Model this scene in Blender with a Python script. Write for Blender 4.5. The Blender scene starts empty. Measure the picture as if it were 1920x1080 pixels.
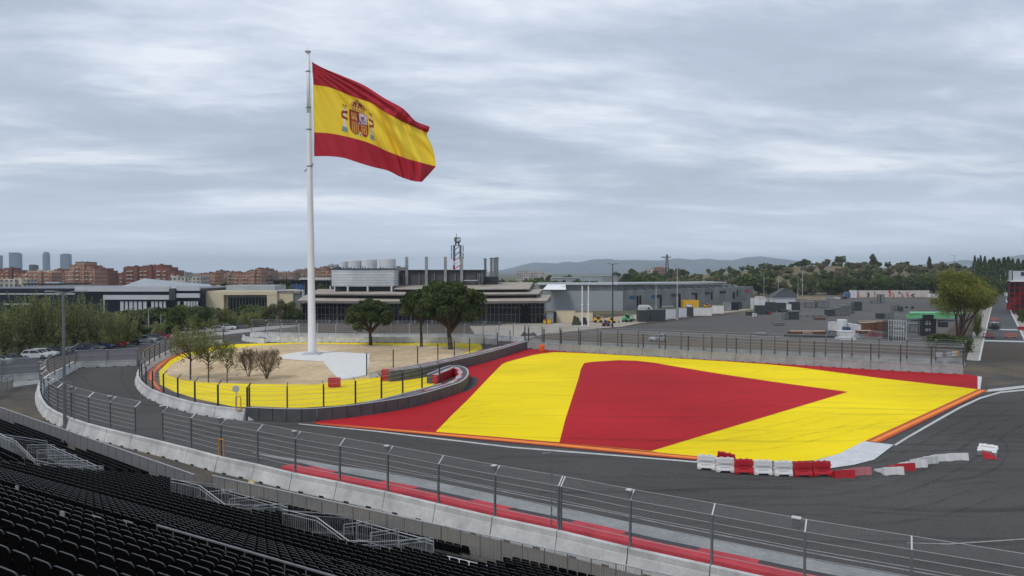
import bpy, math, random
import numpy as np
from mathutils import Vector, Matrix
R = math.radians
S = bpy.context.scene
COL = S.collection

# ------------------------------------------------------------------ camera, sky, sun
FPX, CH, PITCH = 1300.0, 15.0, math.atan(30 / 1300.0)
cd = bpy.data.cameras.new('camera')
cam = bpy.data.objects.new('camera', cd)
COL.objects.link(cam)
cd.sensor_width = 36.0
cd.lens = 36.0 * FPX / 1920.0
cd.clip_start = 0.2
cd.clip_end = 60000
cam.location = (0, 0, CH)
cam.rotation_euler = (math.pi / 2 - PITCH, 0, 0)
S.camera = cam
S.view_settings.view_transform = 'Standard'
S.view_settings.look = 'None'
S.view_settings.exposure = 0.38
S.view_settings.gamma = 1.0
S.cycles.use_denoising = True
S.cycles.max_bounces = 6
S.cycles.transparent_max_bounces = 40
S.cycles.volume_bounces = 0
S.render.resolution_x = 1024
S.render.resolution_y = 576

SUN_EL, SUN_AZ = 52.0, -140.0     # azimuth clockwise from +Y (behind and to the left of the camera)
sd = bpy.data.lights.new('sun', 'SUN')
sd.energy = 1.25
sd.angle = R(16)
sd.color = (1.0, 0.97, 0.93)
sun = bpy.data.objects.new('sun', sd)
COL.objects.link(sun)
_d = Vector((math.sin(R(SUN_AZ)) * math.cos(R(SUN_EL)), math.cos(R(SUN_AZ)) * math.cos(R(SUN_EL)), math.sin(R(SUN_EL))))
sun.rotation_euler = _d.to_track_quat('Z', 'Y').to_euler()

W = bpy.data.worlds.new('World')
S.world = W
W.use_nodes = True
nt = W.node_tree
nt.nodes.clear()
def wn(t, **k):
    n = nt.nodes.new(t)
    for a, b in k.items():
        setattr(n, a, b)
    return n
def wl(a, b):
    nt.links.new(a, b)
def wmath(op, a, b=None, c=None, clamp=False):
    n = wn('ShaderNodeMath', operation=op, use_clamp=clamp)
    for i, v in enumerate((a, b, c)):
        if v is None:
            continue
        if isinstance(v, (int, float)):
            n.inputs[i].default_value = v
        else:
            wl(v, n.inputs[i])
    return n.outputs[0]
out = wn('ShaderNodeOutputWorld')
bg = wn('ShaderNodeBackground')
bg.inputs[1].default_value = 0.1
wl(bg.outputs[0], out.inputs[0])
sky = wn('ShaderNodeTexSky', sky_type='NISHITA')
sky.sun_disc = False
sky.sun_elevation = R(SUN_EL)
sky.sun_rotation = R(SUN_AZ)
sky.air_density = 1.5
sky.dust_density = 2.0
tc = wn('ShaderNodeTexCoord')
sep = wn('ShaderNodeSeparateXYZ')
wl(tc.outputs['Generated'], sep.inputs[0])
z = wmath('MAXIMUM', sep.outputs[2], 0.0)
den = wmath('ADD', z, 0.10)
px = wmath('DIVIDE', sep.outputs[0], den)
py = wmath('DIVIDE', sep.outputs[1], den)
def cloud(sx, sy, scale, detail, off, rough=0.55, dist=0.0):
    cmb = wn('ShaderNodeCombineXYZ')
    # bands lie across the view, tilted a little
    a = wmath('MULTIPLY_ADD', py, 0.16, px)
    b = wmath('MULTIPLY_ADD', px, -0.16, py)
    wl(wmath('MULTIPLY', a, sx), cmb.inputs[0])
    wl(wmath('MULTIPLY_ADD', b, sy, off), cmb.inputs[1])
    cmb.inputs[2].default_value = off
    n = wn('ShaderNodeTexNoise')
    n.inputs['Scale'].default_value = scale
    n.inputs['Detail'].default_value = detail
    n.inputs['Roughness'].default_value = rough
    n.inputs['Distortion'].default_value = dist
    wl(cmb.outputs[0], n.inputs['Vector'])
    return n.outputs['Fac']
c1 = cloud(0.42, 0.62, 1.0, 4, 3.1, 0.5, 0.5)
c2 = cloud(0.8, 1.6, 1.2, 6, 9.7, 0.56, 0.5)
c3 = cloud(2.2, 4.2, 1.7, 8, 21.0, 0.68, 0.6)
mixv = wmath('ADD', wmath('ADD', wmath('MULTIPLY', c1, 0.52), wmath('MULTIPLY', c2, 0.34)), wmath('MULTIPLY', c3, 0.14))
ramp = wn('ShaderNodeValToRGB')
cr = ramp.color_ramp
cr.elements[0].position = 0.40
cr.elements[0].color = (0.325, 0.38, 0.465, 1)
cr.elements[1].position = 0.62
cr.elements[1].color = (0.68, 0.72, 0.79, 1)
e = cr.elements.new(0.50)
e.color = (0.395, 0.458, 0.56, 1)
e = cr.elements.new(0.57)
e.color = (0.545, 0.595, 0.69, 1)
wl(mixv, ramp.inputs[0])
# clearer pale blue band just over the skyline
hz = wmath('SUBTRACT', 1.0, wmath('DIVIDE', z, 0.13), clamp=True)
hzm = wmath('MULTIPLY', wmath('POWER', hz, 1.3), 0.85)
mh = wn('ShaderNodeMix', data_type='RGBA')
wl(hzm, mh.inputs[0])
wl(ramp.outputs[0], mh.inputs[6])
mh.inputs[7].default_value = (0.72, 0.83, 1.05, 1)
sc10 = wn('ShaderNodeVectorMath', operation='SCALE')
wl(mh.outputs[2], sc10.inputs[0])
sc10.inputs['Scale'].default_value = 10.0
mx = wn('ShaderNodeMix', data_type='RGBA')
mx.inputs[0].default_value = 0.93
wl(sky.outputs[0], mx.inputs[6])
wl(sc10.outputs[0], mx.inputs[7])
wl(mx.outputs[2], bg.inputs[0])

# ------------------------------------------------------------------ helpers
_c, _s = math.cos(PITCH), math.sin(PITCH)
def ray(x, y):
    a, u = (x - 960) / FPX, -(y - 540) / FPX
    return a, _c + u * _s, u * _c - _s
def G(x, y, z=0.0):
    a, f, u = ray(x, y)
    t = (z - CH) / u
    return (a * t, f * t, z)
def V(x, y, Y):
    a, f, u = ray(x, y)
    t = Y / f
    return (a * t, Y, CH + u * t)
def HZ(y, Y):
    return V(960, y, Y)[2]
def XX(x, Y):
    return (x - 960) / FPX * Y
def PP(*pts):
    return [G(*p) for p in pts]

def tag(o, label=None, cat=None, group=None, kind=None):
    if label: o['label'] = label
    if cat: o['category'] = cat
    if group: o['group'] = group
    if kind: o['kind'] = kind
    return o
def empty(name, loc, label, cat, group=None, rz=0.0):
    o = bpy.data.objects.new(name, None)
    COL.objects.link(o)
    o.location = loc
    o.rotation_euler = (0, 0, rz)
    o.empty_display_size = 0.3
    return tag(o, label, cat, group)

class MB:
    def __init__(s):
        s.v, s.f, s.m = [], [], []
    def add(s, vs, fs, mi=0):
        b = len(s.v)
        s.v += [tuple(p) for p in vs]
        s.f += [tuple(b + i for i in f) for f in fs]
        s.m += [mi] * len(fs)
        return s
    def box(s, c, d, rz=0.0, mi=0, taper=1.0):
        cx, cy, cz = c
        hx, hy, hz_ = d[0] / 2, d[1] / 2, d[2] / 2
        co, si = math.cos(rz), math.sin(rz)
        vs = []
        for k, zz in ((1, -hz_), (taper, hz_)):
            for sx, sy in ((-1, -1), (1, -1), (1, 1), (-1, 1)):
                x, y = sx * hx * k, sy * hy * k
                vs.append((cx + x * co - y * si, cy + x * si + y * co, cz + zz))
        return s.add(vs, [(3, 2, 1, 0), (4, 5, 6, 7), (0, 1, 5, 4), (1, 2, 6, 5), (2, 3, 7, 6), (3, 0, 4, 7)], mi)
    def prism(s, poly, z0, z1, mi=0, mtop=None):
        n = len(poly)
        if sum(poly[i][0] * poly[(i + 1) % n][1] - poly[(i + 1) % n][0] * poly[i][1] for i in range(n)) < 0:
            poly = poly[::-1]
        vs = [(p[0], p[1], z0) for p in poly] + [(p[0], p[1], z1) for p in poly]
        s.add(vs, [tuple(range(n - 1, -1, -1))] + [(i, (i + 1) % n, n + (i + 1) % n, n + i) for i in range(n)], mi)
        b = len(s.v) - 2 * n
        s.f.append(tuple(b + n + i for i in range(n)))
        s.m.append(mi if mtop is None else mtop)
        return s
    def flat(s, poly, z, mi=0):
        n = len(poly)
        if sum(poly[i][0] * poly[(i + 1) % n][1] - poly[(i + 1) % n][0] * poly[i][1] for i in range(n)) < 0:
            poly = poly[::-1]
        return s.add([(p[0], p[1], z) for p in poly], [tuple(range(n))], mi)
    def tube(s, p0, p1, r0, r1=None, n=6, mi=0, caps=True):
        r1 = r0 if r1 is None else r1
        p0, p1 = Vector(p0), Vector(p1)
        d = (p1 - p0)
        if d.length < 1e-6:
            return s
        d.normalize()
        a = d.orthogonal().normalized()
        b = d.cross(a)
        vs = []
        for p, r in ((p0, r0), (p1, r1)):
            for i in range(n):
                t = 2 * math.pi * i / n
                vs.append(p + a * (r * math.cos(t)) + b * (r * math.sin(t)))
        fs = [(i, (i + 1) % n, n + (i + 1) % n, n + i) for i in range(n)]
        if caps:
            fs += [tuple(range(n - 1, -1, -1)), tuple(range(n, 2 * n))]
        return s.add(vs, fs, mi)
    def path(s, pts, rr, n=5, mi=0):
        for i in range(len(pts) - 1):
            a = rr if isinstance(rr, (int, float)) else rr[i]
            b = rr if isinstance(rr, (int, float)) else rr[i + 1]
            s.tube(pts[i], pts[i + 1], a, b, n, mi)
        return s
    def sweep(s, pts, prof, mi=0, closed=False, caps=True):
        """profile (offset to the left of travel, z) swept along a ground path"""
        n, m = len(pts), len(prof)
        vs = []
        for i, p in enumerate(pts):
            a = pts[max(i - 1, 0)]
            b = pts[min(i + 1, n - 1)]
            dx, dy = b[0] - a[0], b[1] - a[1]
            l = math.hypot(dx, dy) or 1
            nx, ny = -dy / l, dx / l
            for o, zz in prof:
                vs.append((p[0] + nx * o, p[1] + ny * o, zz + (p[2] if len(p) > 2 else 0)))
        fs = []
        for i in range(n - 1):
            for j in range(m - 1 if not closed else m):
                k = (j + 1) % m
                fs.append((i * m + j, i * m + k, (i + 1) * m + k, (i + 1) * m + j))
        if closed and caps:
            fs.append(tuple(range(m)))
            fs.append(tuple((n - 1) * m + j for j in range(m - 1, -1, -1)))
        return s.add(vs, fs, mi)
    def lathe(s, c, prof, n=16, mi=0):
        vs = []
        for r, zz in prof:
            for i in range(n):
                t = 2 * math.pi * i / n
                vs.append((c[0] + r * math.cos(t), c[1] + r * math.sin(t), c[2] + zz))
        fs = [(j * n + i, j * n + (i + 1) % n, (j + 1) * n + (i + 1) % n, (j + 1) * n + i) for j in range(len(prof) - 1) for i in range(n)]
        fs.append(tuple(range(n - 1, -1, -1)))
        fs.append(tuple((len(prof) - 1) * n + i for i in range(n)))
        return s.add(vs, fs, mi)
    def mesh(s, name, mats, smooth=False):
        me = bpy.data.meshes.new(name)
        me.from_pydata([tuple(p) for p in s.v], [], s.f)
        for m in (mats if isinstance(mats, (list, tuple)) else [mats]):
            me.materials.append(m)
        if any(s.m):
            me.polygons.foreach_set('material_index', s.m)
        if smooth:
            me.polygons.foreach_set('use_smooth', [True] * len(me.polygons))
        me.update()
        return me
    def build(s, name, mats, parent=None, smooth=False):
        return put(s.mesh(name, mats, smooth), name, parent)

def put(me, name, parent=None, loc=None, rz=0.0, sc=None):
    o = bpy.data.objects.new(name, me)
    COL.objects.link(o)
    if parent is not None:
        o.parent = parent
        if loc is None:                       # geometry was built in world space: undo the parent's frame
            ml = Matrix.LocRotScale(parent.location, parent.rotation_euler, parent.scale)
            if parent.parent is not None:
                q = parent.parent
                ml = Matrix.LocRotScale(q.location, q.rotation_euler, q.scale) @ ml
            o.matrix_parent_inverse = ml.inverted()
    if loc is not None:
        o.location = loc
        o.rotation_euler = (0, 0, rz)
    if sc is not None:
        o.scale = (sc, sc, sc) if isinstance(sc, (int, float)) else sc
    return o
def copy_thing(root, loc, rz=0.0, sc=1.0, label=None, group=None):
    r = root.copy()
    COL.objects.link(r)
    r.location = loc
    r.rotation_euler = (0, 0, rz)
    r.scale = (sc, sc, sc) if isinstance(sc, (int, float)) else sc
    if label: r['label'] = label
    if group: r['group'] = group
    for ch in root.children:
        c = ch.copy()
        COL.objects.link(c)
        c.parent = r
        for g in ch.children:
            d = g.copy()
            COL.objects.link(d)
            d.parent = c
    return r
def struct(name, mb, mat, label=None):
    o = mb.build(name, mat)
    o['kind'] = 'structure'
    if label: o['label'] = label
    return o

def smooth_path(pts, step):
    """Catmull-Rom through pts, resampled at equal steps"""
    P = [Vector((p[0], p[1])) for p in pts]
    P = [P[0] * 2 - P[1]] + P + [P[-1] * 2 - P[-2]]
    fine = []
    for i in range(1, len(P) - 2):
        for k in range(24):
            t = k / 24
            a, b, c, d = P[i - 1], P[i], P[i + 1], P[i + 2]
            fine.append(0.5 * ((2 * b) + (c - a) * t + (2 * a - 5 * b + 4 * c - d) * t * t + (3 * b - a - 3 * c + d) * t ** 3))
    fine.append(P[-2])
    L = [0]
    for i in range(1, len(fine)):
        L.append(L[-1] + (fine[i] - fine[i - 1]).length)
    n = max(1, int(round(L[-1] / step)))
    res, j = [], 0
    for k in range(n + 1):
        t = L[-1] * k / n
        while j < len(L) - 2 and L[j + 1] < t:
            j += 1
        f = (t - L[j]) / max(1e-9, L[j + 1] - L[j])
        q = fine[j].lerp(fine[j + 1], min(1, f))
        res.append((q.x, q.y))
    return res
def offset_path(pts, d):
    r = []
    n = len(pts)
    for i, p in enumerate(pts):
        a, b = pts[max(i - 1, 0)], pts[min(i + 1, n - 1)]
        dx, dy = b[0] - a[0], b[1] - a[1]
        l = math.hypot(dx, dy) or 1
        r.append((p[0] - dy / l * d, p[1] + dx / l * d))
    return r

# ------------------------------------------------------------------ materials
def mat(name, col, rough=0.8, var=0.12, scale=1.0, bump=0.0, metal=0.0, col2=None, spec=0.3, fine=None, detail=6):
    m = bpy.data.materials.new(name)
    m.use_nodes = True
    t = m.node_tree
    b = t.nodes['Principled BSDF']
    b.inputs['Roughness'].default_value = rough
    b.inputs['Metallic'].default_value = metal
    b.inputs['Specular IOR Level'].default_value = spec
    tcx = t.nodes.new('ShaderNodeTexCoord')
    n = t.nodes.new('ShaderNodeTexNoise')
    n.inputs['Scale'].default_value = scale
    n.inputs['Detail'].default_value = detail
    n.inputs['Roughness'].default_value = 0.62
    t.links.new(tcx.outputs['Object'], n.inputs['Vector'])
    r = t.nodes.new('ShaderNodeValToRGB')
    a = [max(0, c * (1 - var)) for c in col]
    z_ = [min(1, c * (1 + var)) for c in (col2 or col)]
    r.color_ramp.elements[0].position = 0.3
    r.color_ramp.elements[0].color = (*a, 1)
    r.color_ramp.elements[1].position = 0.7
    r.color_ramp.elements[1].color = (*z_, 1)
    t.links.new(n.outputs['Fac'], r.inputs[0])
    outc = r.outputs[0]
    if fine:
        n2 = t.nodes.new('ShaderNodeTexNoise')
        n2.inputs['Scale'].default_value = fine[0]
        n2.inputs['Detail'].default_value = 4
        t.links.new(tcx.outputs['Object'], n2.inputs['Vector'])
        mr = t.nodes.new('ShaderNodeMapRange')
        mr.inputs[1].default_value = 0.3
        mr.inputs[2].default_value = 0.7
        mr.inputs[3].default_value = 1 - fine[1]
        mr.inputs[4].default_value = 1 + fine[1]
        t.links.new(n2.outputs['Fac'], mr.inputs[0])
        vm = t.nodes.new('ShaderNodeVectorMath')
        vm.operation = 'SCALE'
        t.links.new(outc, vm.inputs[0])
        t.links.new(mr.outputs[0], vm.inputs['Scale'])
        outc = vm.outputs[0]
    t.links.new(outc, b.inputs['Base Color'])
    if bump:
        bp = t.nodes.new('ShaderNodeBump')
        bp.inputs['Strength'].default_value = bump
        bp.inputs['Distance'].default_value = 0.05
        t.links.new(n.outputs['Fac'], bp.inputs['Height'])
        t.links.new(bp.outputs[0], b.inputs['Normal'])
    return m

ARC = (8.0, 150.0)
def track_mat(name, base, mark, amount, scale=1.0, rough=0.85, spots=0.1, dusty=None):
    """paint or asphalt with long tyre marks, patches and speckle"""
    m = bpy.data.materials.new(name)
    m.use_nodes = True
    t = m.node_tree
    b = t.nodes['Principled BSDF']
    b.inputs['Roughness'].default_value = rough
    b.inputs['Specular IOR Level'].default_value = 0.03
    N, L = t.nodes.new, t.links.new
    tcx = N('ShaderNodeTexCoord')
    n0 = N('ShaderNodeTexNoise'); n0.inputs['Scale'].default_value = 0.05 * scale; n0.inputs['Detail'].default_value = 5
    L(tcx.outputs['Object'], n0.inputs['Vector'])
    mp = N('ShaderNodeMapping'); mp.inputs['Rotation'].default_value = (0, 0, R(24)); mp.inputs['Scale'].default_value = (0.03 * scale, 0.9 * scale, 1)
    # bend the marks with a slow noise
    ad = N('ShaderNodeVectorMath'); ad.operation = 'MULTIPLY_ADD'
    n1 = N('ShaderNodeTexNoise'); n1.inputs['Scale'].default_value = 0.03; n1.inputs['Detail'].default_value = 2
    L(tcx.outputs['Object'], n1.inputs['Vector'])
    L(n1.outputs['Color'], ad.inputs[0]); ad.inputs[1].default_value = (14, 14, 0); L(tcx.outputs['Object'], ad.inputs[2])
    L(ad.outputs[0], mp.inputs[0])
    n2 = N('ShaderNodeTexNoise'); n2.inputs['Scale'].default_value = 1.0; n2.inputs['Detail'].default_value = 4; n2.inputs['Roughness'].default_value = 0.7
    L(mp.outputs[0], n2.inputs['Vector'])
    mr = N('ShaderNodeMapRange'); mr.inputs[1].default_value = 0.52; mr.inputs[2].default_value = 0.72; mr.inputs[3].default_value = 0; mr.inputs[4].default_value = amount
    L(n2.outputs['Fac'], mr.inputs[0])
    n3 = N('ShaderNodeTexNoise'); n3.inputs['Scale'].default_value = 6.0; n3.inputs['Detail'].default_value = 5; n3.inputs['Roughness'].default_value = 0.75
    L(tcx.outputs['Object'], n3.inputs['Vector'])
    m3 = N('ShaderNodeMapRange'); m3.inputs[1].default_value = 0.3; m3.inputs[2].default_value = 0.7; m3.inputs[3].default_value = 1 - spots * 1.4; m3.inputs[4].default_value = 1 + spots * 1.4
    L(n3.outputs['Fac'], m3.inputs[0])
    m0 = N('ShaderNodeMapRange'); m0.inputs[1].default_value = 0.3; m0.inputs[2].default_value = 0.7; m0.inputs[3].default_value = 0.84; m0.inputs[4].default_value = 1.14
    L(n0.outputs['Fac'], m0.inputs[0])
    mm = N('ShaderNodeMath'); mm.operation = 'MULTIPLY'; L(m3.outputs[0], mm.inputs[0]); L(m0.outputs[0], mm.inputs[1])
    # tyre arcs: noise drawn round a turning centre, fine across, long along the arc
    so = N('ShaderNodeVectorMath'); so.operation = 'SUBTRACT'; L(ad.outputs[0], so.inputs[0]); so.inputs[1].default_value = (ARC[0], ARC[1], 0)
    sx = N('ShaderNodeSeparateXYZ'); L(so.outputs[0], sx.inputs[0])
    le = N('ShaderNodeVectorMath'); le.operation = 'LENGTH'; L(so.outputs[0], le.inputs[0])
    at = N('ShaderNodeMath'); at.operation = 'ARCTAN2'; L(sx.outputs[0], at.inputs[0]); L(sx.outputs[1], at.inputs[1])
    a2 = N('ShaderNodeMath'); a2.operation = 'MULTIPLY'; L(at.outputs[0], a2.inputs[0]); a2.inputs[1].default_value = 1.6
    r2 = N('ShaderNodeMath'); r2.operation = 'MULTIPLY'; L(le.outputs['Value'], r2.inputs[0]); r2.inputs[1].default_value = 2.6
    cb = N('ShaderNodeCombineXYZ'); L(a2.outputs[0], cb.inputs[0]); L(r2.outputs[0], cb.inputs[1])
    n5 = N('ShaderNodeTexNoise'); n5.inputs['Scale'].default_value = 1.0; n5.inputs['Detail'].default_value = 3; n5.inputs['Roughness'].default_value = 0.6; L(cb.outputs[0], n5.inputs['Vector'])
    m5 = N('ShaderNodeMapRange'); m5.inputs[1].default_value = 0.60; m5.inputs[2].default_value = 0.70; m5.inputs[3].default_value = 0; m5.inputs[4].default_value = amount * 1.1; L(n5.outputs['Fac'], m5.inputs[0])
    mxa = N('ShaderNodeMath'); mxa.operation = 'MAXIMUM'; L(mr.outputs[0], mxa.inputs[0]); L(m5.outputs[0], mxa.inputs[1])
    mix = N('ShaderNodeMix'); mix.data_type = 'RGBA'
    L(mxa.outputs[0], mix.inputs[0]); mix.inputs[6].default_value = (*base, 1); mix.inputs[7].default_value = (*mark, 1)
    cc = mix.outputs[2]
    if dusty:
        n4 = N('ShaderNodeTexNoise'); n4.inputs['Scale'].default_value = 0.09; n4.inputs['Detail'].default_value = 7; n4.inputs['Roughness'].default_value = 0.65
        L(tcx.outputs['Object'], n4.inputs['Vector'])
        m4 = N('ShaderNodeMapRange'); m4.inputs[1].default_value = 0.42; m4.inputs[2].default_value = 0.66; m4.inputs[3].default_value = 0; m4.inputs[4].default_value = 0.8
        L(n4.outputs['Fac'], m4.inputs[0])
        mx4 = N('ShaderNodeMix'); mx4.data_type = 'RGBA'; L(m4.outputs[0], mx4.inputs[0]); L(cc, mx4.inputs[6]); mx4.inputs[7].default_value = (*dusty, 1)
        cc = mx4.outputs[2]
    vm = N('ShaderNodeVectorMath'); vm.operation = 'SCALE'; L(cc, vm.inputs[0]); L(mm.outputs[0], vm.inputs['Scale'])
    L(vm.outputs[0], b.inputs['Base Color'])
    return m

def mesh_mat(name, col, pitch, wire, scrim=0.0):
    """woven wire: a real grid pattern in metres laid on the panel's UVs"""
    m = bpy.data.materials.new(name)
    m.use_nodes = True
    t = m.node_tree
    N, L = t.nodes.new, t.links.new
    b = t.nodes['Principled BSDF']
    b.inputs['Base Color'].default_value = (*col, 1)
    b.inputs['Roughness'].default_value = 0.6
    uv = N('ShaderNodeUVMap')
    sp = N('ShaderNodeSeparateXYZ')
    L(uv.outputs[0], sp.inputs[0])
    fs = []
    for i in (0, 1):
        d = N('ShaderNodeMath'); d.operation = 'DIVIDE'; L(sp.outputs[i], d.inputs[0]); d.inputs[1].default_value = pitch
        f = N('ShaderNodeMath'); f.operation = 'FRACT'; L(d.outputs[0], f.inputs[0])
        g = N('ShaderNodeMath'); g.operation = 'LESS_THAN'; L(f.outputs[0], g.inputs[0]); g.inputs[1].default_value = wire
        fs.append(g.outputs[0])
    mxx = N('ShaderNodeMath'); mxx.operation = 'MAXIMUM'; L(fs[0], mxx.inputs[0]); L(fs[1], mxx.inputs[1])
    m2 = N('ShaderNodeMath'); m2.operation = 'MAXIMUM'; L(mxx.outputs[0], m2.inputs[0]); m2.inputs[1].default_value = scrim
    L(m2.outputs[0], b.inputs['Alpha'])
    return m

def facade_mat(name, wall, glass, bw, bh, frac_w=0.45, frac_h=0.5, trim=None):
    """wall with rows of small windows, laid out in metres (local x/y and z)"""
    m = bpy.data.materials.new(name)
    m.use_nodes = True
    t = m.node_tree
    N, L = t.nodes.new, t.links.new
    b = t.nodes['Principled BSDF']
    b.inputs['Roughness'].default_value = 0.8
    tcx = N('ShaderNodeTexCoord')
    sp = N('ShaderNodeSeparateXYZ'); L(tcx.outputs['Object'], sp.inputs[0])
    ad = N('ShaderNodeMath'); ad.operation = 'ADD'; L(sp.outputs[0], ad.inputs[0]); L(sp.outputs[1], ad.inputs[1])
    def cell(src, size, frac):
        d = N('ShaderNodeMath'); d.operation = 'DIVIDE'; L(src, d.inputs[0]); d.inputs[1].default_value = size
        f = N('ShaderNodeMath'); f.operation = 'FRACT'; L(d.outputs[0], f.inputs[0])
        g = N('ShaderNodeMath'); g.operation = 'LESS_THAN'; L(f.outputs[0], g.inputs[0]); g.inputs[1].default_value = frac
        return g.outputs[0]
    a, c = cell(ad.outputs[0], bw, frac_w), cell(sp.outputs[2], bh, frac_h)
    mu = N('ShaderNodeMath'); mu.operation = 'MULTIPLY'; L(a, mu.inputs[0]); L(c, mu.inputs[1])
    n = N('ShaderNodeTexNoise'); n.inputs['Scale'].default_value = 0.15; n.inputs['Detail'].default_value = 5; L(tcx.outputs['Object'], n.inputs['Vector'])
    rp = N('ShaderNodeValToRGB')
    rp.color_ramp.elements[0].position = 0.35; rp.color_ramp.elements[0].color = (*[x * 0.75 for x in wall], 1)
    rp.color_ramp.elements[1].position = 0.65; rp.color_ramp.elements[1].color = (*[min(1, x * 1.2) for x in wall], 1)
    L(n.outputs['Fac'], rp.inputs[0])
    mix = N('ShaderNodeMix'); mix.data_type = 'RGBA'
    L(mu.outputs[0], mix.inputs[0]); L(rp.outputs[0], mix.inputs[6]); mix.inputs[7].default_value = (*glass, 1)
    cc = mix.outputs[2]
    if trim:
        d = cell(sp.outputs[2], bh, 0.16)
        mt = N('ShaderNodeMix'); mt.data_type = 'RGBA'; L(d, mt.inputs[0]); L(cc, mt.inputs[6]); mt.inputs[7].default_value = (*trim, 1)
        cc = mt.outputs[2]
    L(cc, b.inputs['Base Color'])
    return m

M = {}
M['ground'] = mat('dry_ground', (0.13, 0.11, 0.07), 0.95, 0.3, 0.02, col2=(0.10, 0.10, 0.05), fine=(0.4, 0.25))
M['asphalt'] = track_mat('track_asphalt', (0.090, 0.087, 0.083), (0.050, 0.049, 0.048), 0.8, 1.0, 0.9, 0.16)
M['asphalt_old'] = track_mat('service_asphalt', (0.085, 0.083, 0.08), (0.06, 0.06, 0.06), 0.4, 0.6, 0.9, 0.22, dusty=(0.20, 0.155, 0.105))
M['asphalt_back'] = track_mat('back_asphalt', (0.085, 0.078, 0.07), (0.07, 0.07, 0.07), 0.4, 0.6, 0.9, 0.22, dusty=(0.13, 0.085, 0.058))
M['lot'] = track_mat('car_park_asphalt', (0.12, 0.118, 0.117), (0.065, 0.065, 0.065), 0.75, 0.25, 0.9, 0.12, dusty=(0.13, 0.115, 0.10))
M['road_far'] = track_mat('road_asphalt', (0.10, 0.10, 0.103), (0.06, 0.06, 0.065), 0.5, 0.5, 0.9, 0.12)
M['red'] = track_mat('red_paint', (0.45, 0.023, 0.030), (0.27, 0.020, 0.024), 0.75, 0.8, 0.7, 0.05)
M['yellow'] = track_mat('yellow_paint', (0.90, 0.68, 0.012), (0.50, 0.38, 0.025), 0.6, 0.8, 0.7, 0.04)
M['orange'] = mat('orange_paint', (0.85, 0.25, 0.03), 0.7, 0.1, 0.6)
M['orange_red'] = mat('dark_red_paint', (0.5, 0.07, 0.02), 0.7, 0.1, 0.6)
M['white'] = mat('white_line_paint', (0.5, 0.5, 0.48), 0.7, 0.25, 2.0)
M['white_worn'] = mat('worn_white_line', (0.26, 0.26, 0.25), 0.8, 0.35, 1.5)
M['white_patch'] = mat('white_kerb_paint', (0.58, 0.585, 0.59), 0.75, 0.12, 0.9, fine=(5, 0.08))
M['dirt'] = mat('sandy_dirt', (0.50, 0.36, 0.205), 0.95, 0.18, 0.10, bump=0.5, col2=(0.60, 0.46, 0.29), fine=(1.1, 0.15))
M['pale'] = mat('pale_paving', (0.68, 0.665, 0.63), 0.85, 0.06, 0.8, fine=(4, 0.05))
M['concrete'] = mat('barrier_concrete', (0.47, 0.47, 0.46), 0.85, 0.18, 0.6, bump=0.2, col2=(0.55, 0.545, 0.53), fine=(7, 0.08))
M['concrete_dk'] = mat('weathered_concrete', (0.27, 0.275, 0.27), 0.9, 0.2, 0.5, bump=0.2, fine=(4, 0.1))
M['concrete_lt'] = mat('pale_concrete', (0.52, 0.52, 0.51), 0.85, 0.1, 0.5, fine=(4, 0.06))
M['black'] = mat('black_gap', (0.012, 0.012, 0.012), 0.9, 0.1)
M['steel'] = mat('galvanised_steel', (0.19, 0.20, 0.21), 0.5, 0.15, 3.0, metal=0.3)
M['steel_lt'] = mat('bright_galvanised_steel', (0.55, 0.56, 0.57), 0.45, 0.15, 3.0, metal=0.35)
M['rail'] = mat('stand_rail_steel', (0.36, 0.365, 0.37), 0.5, 0.15, 3.0, metal=0.3)
M['steel_dk'] = mat('dark_steel', (0.06, 0.065, 0.07), 0.5, 0.15, 3.0, metal=0.2)
M['cable'] = mat('wire_rope', (0.42, 0.42, 0.42), 0.5, 0.1, 4.0, metal=0.2)
M['pole_white'] = mat('white_mast_paint', (0.78, 0.78, 0.78), 0.45, 0.05, 0.3)
M['seat'] = mat('black_seat_plastic', (0.005, 0.005, 0.0055), 0.45, 0.2, 3.0, spec=0.06)
M['seat_rim_lit'] = mat('seat_rim_sky_sheen', (0.030, 0.030, 0.031), 0.35, 0.2, 3.0, spec=0.5)  # sky light on the upper edges, painted as a paler rim colour
M['deck'] = mat('dark_stand_deck', (0.006, 0.006, 0.006), 0.85, 0.3, 2.0, spec=0.1)
M['deck_lt'] = mat('aluminium_deck', (0.45, 0.45, 0.45), 0.6, 0.15, 2.0)
M['tec_dk'] = mat('grey_barrier_plastic', (0.085, 0.087, 0.09), 0.55, 0.2, 0.8)
M['tec_red'] = mat('red_barrier_plastic', (0.42, 0.022, 0.03), 0.5, 0.15, 0.8)
M['tec_lt'] = mat('light_grey_strap', (0.46, 0.46, 0.47), 0.6, 0.12, 1.0)
M['tec_pink'] = mat('faded_red_plastic', (0.50, 0.17, 0.18), 0.6, 0.15, 0.8)
M['wb_white'] = mat('white_barrier_plastic', (0.66, 0.655, 0.64), 0.5, 0.07, 1.5, fine=(9, 0.06))
M['wb_red'] = mat('red_water_barrier_plastic', (0.45, 0.02, 0.03), 0.45, 0.12, 1.5)
M['navy'] = mat('navy_cladding', (0.010, 0.014, 0.028), 0.35, 0.2, 0.3)
M['white_clad'] = mat('white_cladding', (0.50, 0.51, 0.54), 0.5, 0.06, 0.2)
M['grey_clad'] = facade_mat('ribbed_grey_cladding', (0.20, 0.205, 0.21), (0.25, 0.255, 0.26), 1.2, 0.9, 1.0, 0.12)
M['grey_clad2'] = mat('light_grey_cladding', (0.30, 0.32, 0.335), 0.6, 0.06, 0.2)
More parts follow.
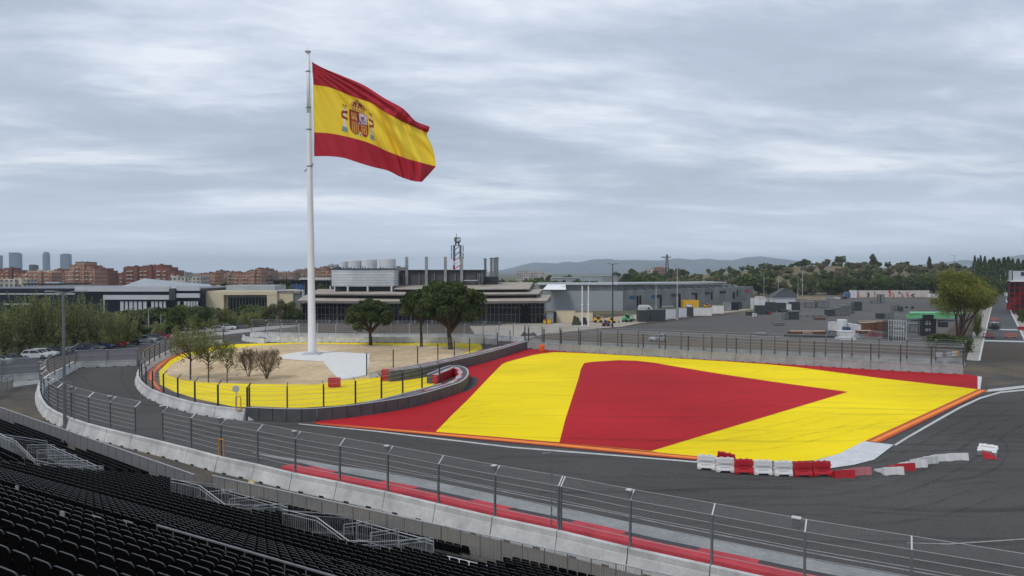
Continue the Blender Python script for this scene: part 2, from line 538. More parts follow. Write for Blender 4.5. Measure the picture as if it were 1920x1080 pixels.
M['roof_tan'] = mat('weathered_tan_roof', (0.33, 0.27, 0.215), 0.85, 0.14, 0.3, col2=(0.38, 0.335, 0.285))
M['roof_under'] = mat('grey_fascia', (0.17, 0.155, 0.14), 0.8, 0.1, 0.3)
M['glass_dk'] = mat('dark_glazing', (0.012, 0.014, 0.018), 0.12, 0.3, 0.4, spec=0.5)
M['mullion'] = mat('grey_mullion', (0.16, 0.17, 0.18), 0.5, 0.1, 1)
M['louver'] = mat('silver_louvre', (0.62, 0.62, 0.63), 0.5, 0.06, 0.5, metal=0.0)
M['cream'] = mat('cream_render', (0.62, 0.53, 0.37), 0.85, 0.08, 0.3)
M['roof_grey'] = mat('grey_sheet_roof', (0.33, 0.36, 0.38), 0.6, 0.1, 0.2)
M['dark'] = mat('dark_metal', (0.03, 0.032, 0.035), 0.6, 0.2, 0.6)  # one even near-black metal tone
M['bark'] = mat('tree_bark', (0.075, 0.055, 0.042), 0.95, 0.3, 4.0)
M['bark_lt'] = mat('pale_bark', (0.22, 0.19, 0.15), 0.95, 0.25, 4.0)
M['twig'] = mat('dry_brown_twig', (0.14, 0.098, 0.068), 0.95, 0.25, 4.0)
def leaf(name, c, v=0.35):
    c = [q * 1.38 for q in c]
    m = mat(name, c, 0.75, v, 0.6, spec=0.15)
    t = m.node_tree
    b = t.nodes['Principled BSDF']
    tr = t.nodes.new('ShaderNodeBsdfTranslucent')
    t.links.new(b.inputs['Base Color'].links[0].from_socket, tr.inputs[0])
    mx_ = t.nodes.new('ShaderNodeMixShader')
    mx_.inputs[0].default_value = 0.35
    t.links.new(b.outputs[0], mx_.inputs[1])
    t.links.new(tr.outputs[0], mx_.inputs[2])
    t.links.new(mx_.outputs[0], t.nodes['Material Output'].inputs[0])
    return m
M['pine1'] = leaf('pine_needles', (0.042, 0.060, 0.020))
M['pine2'] = leaf('pine_needles_tip', (0.078, 0.098, 0.034))
M['oak1'] = leaf('dark_foliage', (0.050, 0.068, 0.026))
M['oak2'] = leaf('mid_foliage', (0.10, 0.13, 0.042))
M['olive1'] = leaf('olive_foliage', (0.12, 0.125, 0.065))
M['olive2'] = leaf('dry_olive_foliage', (0.18, 0.155, 0.095))
M['fresh1'] = leaf('fresh_spring_foliage', (0.13, 0.145, 0.035))
M['fresh2'] = leaf('yellow_green_foliage', (0.20, 0.20, 0.048))
M['willow1'] = leaf('willow_foliage', (0.125, 0.150, 0.050))
M['willow2'] = leaf('pale_willow_foliage', (0.26, 0.285, 0.12))
M['frame_or'] = mat('orange_frame_paint', (0.55, 0.25, 0.03), 0.6, 0.1, 1)
M['flag_pole_dk'] = M['steel_dk']  # unused alias of the dark steel
M['mesh_far'] = mesh_mat('fence_wire_mesh', (0.25, 0.26, 0.27), 0.10, 0.07)
M['mesh_near'] = mesh_mat('debris_fence_mesh', (0.26, 0.26, 0.27), 0.05, 0.045)
M['scrim'] = mesh_mat('fence_scrim', (0.20, 0.20, 0.22), 0.10, 0.55)
M['scrim_lt'] = mesh_mat('crowd_fence_mesh', (0.30, 0.30, 0.29), 0.08, 0.20)
M['rubber'] = mat('tyre_rubber', (0.015, 0.015, 0.016), 0.8, 0.2, 3)
M['chrome'] = mat('wheel_metal', (0.35, 0.35, 0.36), 0.35, 0.1, 3, metal=0.6)
M['carglass'] = mat('car_glass', (0.015, 0.018, 0.022), 0.08, 0.1, 1, spec=0.6)
M['lamp_lens'] = mat('lamp_glass', (0.7, 0.7, 0.68), 0.2, 0.05, 1)
M['tail'] = mat('tail_lamp_red', (0.35, 0.01, 0.01), 0.3, 0.1, 1)
M['orange_plastic'] = mat('orange_plastic', (0.75, 0.13, 0.02), 0.5, 0.1, 1)
M['yellow_metal'] = mat('yellow_machine_paint', (0.70, 0.38, 0.02), 0.45, 0.12, 1)
M['green_plastic'] = mat('green_tarpaulin', (0.14, 0.42, 0.20), 0.6, 0.12, 0.5)
M['timber'] = mat('brown_timber', (0.17, 0.075, 0.045), 0.8, 0.25, 1.5)
M['timber_lt'] = mat('pale_timber', (0.38, 0.29, 0.20), 0.8, 0.2, 1.5)
M['maroon'] = mat('maroon_tarpaulin', (0.15, 0.06, 0.065), 0.8, 0.25, 1.2)
M['white_pl'] = mat('white_wrapped_pallet', (0.62, 0.62, 0.62), 0.6, 0.1, 1.0)
M['blue'] = mat('blue_paint', (0.04, 0.10, 0.22), 0.5, 0.15, 1)
M['cage'] = mat('grey_stillage', (0.17, 0.18, 0.18), 0.6, 0.35, 1.5)
M['darkcrate'] = mat('dark_green_grey_crate', (0.045, 0.055, 0.055), 0.6, 0.35, 1.5)
M['brick'] = facade_mat('red_brick_facade', (0.235, 0.070, 0.042), (0.06, 0.055, 0.06), 3.2, 3.0, 0.42, 0.52)
M['brick2'] = facade_mat('orange_brick_facade', (0.33, 0.155, 0.095), (0.09, 0.075, 0.07), 2.7, 3.0, 0.40, 0.5, trim=(0.42, 0.31, 0.25))
M['brick3'] = facade_mat('dull_brick_facade', (0.26, 0.165, 0.125), (0.11, 0.10, 0.10), 2.4, 3.0, 0.45, 0.55)
M['beige_f'] = facade_mat('beige_facade', (0.44, 0.40, 0.35), (0.10, 0.11, 0.13), 2.9, 3.0, 0.55, 0.6)
M['brickroof'] = mat('brick_parapet', (0.15, 0.05, 0.035), 0.85, 0.25, 0.2)
M['balc'] = mat('pale_balcony', (0.52, 0.42, 0.35), 0.8, 0.15, 0.2)
M['towerglass'] = facade_mat('tower_glass', (0.09, 0.14, 0.23), (0.15, 0.22, 0.34), 9, 5, 0.5, 0.3)
M['hill'] = mat('scrubby_hillside', (0.24, 0.165, 0.10), 0.95, 0.3, 0.03, col2=(0.12, 0.12, 0.06), fine=(0.25, 0.2))
M['mountain'] = mat('haze_tinted_mountain', (0.045, 0.060, 0.085), 0.95, 0.35, 0.0012, col2=(0.10, 0.115, 0.14))  # distance haze is partly put into this bluish base colour
# ------------------------------------------------------------------ ground, roads, paint
struct('ground', MB().flat([(-14000, -300), (14000, -300), (14000, 14000), (-14000, 14000)], 0.0), M['ground'])
struct('service_yard', MB().flat([(-330, -12), (330, -12), (330, 150), (255, 250), (60, 250), (-120, 215), (-330, 180)], 0.02), M['asphalt_back'])
W0_TOP = [(2150, 1260), (1727, 1150), (1515, 1106), (1331, 1061), (1176, 1027), (1043, 995), (930, 971), (830, 948), (742, 927), (661, 910), (588, 895), (522, 882), (464, 867), (409, 856), (361, 843),
          (315, 831), (273, 822), (235, 812), (200, 804), (169, 796), (141, 787), (118, 778), (100, 770), (88, 762), (76, 745), (72, 727), (77, 714), (96, 700), (117, 690), (138, 678)]
WH = 1.12
W0_EXT = [(23.75, 24.5), (20.4, 26.2), (16.9, 28.1), (13.0, 30.2)]
w0 = smooth_path(W0_EXT + [G(x, y, WH)[:2] for x, y in W0_TOP[3:]], 4.12)
W1_TOP = [(461, 768), (438, 767), (399, 761), (369, 756), (344, 750), (320, 743), (290, 733), (274, 724), (262, 712), (258, 700), (265, 688), (290, 671), (314, 659), (339, 649), (375, 641), (418, 637)]
w1 = smooth_path([G(x, y, WH)[:2] for x, y in W1_TOP], 4.0)
# the racing surface: everything inside the outer wall
tp = [w0[i] for i in range(len(w0))]
trk = tp + [G(142, 690)[:2], G(257, 686)[:2], G(262, 668)[:2], G(330, 640)[:2], G(420, 632)[:2], G(470, 642)[:2], G(540, 640)[:2], G(880, 641)[:2], G(990, 648)[:2],
            G(1200, 663)[:2], G(1440, 678)[:2], G(1700, 696)[:2], G(1740, 673)[:2], G(2000, 668)[:2], G(2300, 690)[:2]]
struct('track', MB().flat(trk, 0.04), M['asphalt'])
struct('access_road', MB().flat([G(-60, 790)[:2], G(-60, 716)[:2], G(24, 716)[:2], G(76, 713)[:2]] + [w0[i] for i in range(len(w0) - 8, 3, -1)] + [(26, 12), (-3, 33), (-20, 43.5), (-52, 66.5)], 0.045), M['asphalt_old'])
struct('junction', MB().flat(PP((1700, 697), (1738, 672), (2100, 668), (2300, 690), (2300, 730), (1930, 716), (1834, 728), (1820, 706)), 0.055), M['asphalt_old'])

# wide light strip (old kerb) along the outer wall, red kerb with dark teeth
def strip(path, d0, d1, z):
    a, b = offset_path(path, -d0), offset_path(path, -d1)
    nt_ = len(a)
    for i in range(1, 9):        # the far end narrows to a point
        q = (8 - i + .5) / 8.5
        j = nt_ - 9 + i
        if j > 0: b[j] = (a[j][0] + (b[j][0] - a[j][0]) * q, a[j][1] + (b[j][1] - a[j][1]) * q)
    m = MB()
    m.add([(p[0], p[1], z) for p in a] + [(p[0], p[1], z) for p in b], [(i, i + 1, len(a) + i + 1, len(a) + i) for i in range(len(a) - 1)])
    return m
kp = smooth_path(W0_EXT + [G(x, y, WH)[:2] for x, y in W0_TOP[3:17]], 1.5)
struct('concrete_verge', strip(kp[:-5], 4.6, 6.1, 0.048), M['concrete_dk'])
struct('edge_line', strip(kp[:-10], 6.9, 7.05, 0.052), M['white_worn'])
kk = kp[:-9]
k0, k1, k2 = offset_path(kk, -2.75), offset_path(kk, -3.85), offset_path(kk, -4.6)
kz = offset_path(kk, -2.70)
mk = MB()
for i in range(len(kk) - 1):
    e1 = 0.17
    mk.add([(*kz[i], 0.05), (*kz[i + 1], 0.05), (*k0[i + 1], e1 + 0.08), (*k0[i], e1 + 0.08), (*k1[i + 1], e1), (*k1[i], e1)],
           [(0, 1, 2, 3), (3, 2, 4, 5)], 0)
    tooth = (i % 5) < 2
    mk.add([(*k1[i], e1), (*k1[i + 1], e1), (*k2[i + 1], 0.06), (*k2[i], 0.06)], [(0, 1, 2, 3)], 0 if tooth else 1)
    if not tooth:
        pass
kb = mk.build('kerb', [mat('kerb_red', (0.52, 0.035, 0.05), 0.7, 0.22, 0.9, fine=(6, 0.08)), mat('kerb_inset', (0.045, 0.047, 0.046), 0.8, .2, 1)])
tag(kb, kind='structure')

# island
isl_yel = PP((300, 722), (330, 737), (369, 749), (440, 764), (560, 766), (641, 761), (745, 745), (800, 730), (830, 712), (800, 706), (733, 712), (905, 655), (900, 644), (540, 643), (440, 646), (400, 650), (350, 661),
             (320, 675), (298, 697))
struct('island_apron', MB().flat(PP((258, 716), (272, 731), (304, 752), (369, 772), (460, 784), (560, 784), (641, 780), (745, 768), (850, 732), (878, 712), (850, 700), (989, 652), (985, 643), (540, 641), (430, 641), (375, 645), (339, 655), (314, 665), (285, 680), (263, 700)), 0.06), M['asphalt_old'])
struct('yellow_paint', MB().flat(isl_yel, 0.075), M['yellow'])
struct('orange_stripe', MB().flat(PP((278, 694), (306, 672), (338, 660), (395, 651), (398, 652), (344, 663), (318, 677), (293, 697), (290, 712), (306, 738), (296, 733), (277, 712)), 0.085), M['orange_red'])
struct('orange_stripe', MB().flat(PP((283, 695), (311, 673), (341, 661.5), (342, 662.5), (314, 676), (289, 697), (286, 712), (300, 731), (294, 728), (281, 710)), 0.092), M['orange'])
struct('sandy_island', MB().flat(PP((318, 706), (345, 714), (400, 719), (480, 721), (590, 722), (636, 715), (716, 707), (760, 697), (870, 664), (885, 655), (800, 649), (700, 647), (560, 645), (480, 649), (415, 656), (350, 669), (322, 684), (308, 698)), 0.10), M['dirt'])
struct('paved_path', MB().flat(PP((527, 667), (560, 661), (605, 659), (650, 662), (693, 664.5), (692, 680), (688, 705), (665, 710), (637, 714), (620, 697), (606, 679), (565, 677), (530, 674)), 0.13), M['pale'])

# painted run-off area
struct('red_runoff', MB().flat(PP((583, 793), (634, 786), (716, 775), (782, 762), (834, 746), (867, 735), (878, 716), (862, 708), (850, 700), (730, 716), (700, 716), (800, 698), (840, 697), (867, 692), (917, 677), (989, 655), (1040, 657),
                                  (1100, 661), (1200, 667), (1440, 681), (1640, 693), (1807, 702), (1834, 706), (1835, 731), (1600, 840), (1310, 860), (1050, 838), (820, 815)), 0.07), M['red'])
struct('grey_patch', MB().flat(PP((868, 737), (882, 707), (895, 709), (897, 715), (893, 724), (880, 733)), 0.085), M['asphalt_old'])
struct('yellow_stripe', MB().flat(PP((817, 811), (850, 777), (878, 750), (910, 716), (941, 684), (950, 680), (960, 677), (997, 667), (1018, 663.5), (1040, 661), (1100, 663), (1210, 669), (1361, 678.5), (1440, 684), (1492, 689), (1650, 710), (1834, 731),
                                     (1622, 829), (1575, 852), (1526, 865), (1480, 867), (1400, 866), (1310, 862), (1221, 848), (1049, 831)), 0.08), M['yellow'])
struct('red_stripe', MB().flat(PP((1049, 831), (1060, 788), (1085, 710), (1089, 693), (1095, 682), (1102, 680.5), (1115, 679), (1160, 676.2), (1192, 677.2), (1226, 681), (1260, 687), (1350, 702), (1450, 717), (1590, 736), (1221, 847.5)), 0.09), M['red'])
struct('orange_line', MB().flat(PP((586, 794), (815, 812.5), (1050, 833), (1225, 849.5), (1312, 858), (1312, 865), (1220, 857), (1048, 840), (815, 818), (600, 798)), 0.10), M['orange_red'])
struct('orange_line', MB().flat(PP((596, 794.8), (815, 813.6), (1050, 834.5), (1225, 851.5), (1312, 860), (1312, 863), (1220, 854.5), (1048, 838), (815, 816.4)), 0.108), M['orange'])
struct('edge_line', MB().flat(PP((560, 795), (700, 808), (960, 838.5), (1200, 857.5), (1310, 866.5), (1310, 869), (1200, 860), (960, 841), (700, 810), (560, 796.5)), 0.056), M['white'])
struct('orange_line', MB().flat(PP((1622, 829), (1834, 731), (1853, 733), (1650, 831.5)), 0.10), M['orange_red'])
struct('orange_line', MB().flat(PP((1631, 829.5), (1838, 733), (1847, 733.5), (1642, 830.5)), 0.108), M['orange'])
struct('white_kerb', MB().flat(PP((1620, 829), (1676, 836), (1639, 864), (1600, 874), (1558, 880), (1526, 880), (1526, 866), (1555, 858), (1575, 852)), 0.10), M['white_patch'])
struct('white_kerb', MB().flat(PP((1833, 706), (1841, 708), (1838, 732), (1833, 731)), 0.10), M['white_patch'])
struct('edge_line', MB().flat(PP((1676, 835), (1700, 820), (1762, 784), (1800, 763), (1837, 746), (1875, 735), (1960, 727), (1960, 729.5), (1877, 737.5), (1839, 748.5), (1802, 766), (1764, 787.5), (1702, 823), (1680, 837)), 0.062), M['white'])
struct('edge_line', MB().flat(PP((1852, 731), (1880, 728), (1960, 719), (1960, 723), (1880, 733), (1845, 736)), 0.062), M['white'])
struct('edge_line', MB().flat(PP((1700, 1019), (1780, 1021), (1940, 1010), (1940, 1012.5), (1780, 1023), (1700, 1020.2)), 0.062), M['white_worn'])
struct('edge_line', MB().flat(PP((258, 707), (256, 716), (270, 738), (304, 757), (344, 768), (400, 777.5), (459, 787), (459, 789), (400, 780), (343, 770.5), (302, 760), (267, 741), (252, 717)), 0.062), M['white'])
struct('edge_line', MB().flat(PP((88, 722), (143, 690.5), (147, 691.5), (93, 723)), 0.062), M['white'])

# rubber laid down by tyres: thin translucent dark films, in pairs a car's width apart
rub = mat('rubber_film', (0.02, 0.02, 0.02), 0.9, 0.2, 2.0, spec=0.05)
_b = rub.node_tree.nodes['Principled BSDF']
_n = rub.node_tree.nodes.new('ShaderNodeTexNoise'); _n.inputs['Scale'].default_value = 0.7; _n.inputs['Detail'].default_value = 5
_t = rub.node_tree.nodes.new('ShaderNodeTexCoord'); rub.node_tree.links.new(_t.outputs['Object'], _n.inputs['Vector'])
_r = rub.node_tree.nodes.new('ShaderNodeMapRange'); _r.inputs[1].default_value = .35; _r.inputs[2].default_value = .65; _r.inputs[3].default_value = .02; _r.inputs[4].default_value = .21
rub.node_tree.links.new(_n.outputs['Fac'], _r.inputs[0]); rub.node_tree.links.new(_r.outputs[0], _b.inputs['Alpha'])
zt_ = 0.118
for P_, pair in (([(1180, 893), (1400, 915), (1580, 905), (1720, 865), (1830, 800), (1930, 752)], 1), ([(1100, 915), (1400, 948), (1640, 938), (1790, 885), (1890, 815), (1960, 775)], 1), ([(700, 850), (900, 880), (1150, 912), (1350, 925)], 1),
                 ([(640, 815), (820, 845), (1050, 868), (1280, 885)], 1), ([(300, 775), (380, 805), (480, 826), (620, 842)], 1), ([(232, 690), (228, 712), (250, 745), (300, 775)], 1), ([(1500, 985), (1650, 985), (1800, 960), (1930, 905)], 1),
                 ([(822, 806), (900, 785), (980, 772), (1060, 766)], 1), ([(850, 772), (960, 752), (1080, 742), (1200, 746)], 0), ([(1230, 838), (1340, 830), (1480, 806), (1620, 770)], 1), ([(1330, 850), (1450, 843), (1580, 815), (1700, 780)], 1), ([(1060, 825), (1180, 815), (1300, 795), (1450, 770)], 1),
                 ([(930, 705), (1030, 690), (1150, 690), (1280, 700)], 0), ([(1100, 760), (1240, 752), (1400, 760), (1520, 775)], 1), ([(1700, 900), (1780, 905), (1860, 885), (1890, 850), (1870, 822), (1820, 818), (1785, 838)], 0), ([(1790, 860), (1830, 872), (1872, 860), (1878, 838)], 0)):
    pth = smooth_path([G(x, y)[:2] for x, y in P_], 1.2)
    for off in ((0, 1.6) if pair else (0,)):
        q_ = offset_path(pth, off)
        struct('tyre_mark', strip(q_, -.11, .11, zt_), rub)
        zt_ += 0.0008
# car park, yard and road on the right
struct('car_park', MB().flat(PP((1080, 628), (1182, 612), (1310, 597), (1420, 585), (1470, 568), (1520, 562), (1560, 560), (1760, 559.5), (1790, 575), (1800, 600), (1770, 628), (1740, 652), (1440, 634), (1180, 627)), 0.04), M['lot'])
struct('yard_slab', MB().flat(PP((960, 628), (1045, 625), (1110, 617), (1165, 613), (1200, 606), (1310, 592), (1420, 580), (1450, 573), (1440, 568), (1280, 580), (1120, 598), (1020, 602), (940, 608), (940, 628)), 0.05), mat('tan_yard_slab', (0.36, 0.31, 0.25), 0.9, 0.14, 0.2, fine=(1.5, 0.1)))
struct('yard_slab', MB().flat(PP((880, 612), (940, 610), (1060, 605), (1040, 622), (970, 640), (900, 640)), 0.055), mat('pale_yard_slab', (0.40, 0.36, 0.30), 0.9, 0.14, 0.2, fine=(1.5, 0.1)))
struct('road', MB().flat(PP((1840, 678), (1850, 630), (1862, 575), (1868, 548), (1882, 548), (1892, 570), (1920, 630), (1960, 680)), 0.06), M['road_far'])
struct('road', MB().flat(PP((1839, 679), (1846, 646), (1920, 645), (1960, 680)), 0.07), M['asphalt_back'])
struct('pavement', MB().flat(PP((1812, 676), (1828, 610), (1846, 560), (1863, 556), (1850, 620), (1838, 678)), 0.09), mat('pale_pavement', (0.30, 0.28, 0.25), 0.9, 0.15, 0.3, fine=(2, 0.1)))
km = MB()
kq = [G(x, y)[:2] for x, y in ((1836, 677), (1842, 648), (1849, 618), (1857, 585), (1864, 556))]
km.sweep(kq, [(-0.15, 0), (-0.15, 0.14), (0.15, 0.14), (0.15, 0)])
struct('kerb', km, M['concrete_lt'])
km = MB()
kq = [G(x, y)[:2] for x, y in ((1950, 690), (1932, 660), (1915, 624), (1898, 590), (1886, 562))]
km.sweep(kq, [(-0.2, 0), (-0.2, 0.14), (0.2, 0.14), (0.2, 0)])
struct('kerb', km, M['concrete_lt'])
struct('stop_line', MB().flat(PP((1844, 638), (1920, 640), (1921, 642.5), (1843.5, 640.5)), 0.08), M['white'])
struct('stop_line', MB().flat(PP((1847, 617), (1908, 618), (1909, 620), (1846.5, 619)), 0.08), M['white'])
struct('pavement', MB().flat(PP((1899, 590), (1930, 590), (1990, 660), (1936, 662), (1916, 624)), 0.09), mat('tan_pavement', (0.34, 0.29, 0.24), 0.9, 0.15, 0.3, fine=(2, 0.1)))
# car parking road on the left
struct('side_road', MB().flat(PP((-120, 702), (75, 676), (200, 662), (330, 641), (560, 618), (560, 610), (330, 628), (150, 650), (-120, 676)), 0.05), M['road_far'])
struct('pavement', MB().flat(PP((140, 656), (225, 652), (330, 637), (430, 627), (560, 612), (560, 608), (400, 620), (180, 644), (90, 652)), 0.07), mat('pale_path', (0.36, 0.35, 0.33), 0.9, 0.1, 0.3))
struct('pavement', MB().flat(PP((24, 716), (76, 712), (72, 720), (24, 727)), 0.07), M['concrete_dk'])

# ------------------------------------------------------------------ concrete barriers and debris fences
def dirn(a, b):
    l = math.hypot(b[0] - a[0], b[1] - a[1]) or 1
    return (b[0] - a[0]) / l, (b[1] - a[1]) / l
def block(a, b, h, mi=None, slots=True, prof=None):
    dx, dy = dirn(a, b)
    L = math.hypot(b[0] - a[0], b[1] - a[1])
    g = 0.025
    a2 = (a[0] + dx * g, a[1] + dy * g)
    b2 = (b[0] - dx * g, b[1] - dy * g)
    pr = prof or [(-0.38, 0.0), (-0.38, 0.06), (-0.17, h * 0.68), (-0.15, h * 0.70), (-0.13, h - 0.02), (-0.11, h), (0.11, h), (0.13, h - 0.02), (0.15, h * 0.70), (0.17, h * 0.68), (0.38, 0.06), (0.38, 0.0)]
    m = MB()
    m.sweep([a2, b2], pr[::-1], 0, closed=True)
    if slots:
        ang = math.atan2(dy, dx)
        for t in (0.27, 0.73):
            m.box((a[0] + dx * L * t, a[1] + dy * L * t, 0.055), (0.42, 0.785, 0.11), ang, 1)
    return m
def wall_fence(label, path, side, h=WH, fence=(0, None), post_top=3.9, bend=0.5, bmat='concrete', mesh='mesh_near', ncab=6, post_skip=(), gap_bays=(), name='concrete_barrier_wall',
               pmat='steel', tip='steel_lt', prad=0.055, group=None, fence_label=None, boxes=(), cabr=0.016, double=(), z0=0.04):
    """side=+1: fence leans to the left of the travel direction"""
    t = empty(name, (path[0][0], path[0][1], 0), label, 'barrier wall', group)
    t.location.z = z0
    for i in range(len(path) - 1):
        m = block(path[i], path[i + 1], h)
        m.v = [(x, y, zz + z0) for x, y, zz in m.v]
        m.build('barrier_block', [M[bmat], M['black']], t)
    if fence_label is None:
        return t
    f = empty('debris_fence', (path[0][0], path[0][1], h), fence_label, 'fence')
    i0, i1 = fence[0], fence[1] if fence[1] is not None else len(path) - 1
    base, kink, tipp, normals = [], [], [], []
    for i in range(i0, i1 + 1):
        a, b = path[max(i - 1, 0)], path[min(i + 1, len(path) - 1)]
        dx, dy = dirn(a, b)
        nx, ny = -dy * side, dx * side
        q = (path[i][0] + nx * 0.19, path[i][1] + ny * 0.19)
        base.append((q[0], q[1], h - 0.45))
        kink.append((q[0], q[1], post_top - bend * 0.8))
        tipp.append((q[0] + nx * bend, q[1] + ny * bend, post_top))
        normals.append((nx, ny, math.atan2(dy, dx)))
    for k in range(len(base)):
        if (k + i0) in post_skip:
            continue
        nx, ny, an = normals[k]
        m = MB()
        offs = (-0.075, 0.075) if (k + i0) in double else (0,)
        for of in offs:
            ox, oy = math.cos(an) * of, math.sin(an) * of
            bx, by = base[k][0] + ox, base[k][1] + oy
            zc = (base[k][2] + kink[k][2]) / 2
            # an I-section: two flanges and a web
            hh = kink[k][2] - base[k][2]
            for s_ in (-1, 1):
                m.box((bx + nx * s_ * prad * 0.85, by + ny * s_ * prad * 0.85, zc), (prad * 1.9, prad * 0.3, hh), an)
            m.box((bx, by, zc), (prad * 0.35, prad * 1.7, hh), an)
            p0 = Vector((bx, by, kink[k][2] - 0.02))
            p1 = Vector((tipp[k][0] + ox, tipp[k][1] + oy, tipp[k][2]))
            m.tube(p0, p1, prad * 0.75, prad * 0.75, 4, 1)
        m.box((base[k][0], base[k][1], h - 0.2), (0.24, 0.03, 0.5), an, 0)
        m.build('post', [M[pmat], M[tip]], f)
    if ncab:
        lv = [('t', 0)] + [('k', 0)] + [('p', j / (ncab - 1)) for j in range(1, ncab - 1)]
        for kind, fr in lv:
            m = MB()
            pts = []
            for k in range(len(base)):
                if kind == 't': p = tipp[k]
                elif kind == 'k': p = (kink[k][0], kink[k][1], kink[k][2])
                else:
                    zz = kink[k][2] + (h + 0.1 - kink[k][2]) * fr
                    p = (kink[k][0], kink[k][1], zz)
                pts.append(p)
            for k in range(len(pts) - 1):
                if (k + i0) in gap_bays:
                    if m.v: m.build('cable', M['cable'], f)
                    m = MB()
                    continue
                m.tube(pts[k], pts[k + 1], cabr, cabr, 4, 0, caps=False)
            m.build('cable', M['cable'], f)
    if mesh:
        runs, cur = [], []
        for k in range(len(base) - 1):
            if (k + i0) in gap_bays:
                runs.append(cur); cur = []
            else: cur.append(k)
        runs.append(cur)
        for run in runs:
            vs, fs, uvs, u = [], [], [], 0
            for k in run:
                a, b = k, k + 1
                Lk = math.hypot(base[b][0] - base[a][0], base[b][1] - base[a][1])
                o = len(vs)
                na, nb = normals[a], normals[b]
                def off(p, n_): return (p[0] + n_[0] * 0.07, p[1] + n_[1] * 0.07)
                vs += [(*off(base[a], na), h + 0.03), (*off(base[b], nb), h + 0.03), (*off(kink[b], nb), kink[b][2]), (*off(kink[a], na), kink[a][2]), tipp[b], tipp[a]]
                H1, H2 = kink[a][2] - h, kink[a][2] - h + bend
                uvs += [(u, 0), (u + Lk, 0), (u + Lk, H1), (u, H1), (u, H1), (u + Lk, H1), (u + Lk, H2), (u, H2)]
                fs += [(o, o + 1, o + 2, o + 3), (o + 3, o + 2, o + 4, o + 5)]
                u += Lk
            if not fs: continue
            me = bpy.data.meshes.new('wire_mesh')
            me.from_pydata(vs, [], fs)
            ul = me.uv_layers.new(name='UVMap')
            for i, q in enumerate(uvs):
                ul.data[i].uv = q
            me.materials.append(M[mesh])
            put(me, 'wire_mesh', f)
    for k, dxo in boxes:
        kk_ = k - i0
        if 0 <= kk_ < len(base):
            nx, ny, an = normals[kk_]
            cx, cy = tipp[kk_][0] - math.cos(an) * dxo, tipp[kk_][1] - math.sin(an) * dxo
            m = MB()
            bs = 1.0 if k < 5 else 0.72
            cx, cy = kink[kk_][0] - math.cos(an) * (-.36 if k < 5 else -.06), kink[kk_][1] - math.sin(an) * (-.36 if k < 5 else -.06)
            m.box((cx, cy, post_top - .02), (0.34 * bs, 0.22, 0.34 * bs), an, 0)
            m.box((cx, cy, post_top - .02 + .19 * bs), (0.40 * bs, 0.30, 0.05), an, 1)
            m.tube((cx, cy, post_top - .15), (kink[kk_][0], kink[kk_][1], kink[kk_][2] - .1), .025, .025, 4, 0)
            m.build('control_box', [M['steel'], M['concrete_lt']], f)
    return f

n0 = len(w0) - 1
gapi = min(range(len(w0)), key=lambda i: abs(w0[i][0] - G(294, 826, WH)[0]) + abs(w0[i][1] - G(294, 826, WH)[1]))
boxk = [i for i in range(3, gapi + 12) if i % 2 == 1]
near_i = min(range(len(w0)), key=lambda i: abs(w0[i][0] - G(1043, 995, WH)[0]) + abs(w0[i][1] - G(1043, 995, WH)[1]))
wall_fence('long curving row of pale concrete barrier blocks between the access road and the track', w0, -1, fence_label='tall debris fence with cables and kinked posts on the foreground barrier wall',
           gap_bays=(gapi,), boxes=[(k, 0.30) for k in boxk], double=(near_i,), ncab=7, name='concrete_barrier_wall')
wall_fence('short concrete barrier wall curving round the left side of the island', w1, -1, post_top=3.7, bend=0.45,
           fence_label='debris fence with dark hooked posts round the left side of the yellow island apron', pmat='steel_dk', tip='steel_dk', prad=0.07, mesh='mesh_near', ncab=6)
# back wall across the closed track, far-left wall
wb = smooth_path([G(142, 690)[:2], G(200, 688)[:2], G(257, 686)[:2]], 4.0)
wall_fence('straight concrete barrier wall closing off the track behind the left bend', wb, 1, h=0.95, post_top=2.75, bend=0.05, fence_label='low fence with dark scrim on the wall behind the left bend',
           mesh='scrim', ncab=3, cabr=0.02, bmat='concrete_dk')
wc = smooth_path([G(-70, 722)[:2], G(24, 716)[:2], G(74, 712)[:2]], 4.0)
wall_fence('concrete barrier wall at the far left edge beside the parked cars', wc, 1, h=0.95, post_top=3.1, bend=0.05, fence_label='fence with dark scrim at the far left edge in front of the parked cars',
           mesh='scrim', ncab=3, cabr=0.02, bmat='concrete_dk')
wd = smooth_path([G(-60, 772)[:2], G(0, 742)[:2], G(24, 728)[:2]], 2.5)
t = empty('crowd_fence', (wd[0][0], wd[0][1], 0), 'short low steel fence beside the access road at the left edge', 'fence')
m = MB()
for p in wd: m.tube((p[0], p[1], 0.04), (p[0], p[1], 1.75), 0.04, 0.04, 5)
m.sweep(wd, [(-.03, 1.70), (-.03, 1.78), (.03, 1.78), (.03, 1.70)], closed=True)
m.build('frame', M['steel'], t)
def scr(path, z0, z1, mname, name, parent):
    vs, fs, uvs, u = [], [], [], 0
    for i in range(len(path) - 1):
        a, b = path[i], path[i + 1]
        L = math.hypot(b[0] - a[0], b[1] - a[1])
        o = len(vs)
        vs += [(*a, z0), (*b, z0), (*b, z1), (*a, z1)]
        fs.append((o, o + 1, o + 2, o + 3))
        uvs += [(u, 0), (u + L, 0), (u + L, z1 - z0), (u, z1 - z0)]
        u += L
    me = bpy.data.meshes.new(name)
    me.from_pydata(vs, [], fs)
    ul = me.uv_layers.new(name='UVMap')
    for i, q in enumerate(uvs): ul.data[i].uv = q
    me.materials.append(M[mname])
    return put(me, name, parent)
scr(wd, 0.15, 1.7, 'scrim_lt', 'mesh_panel', t)
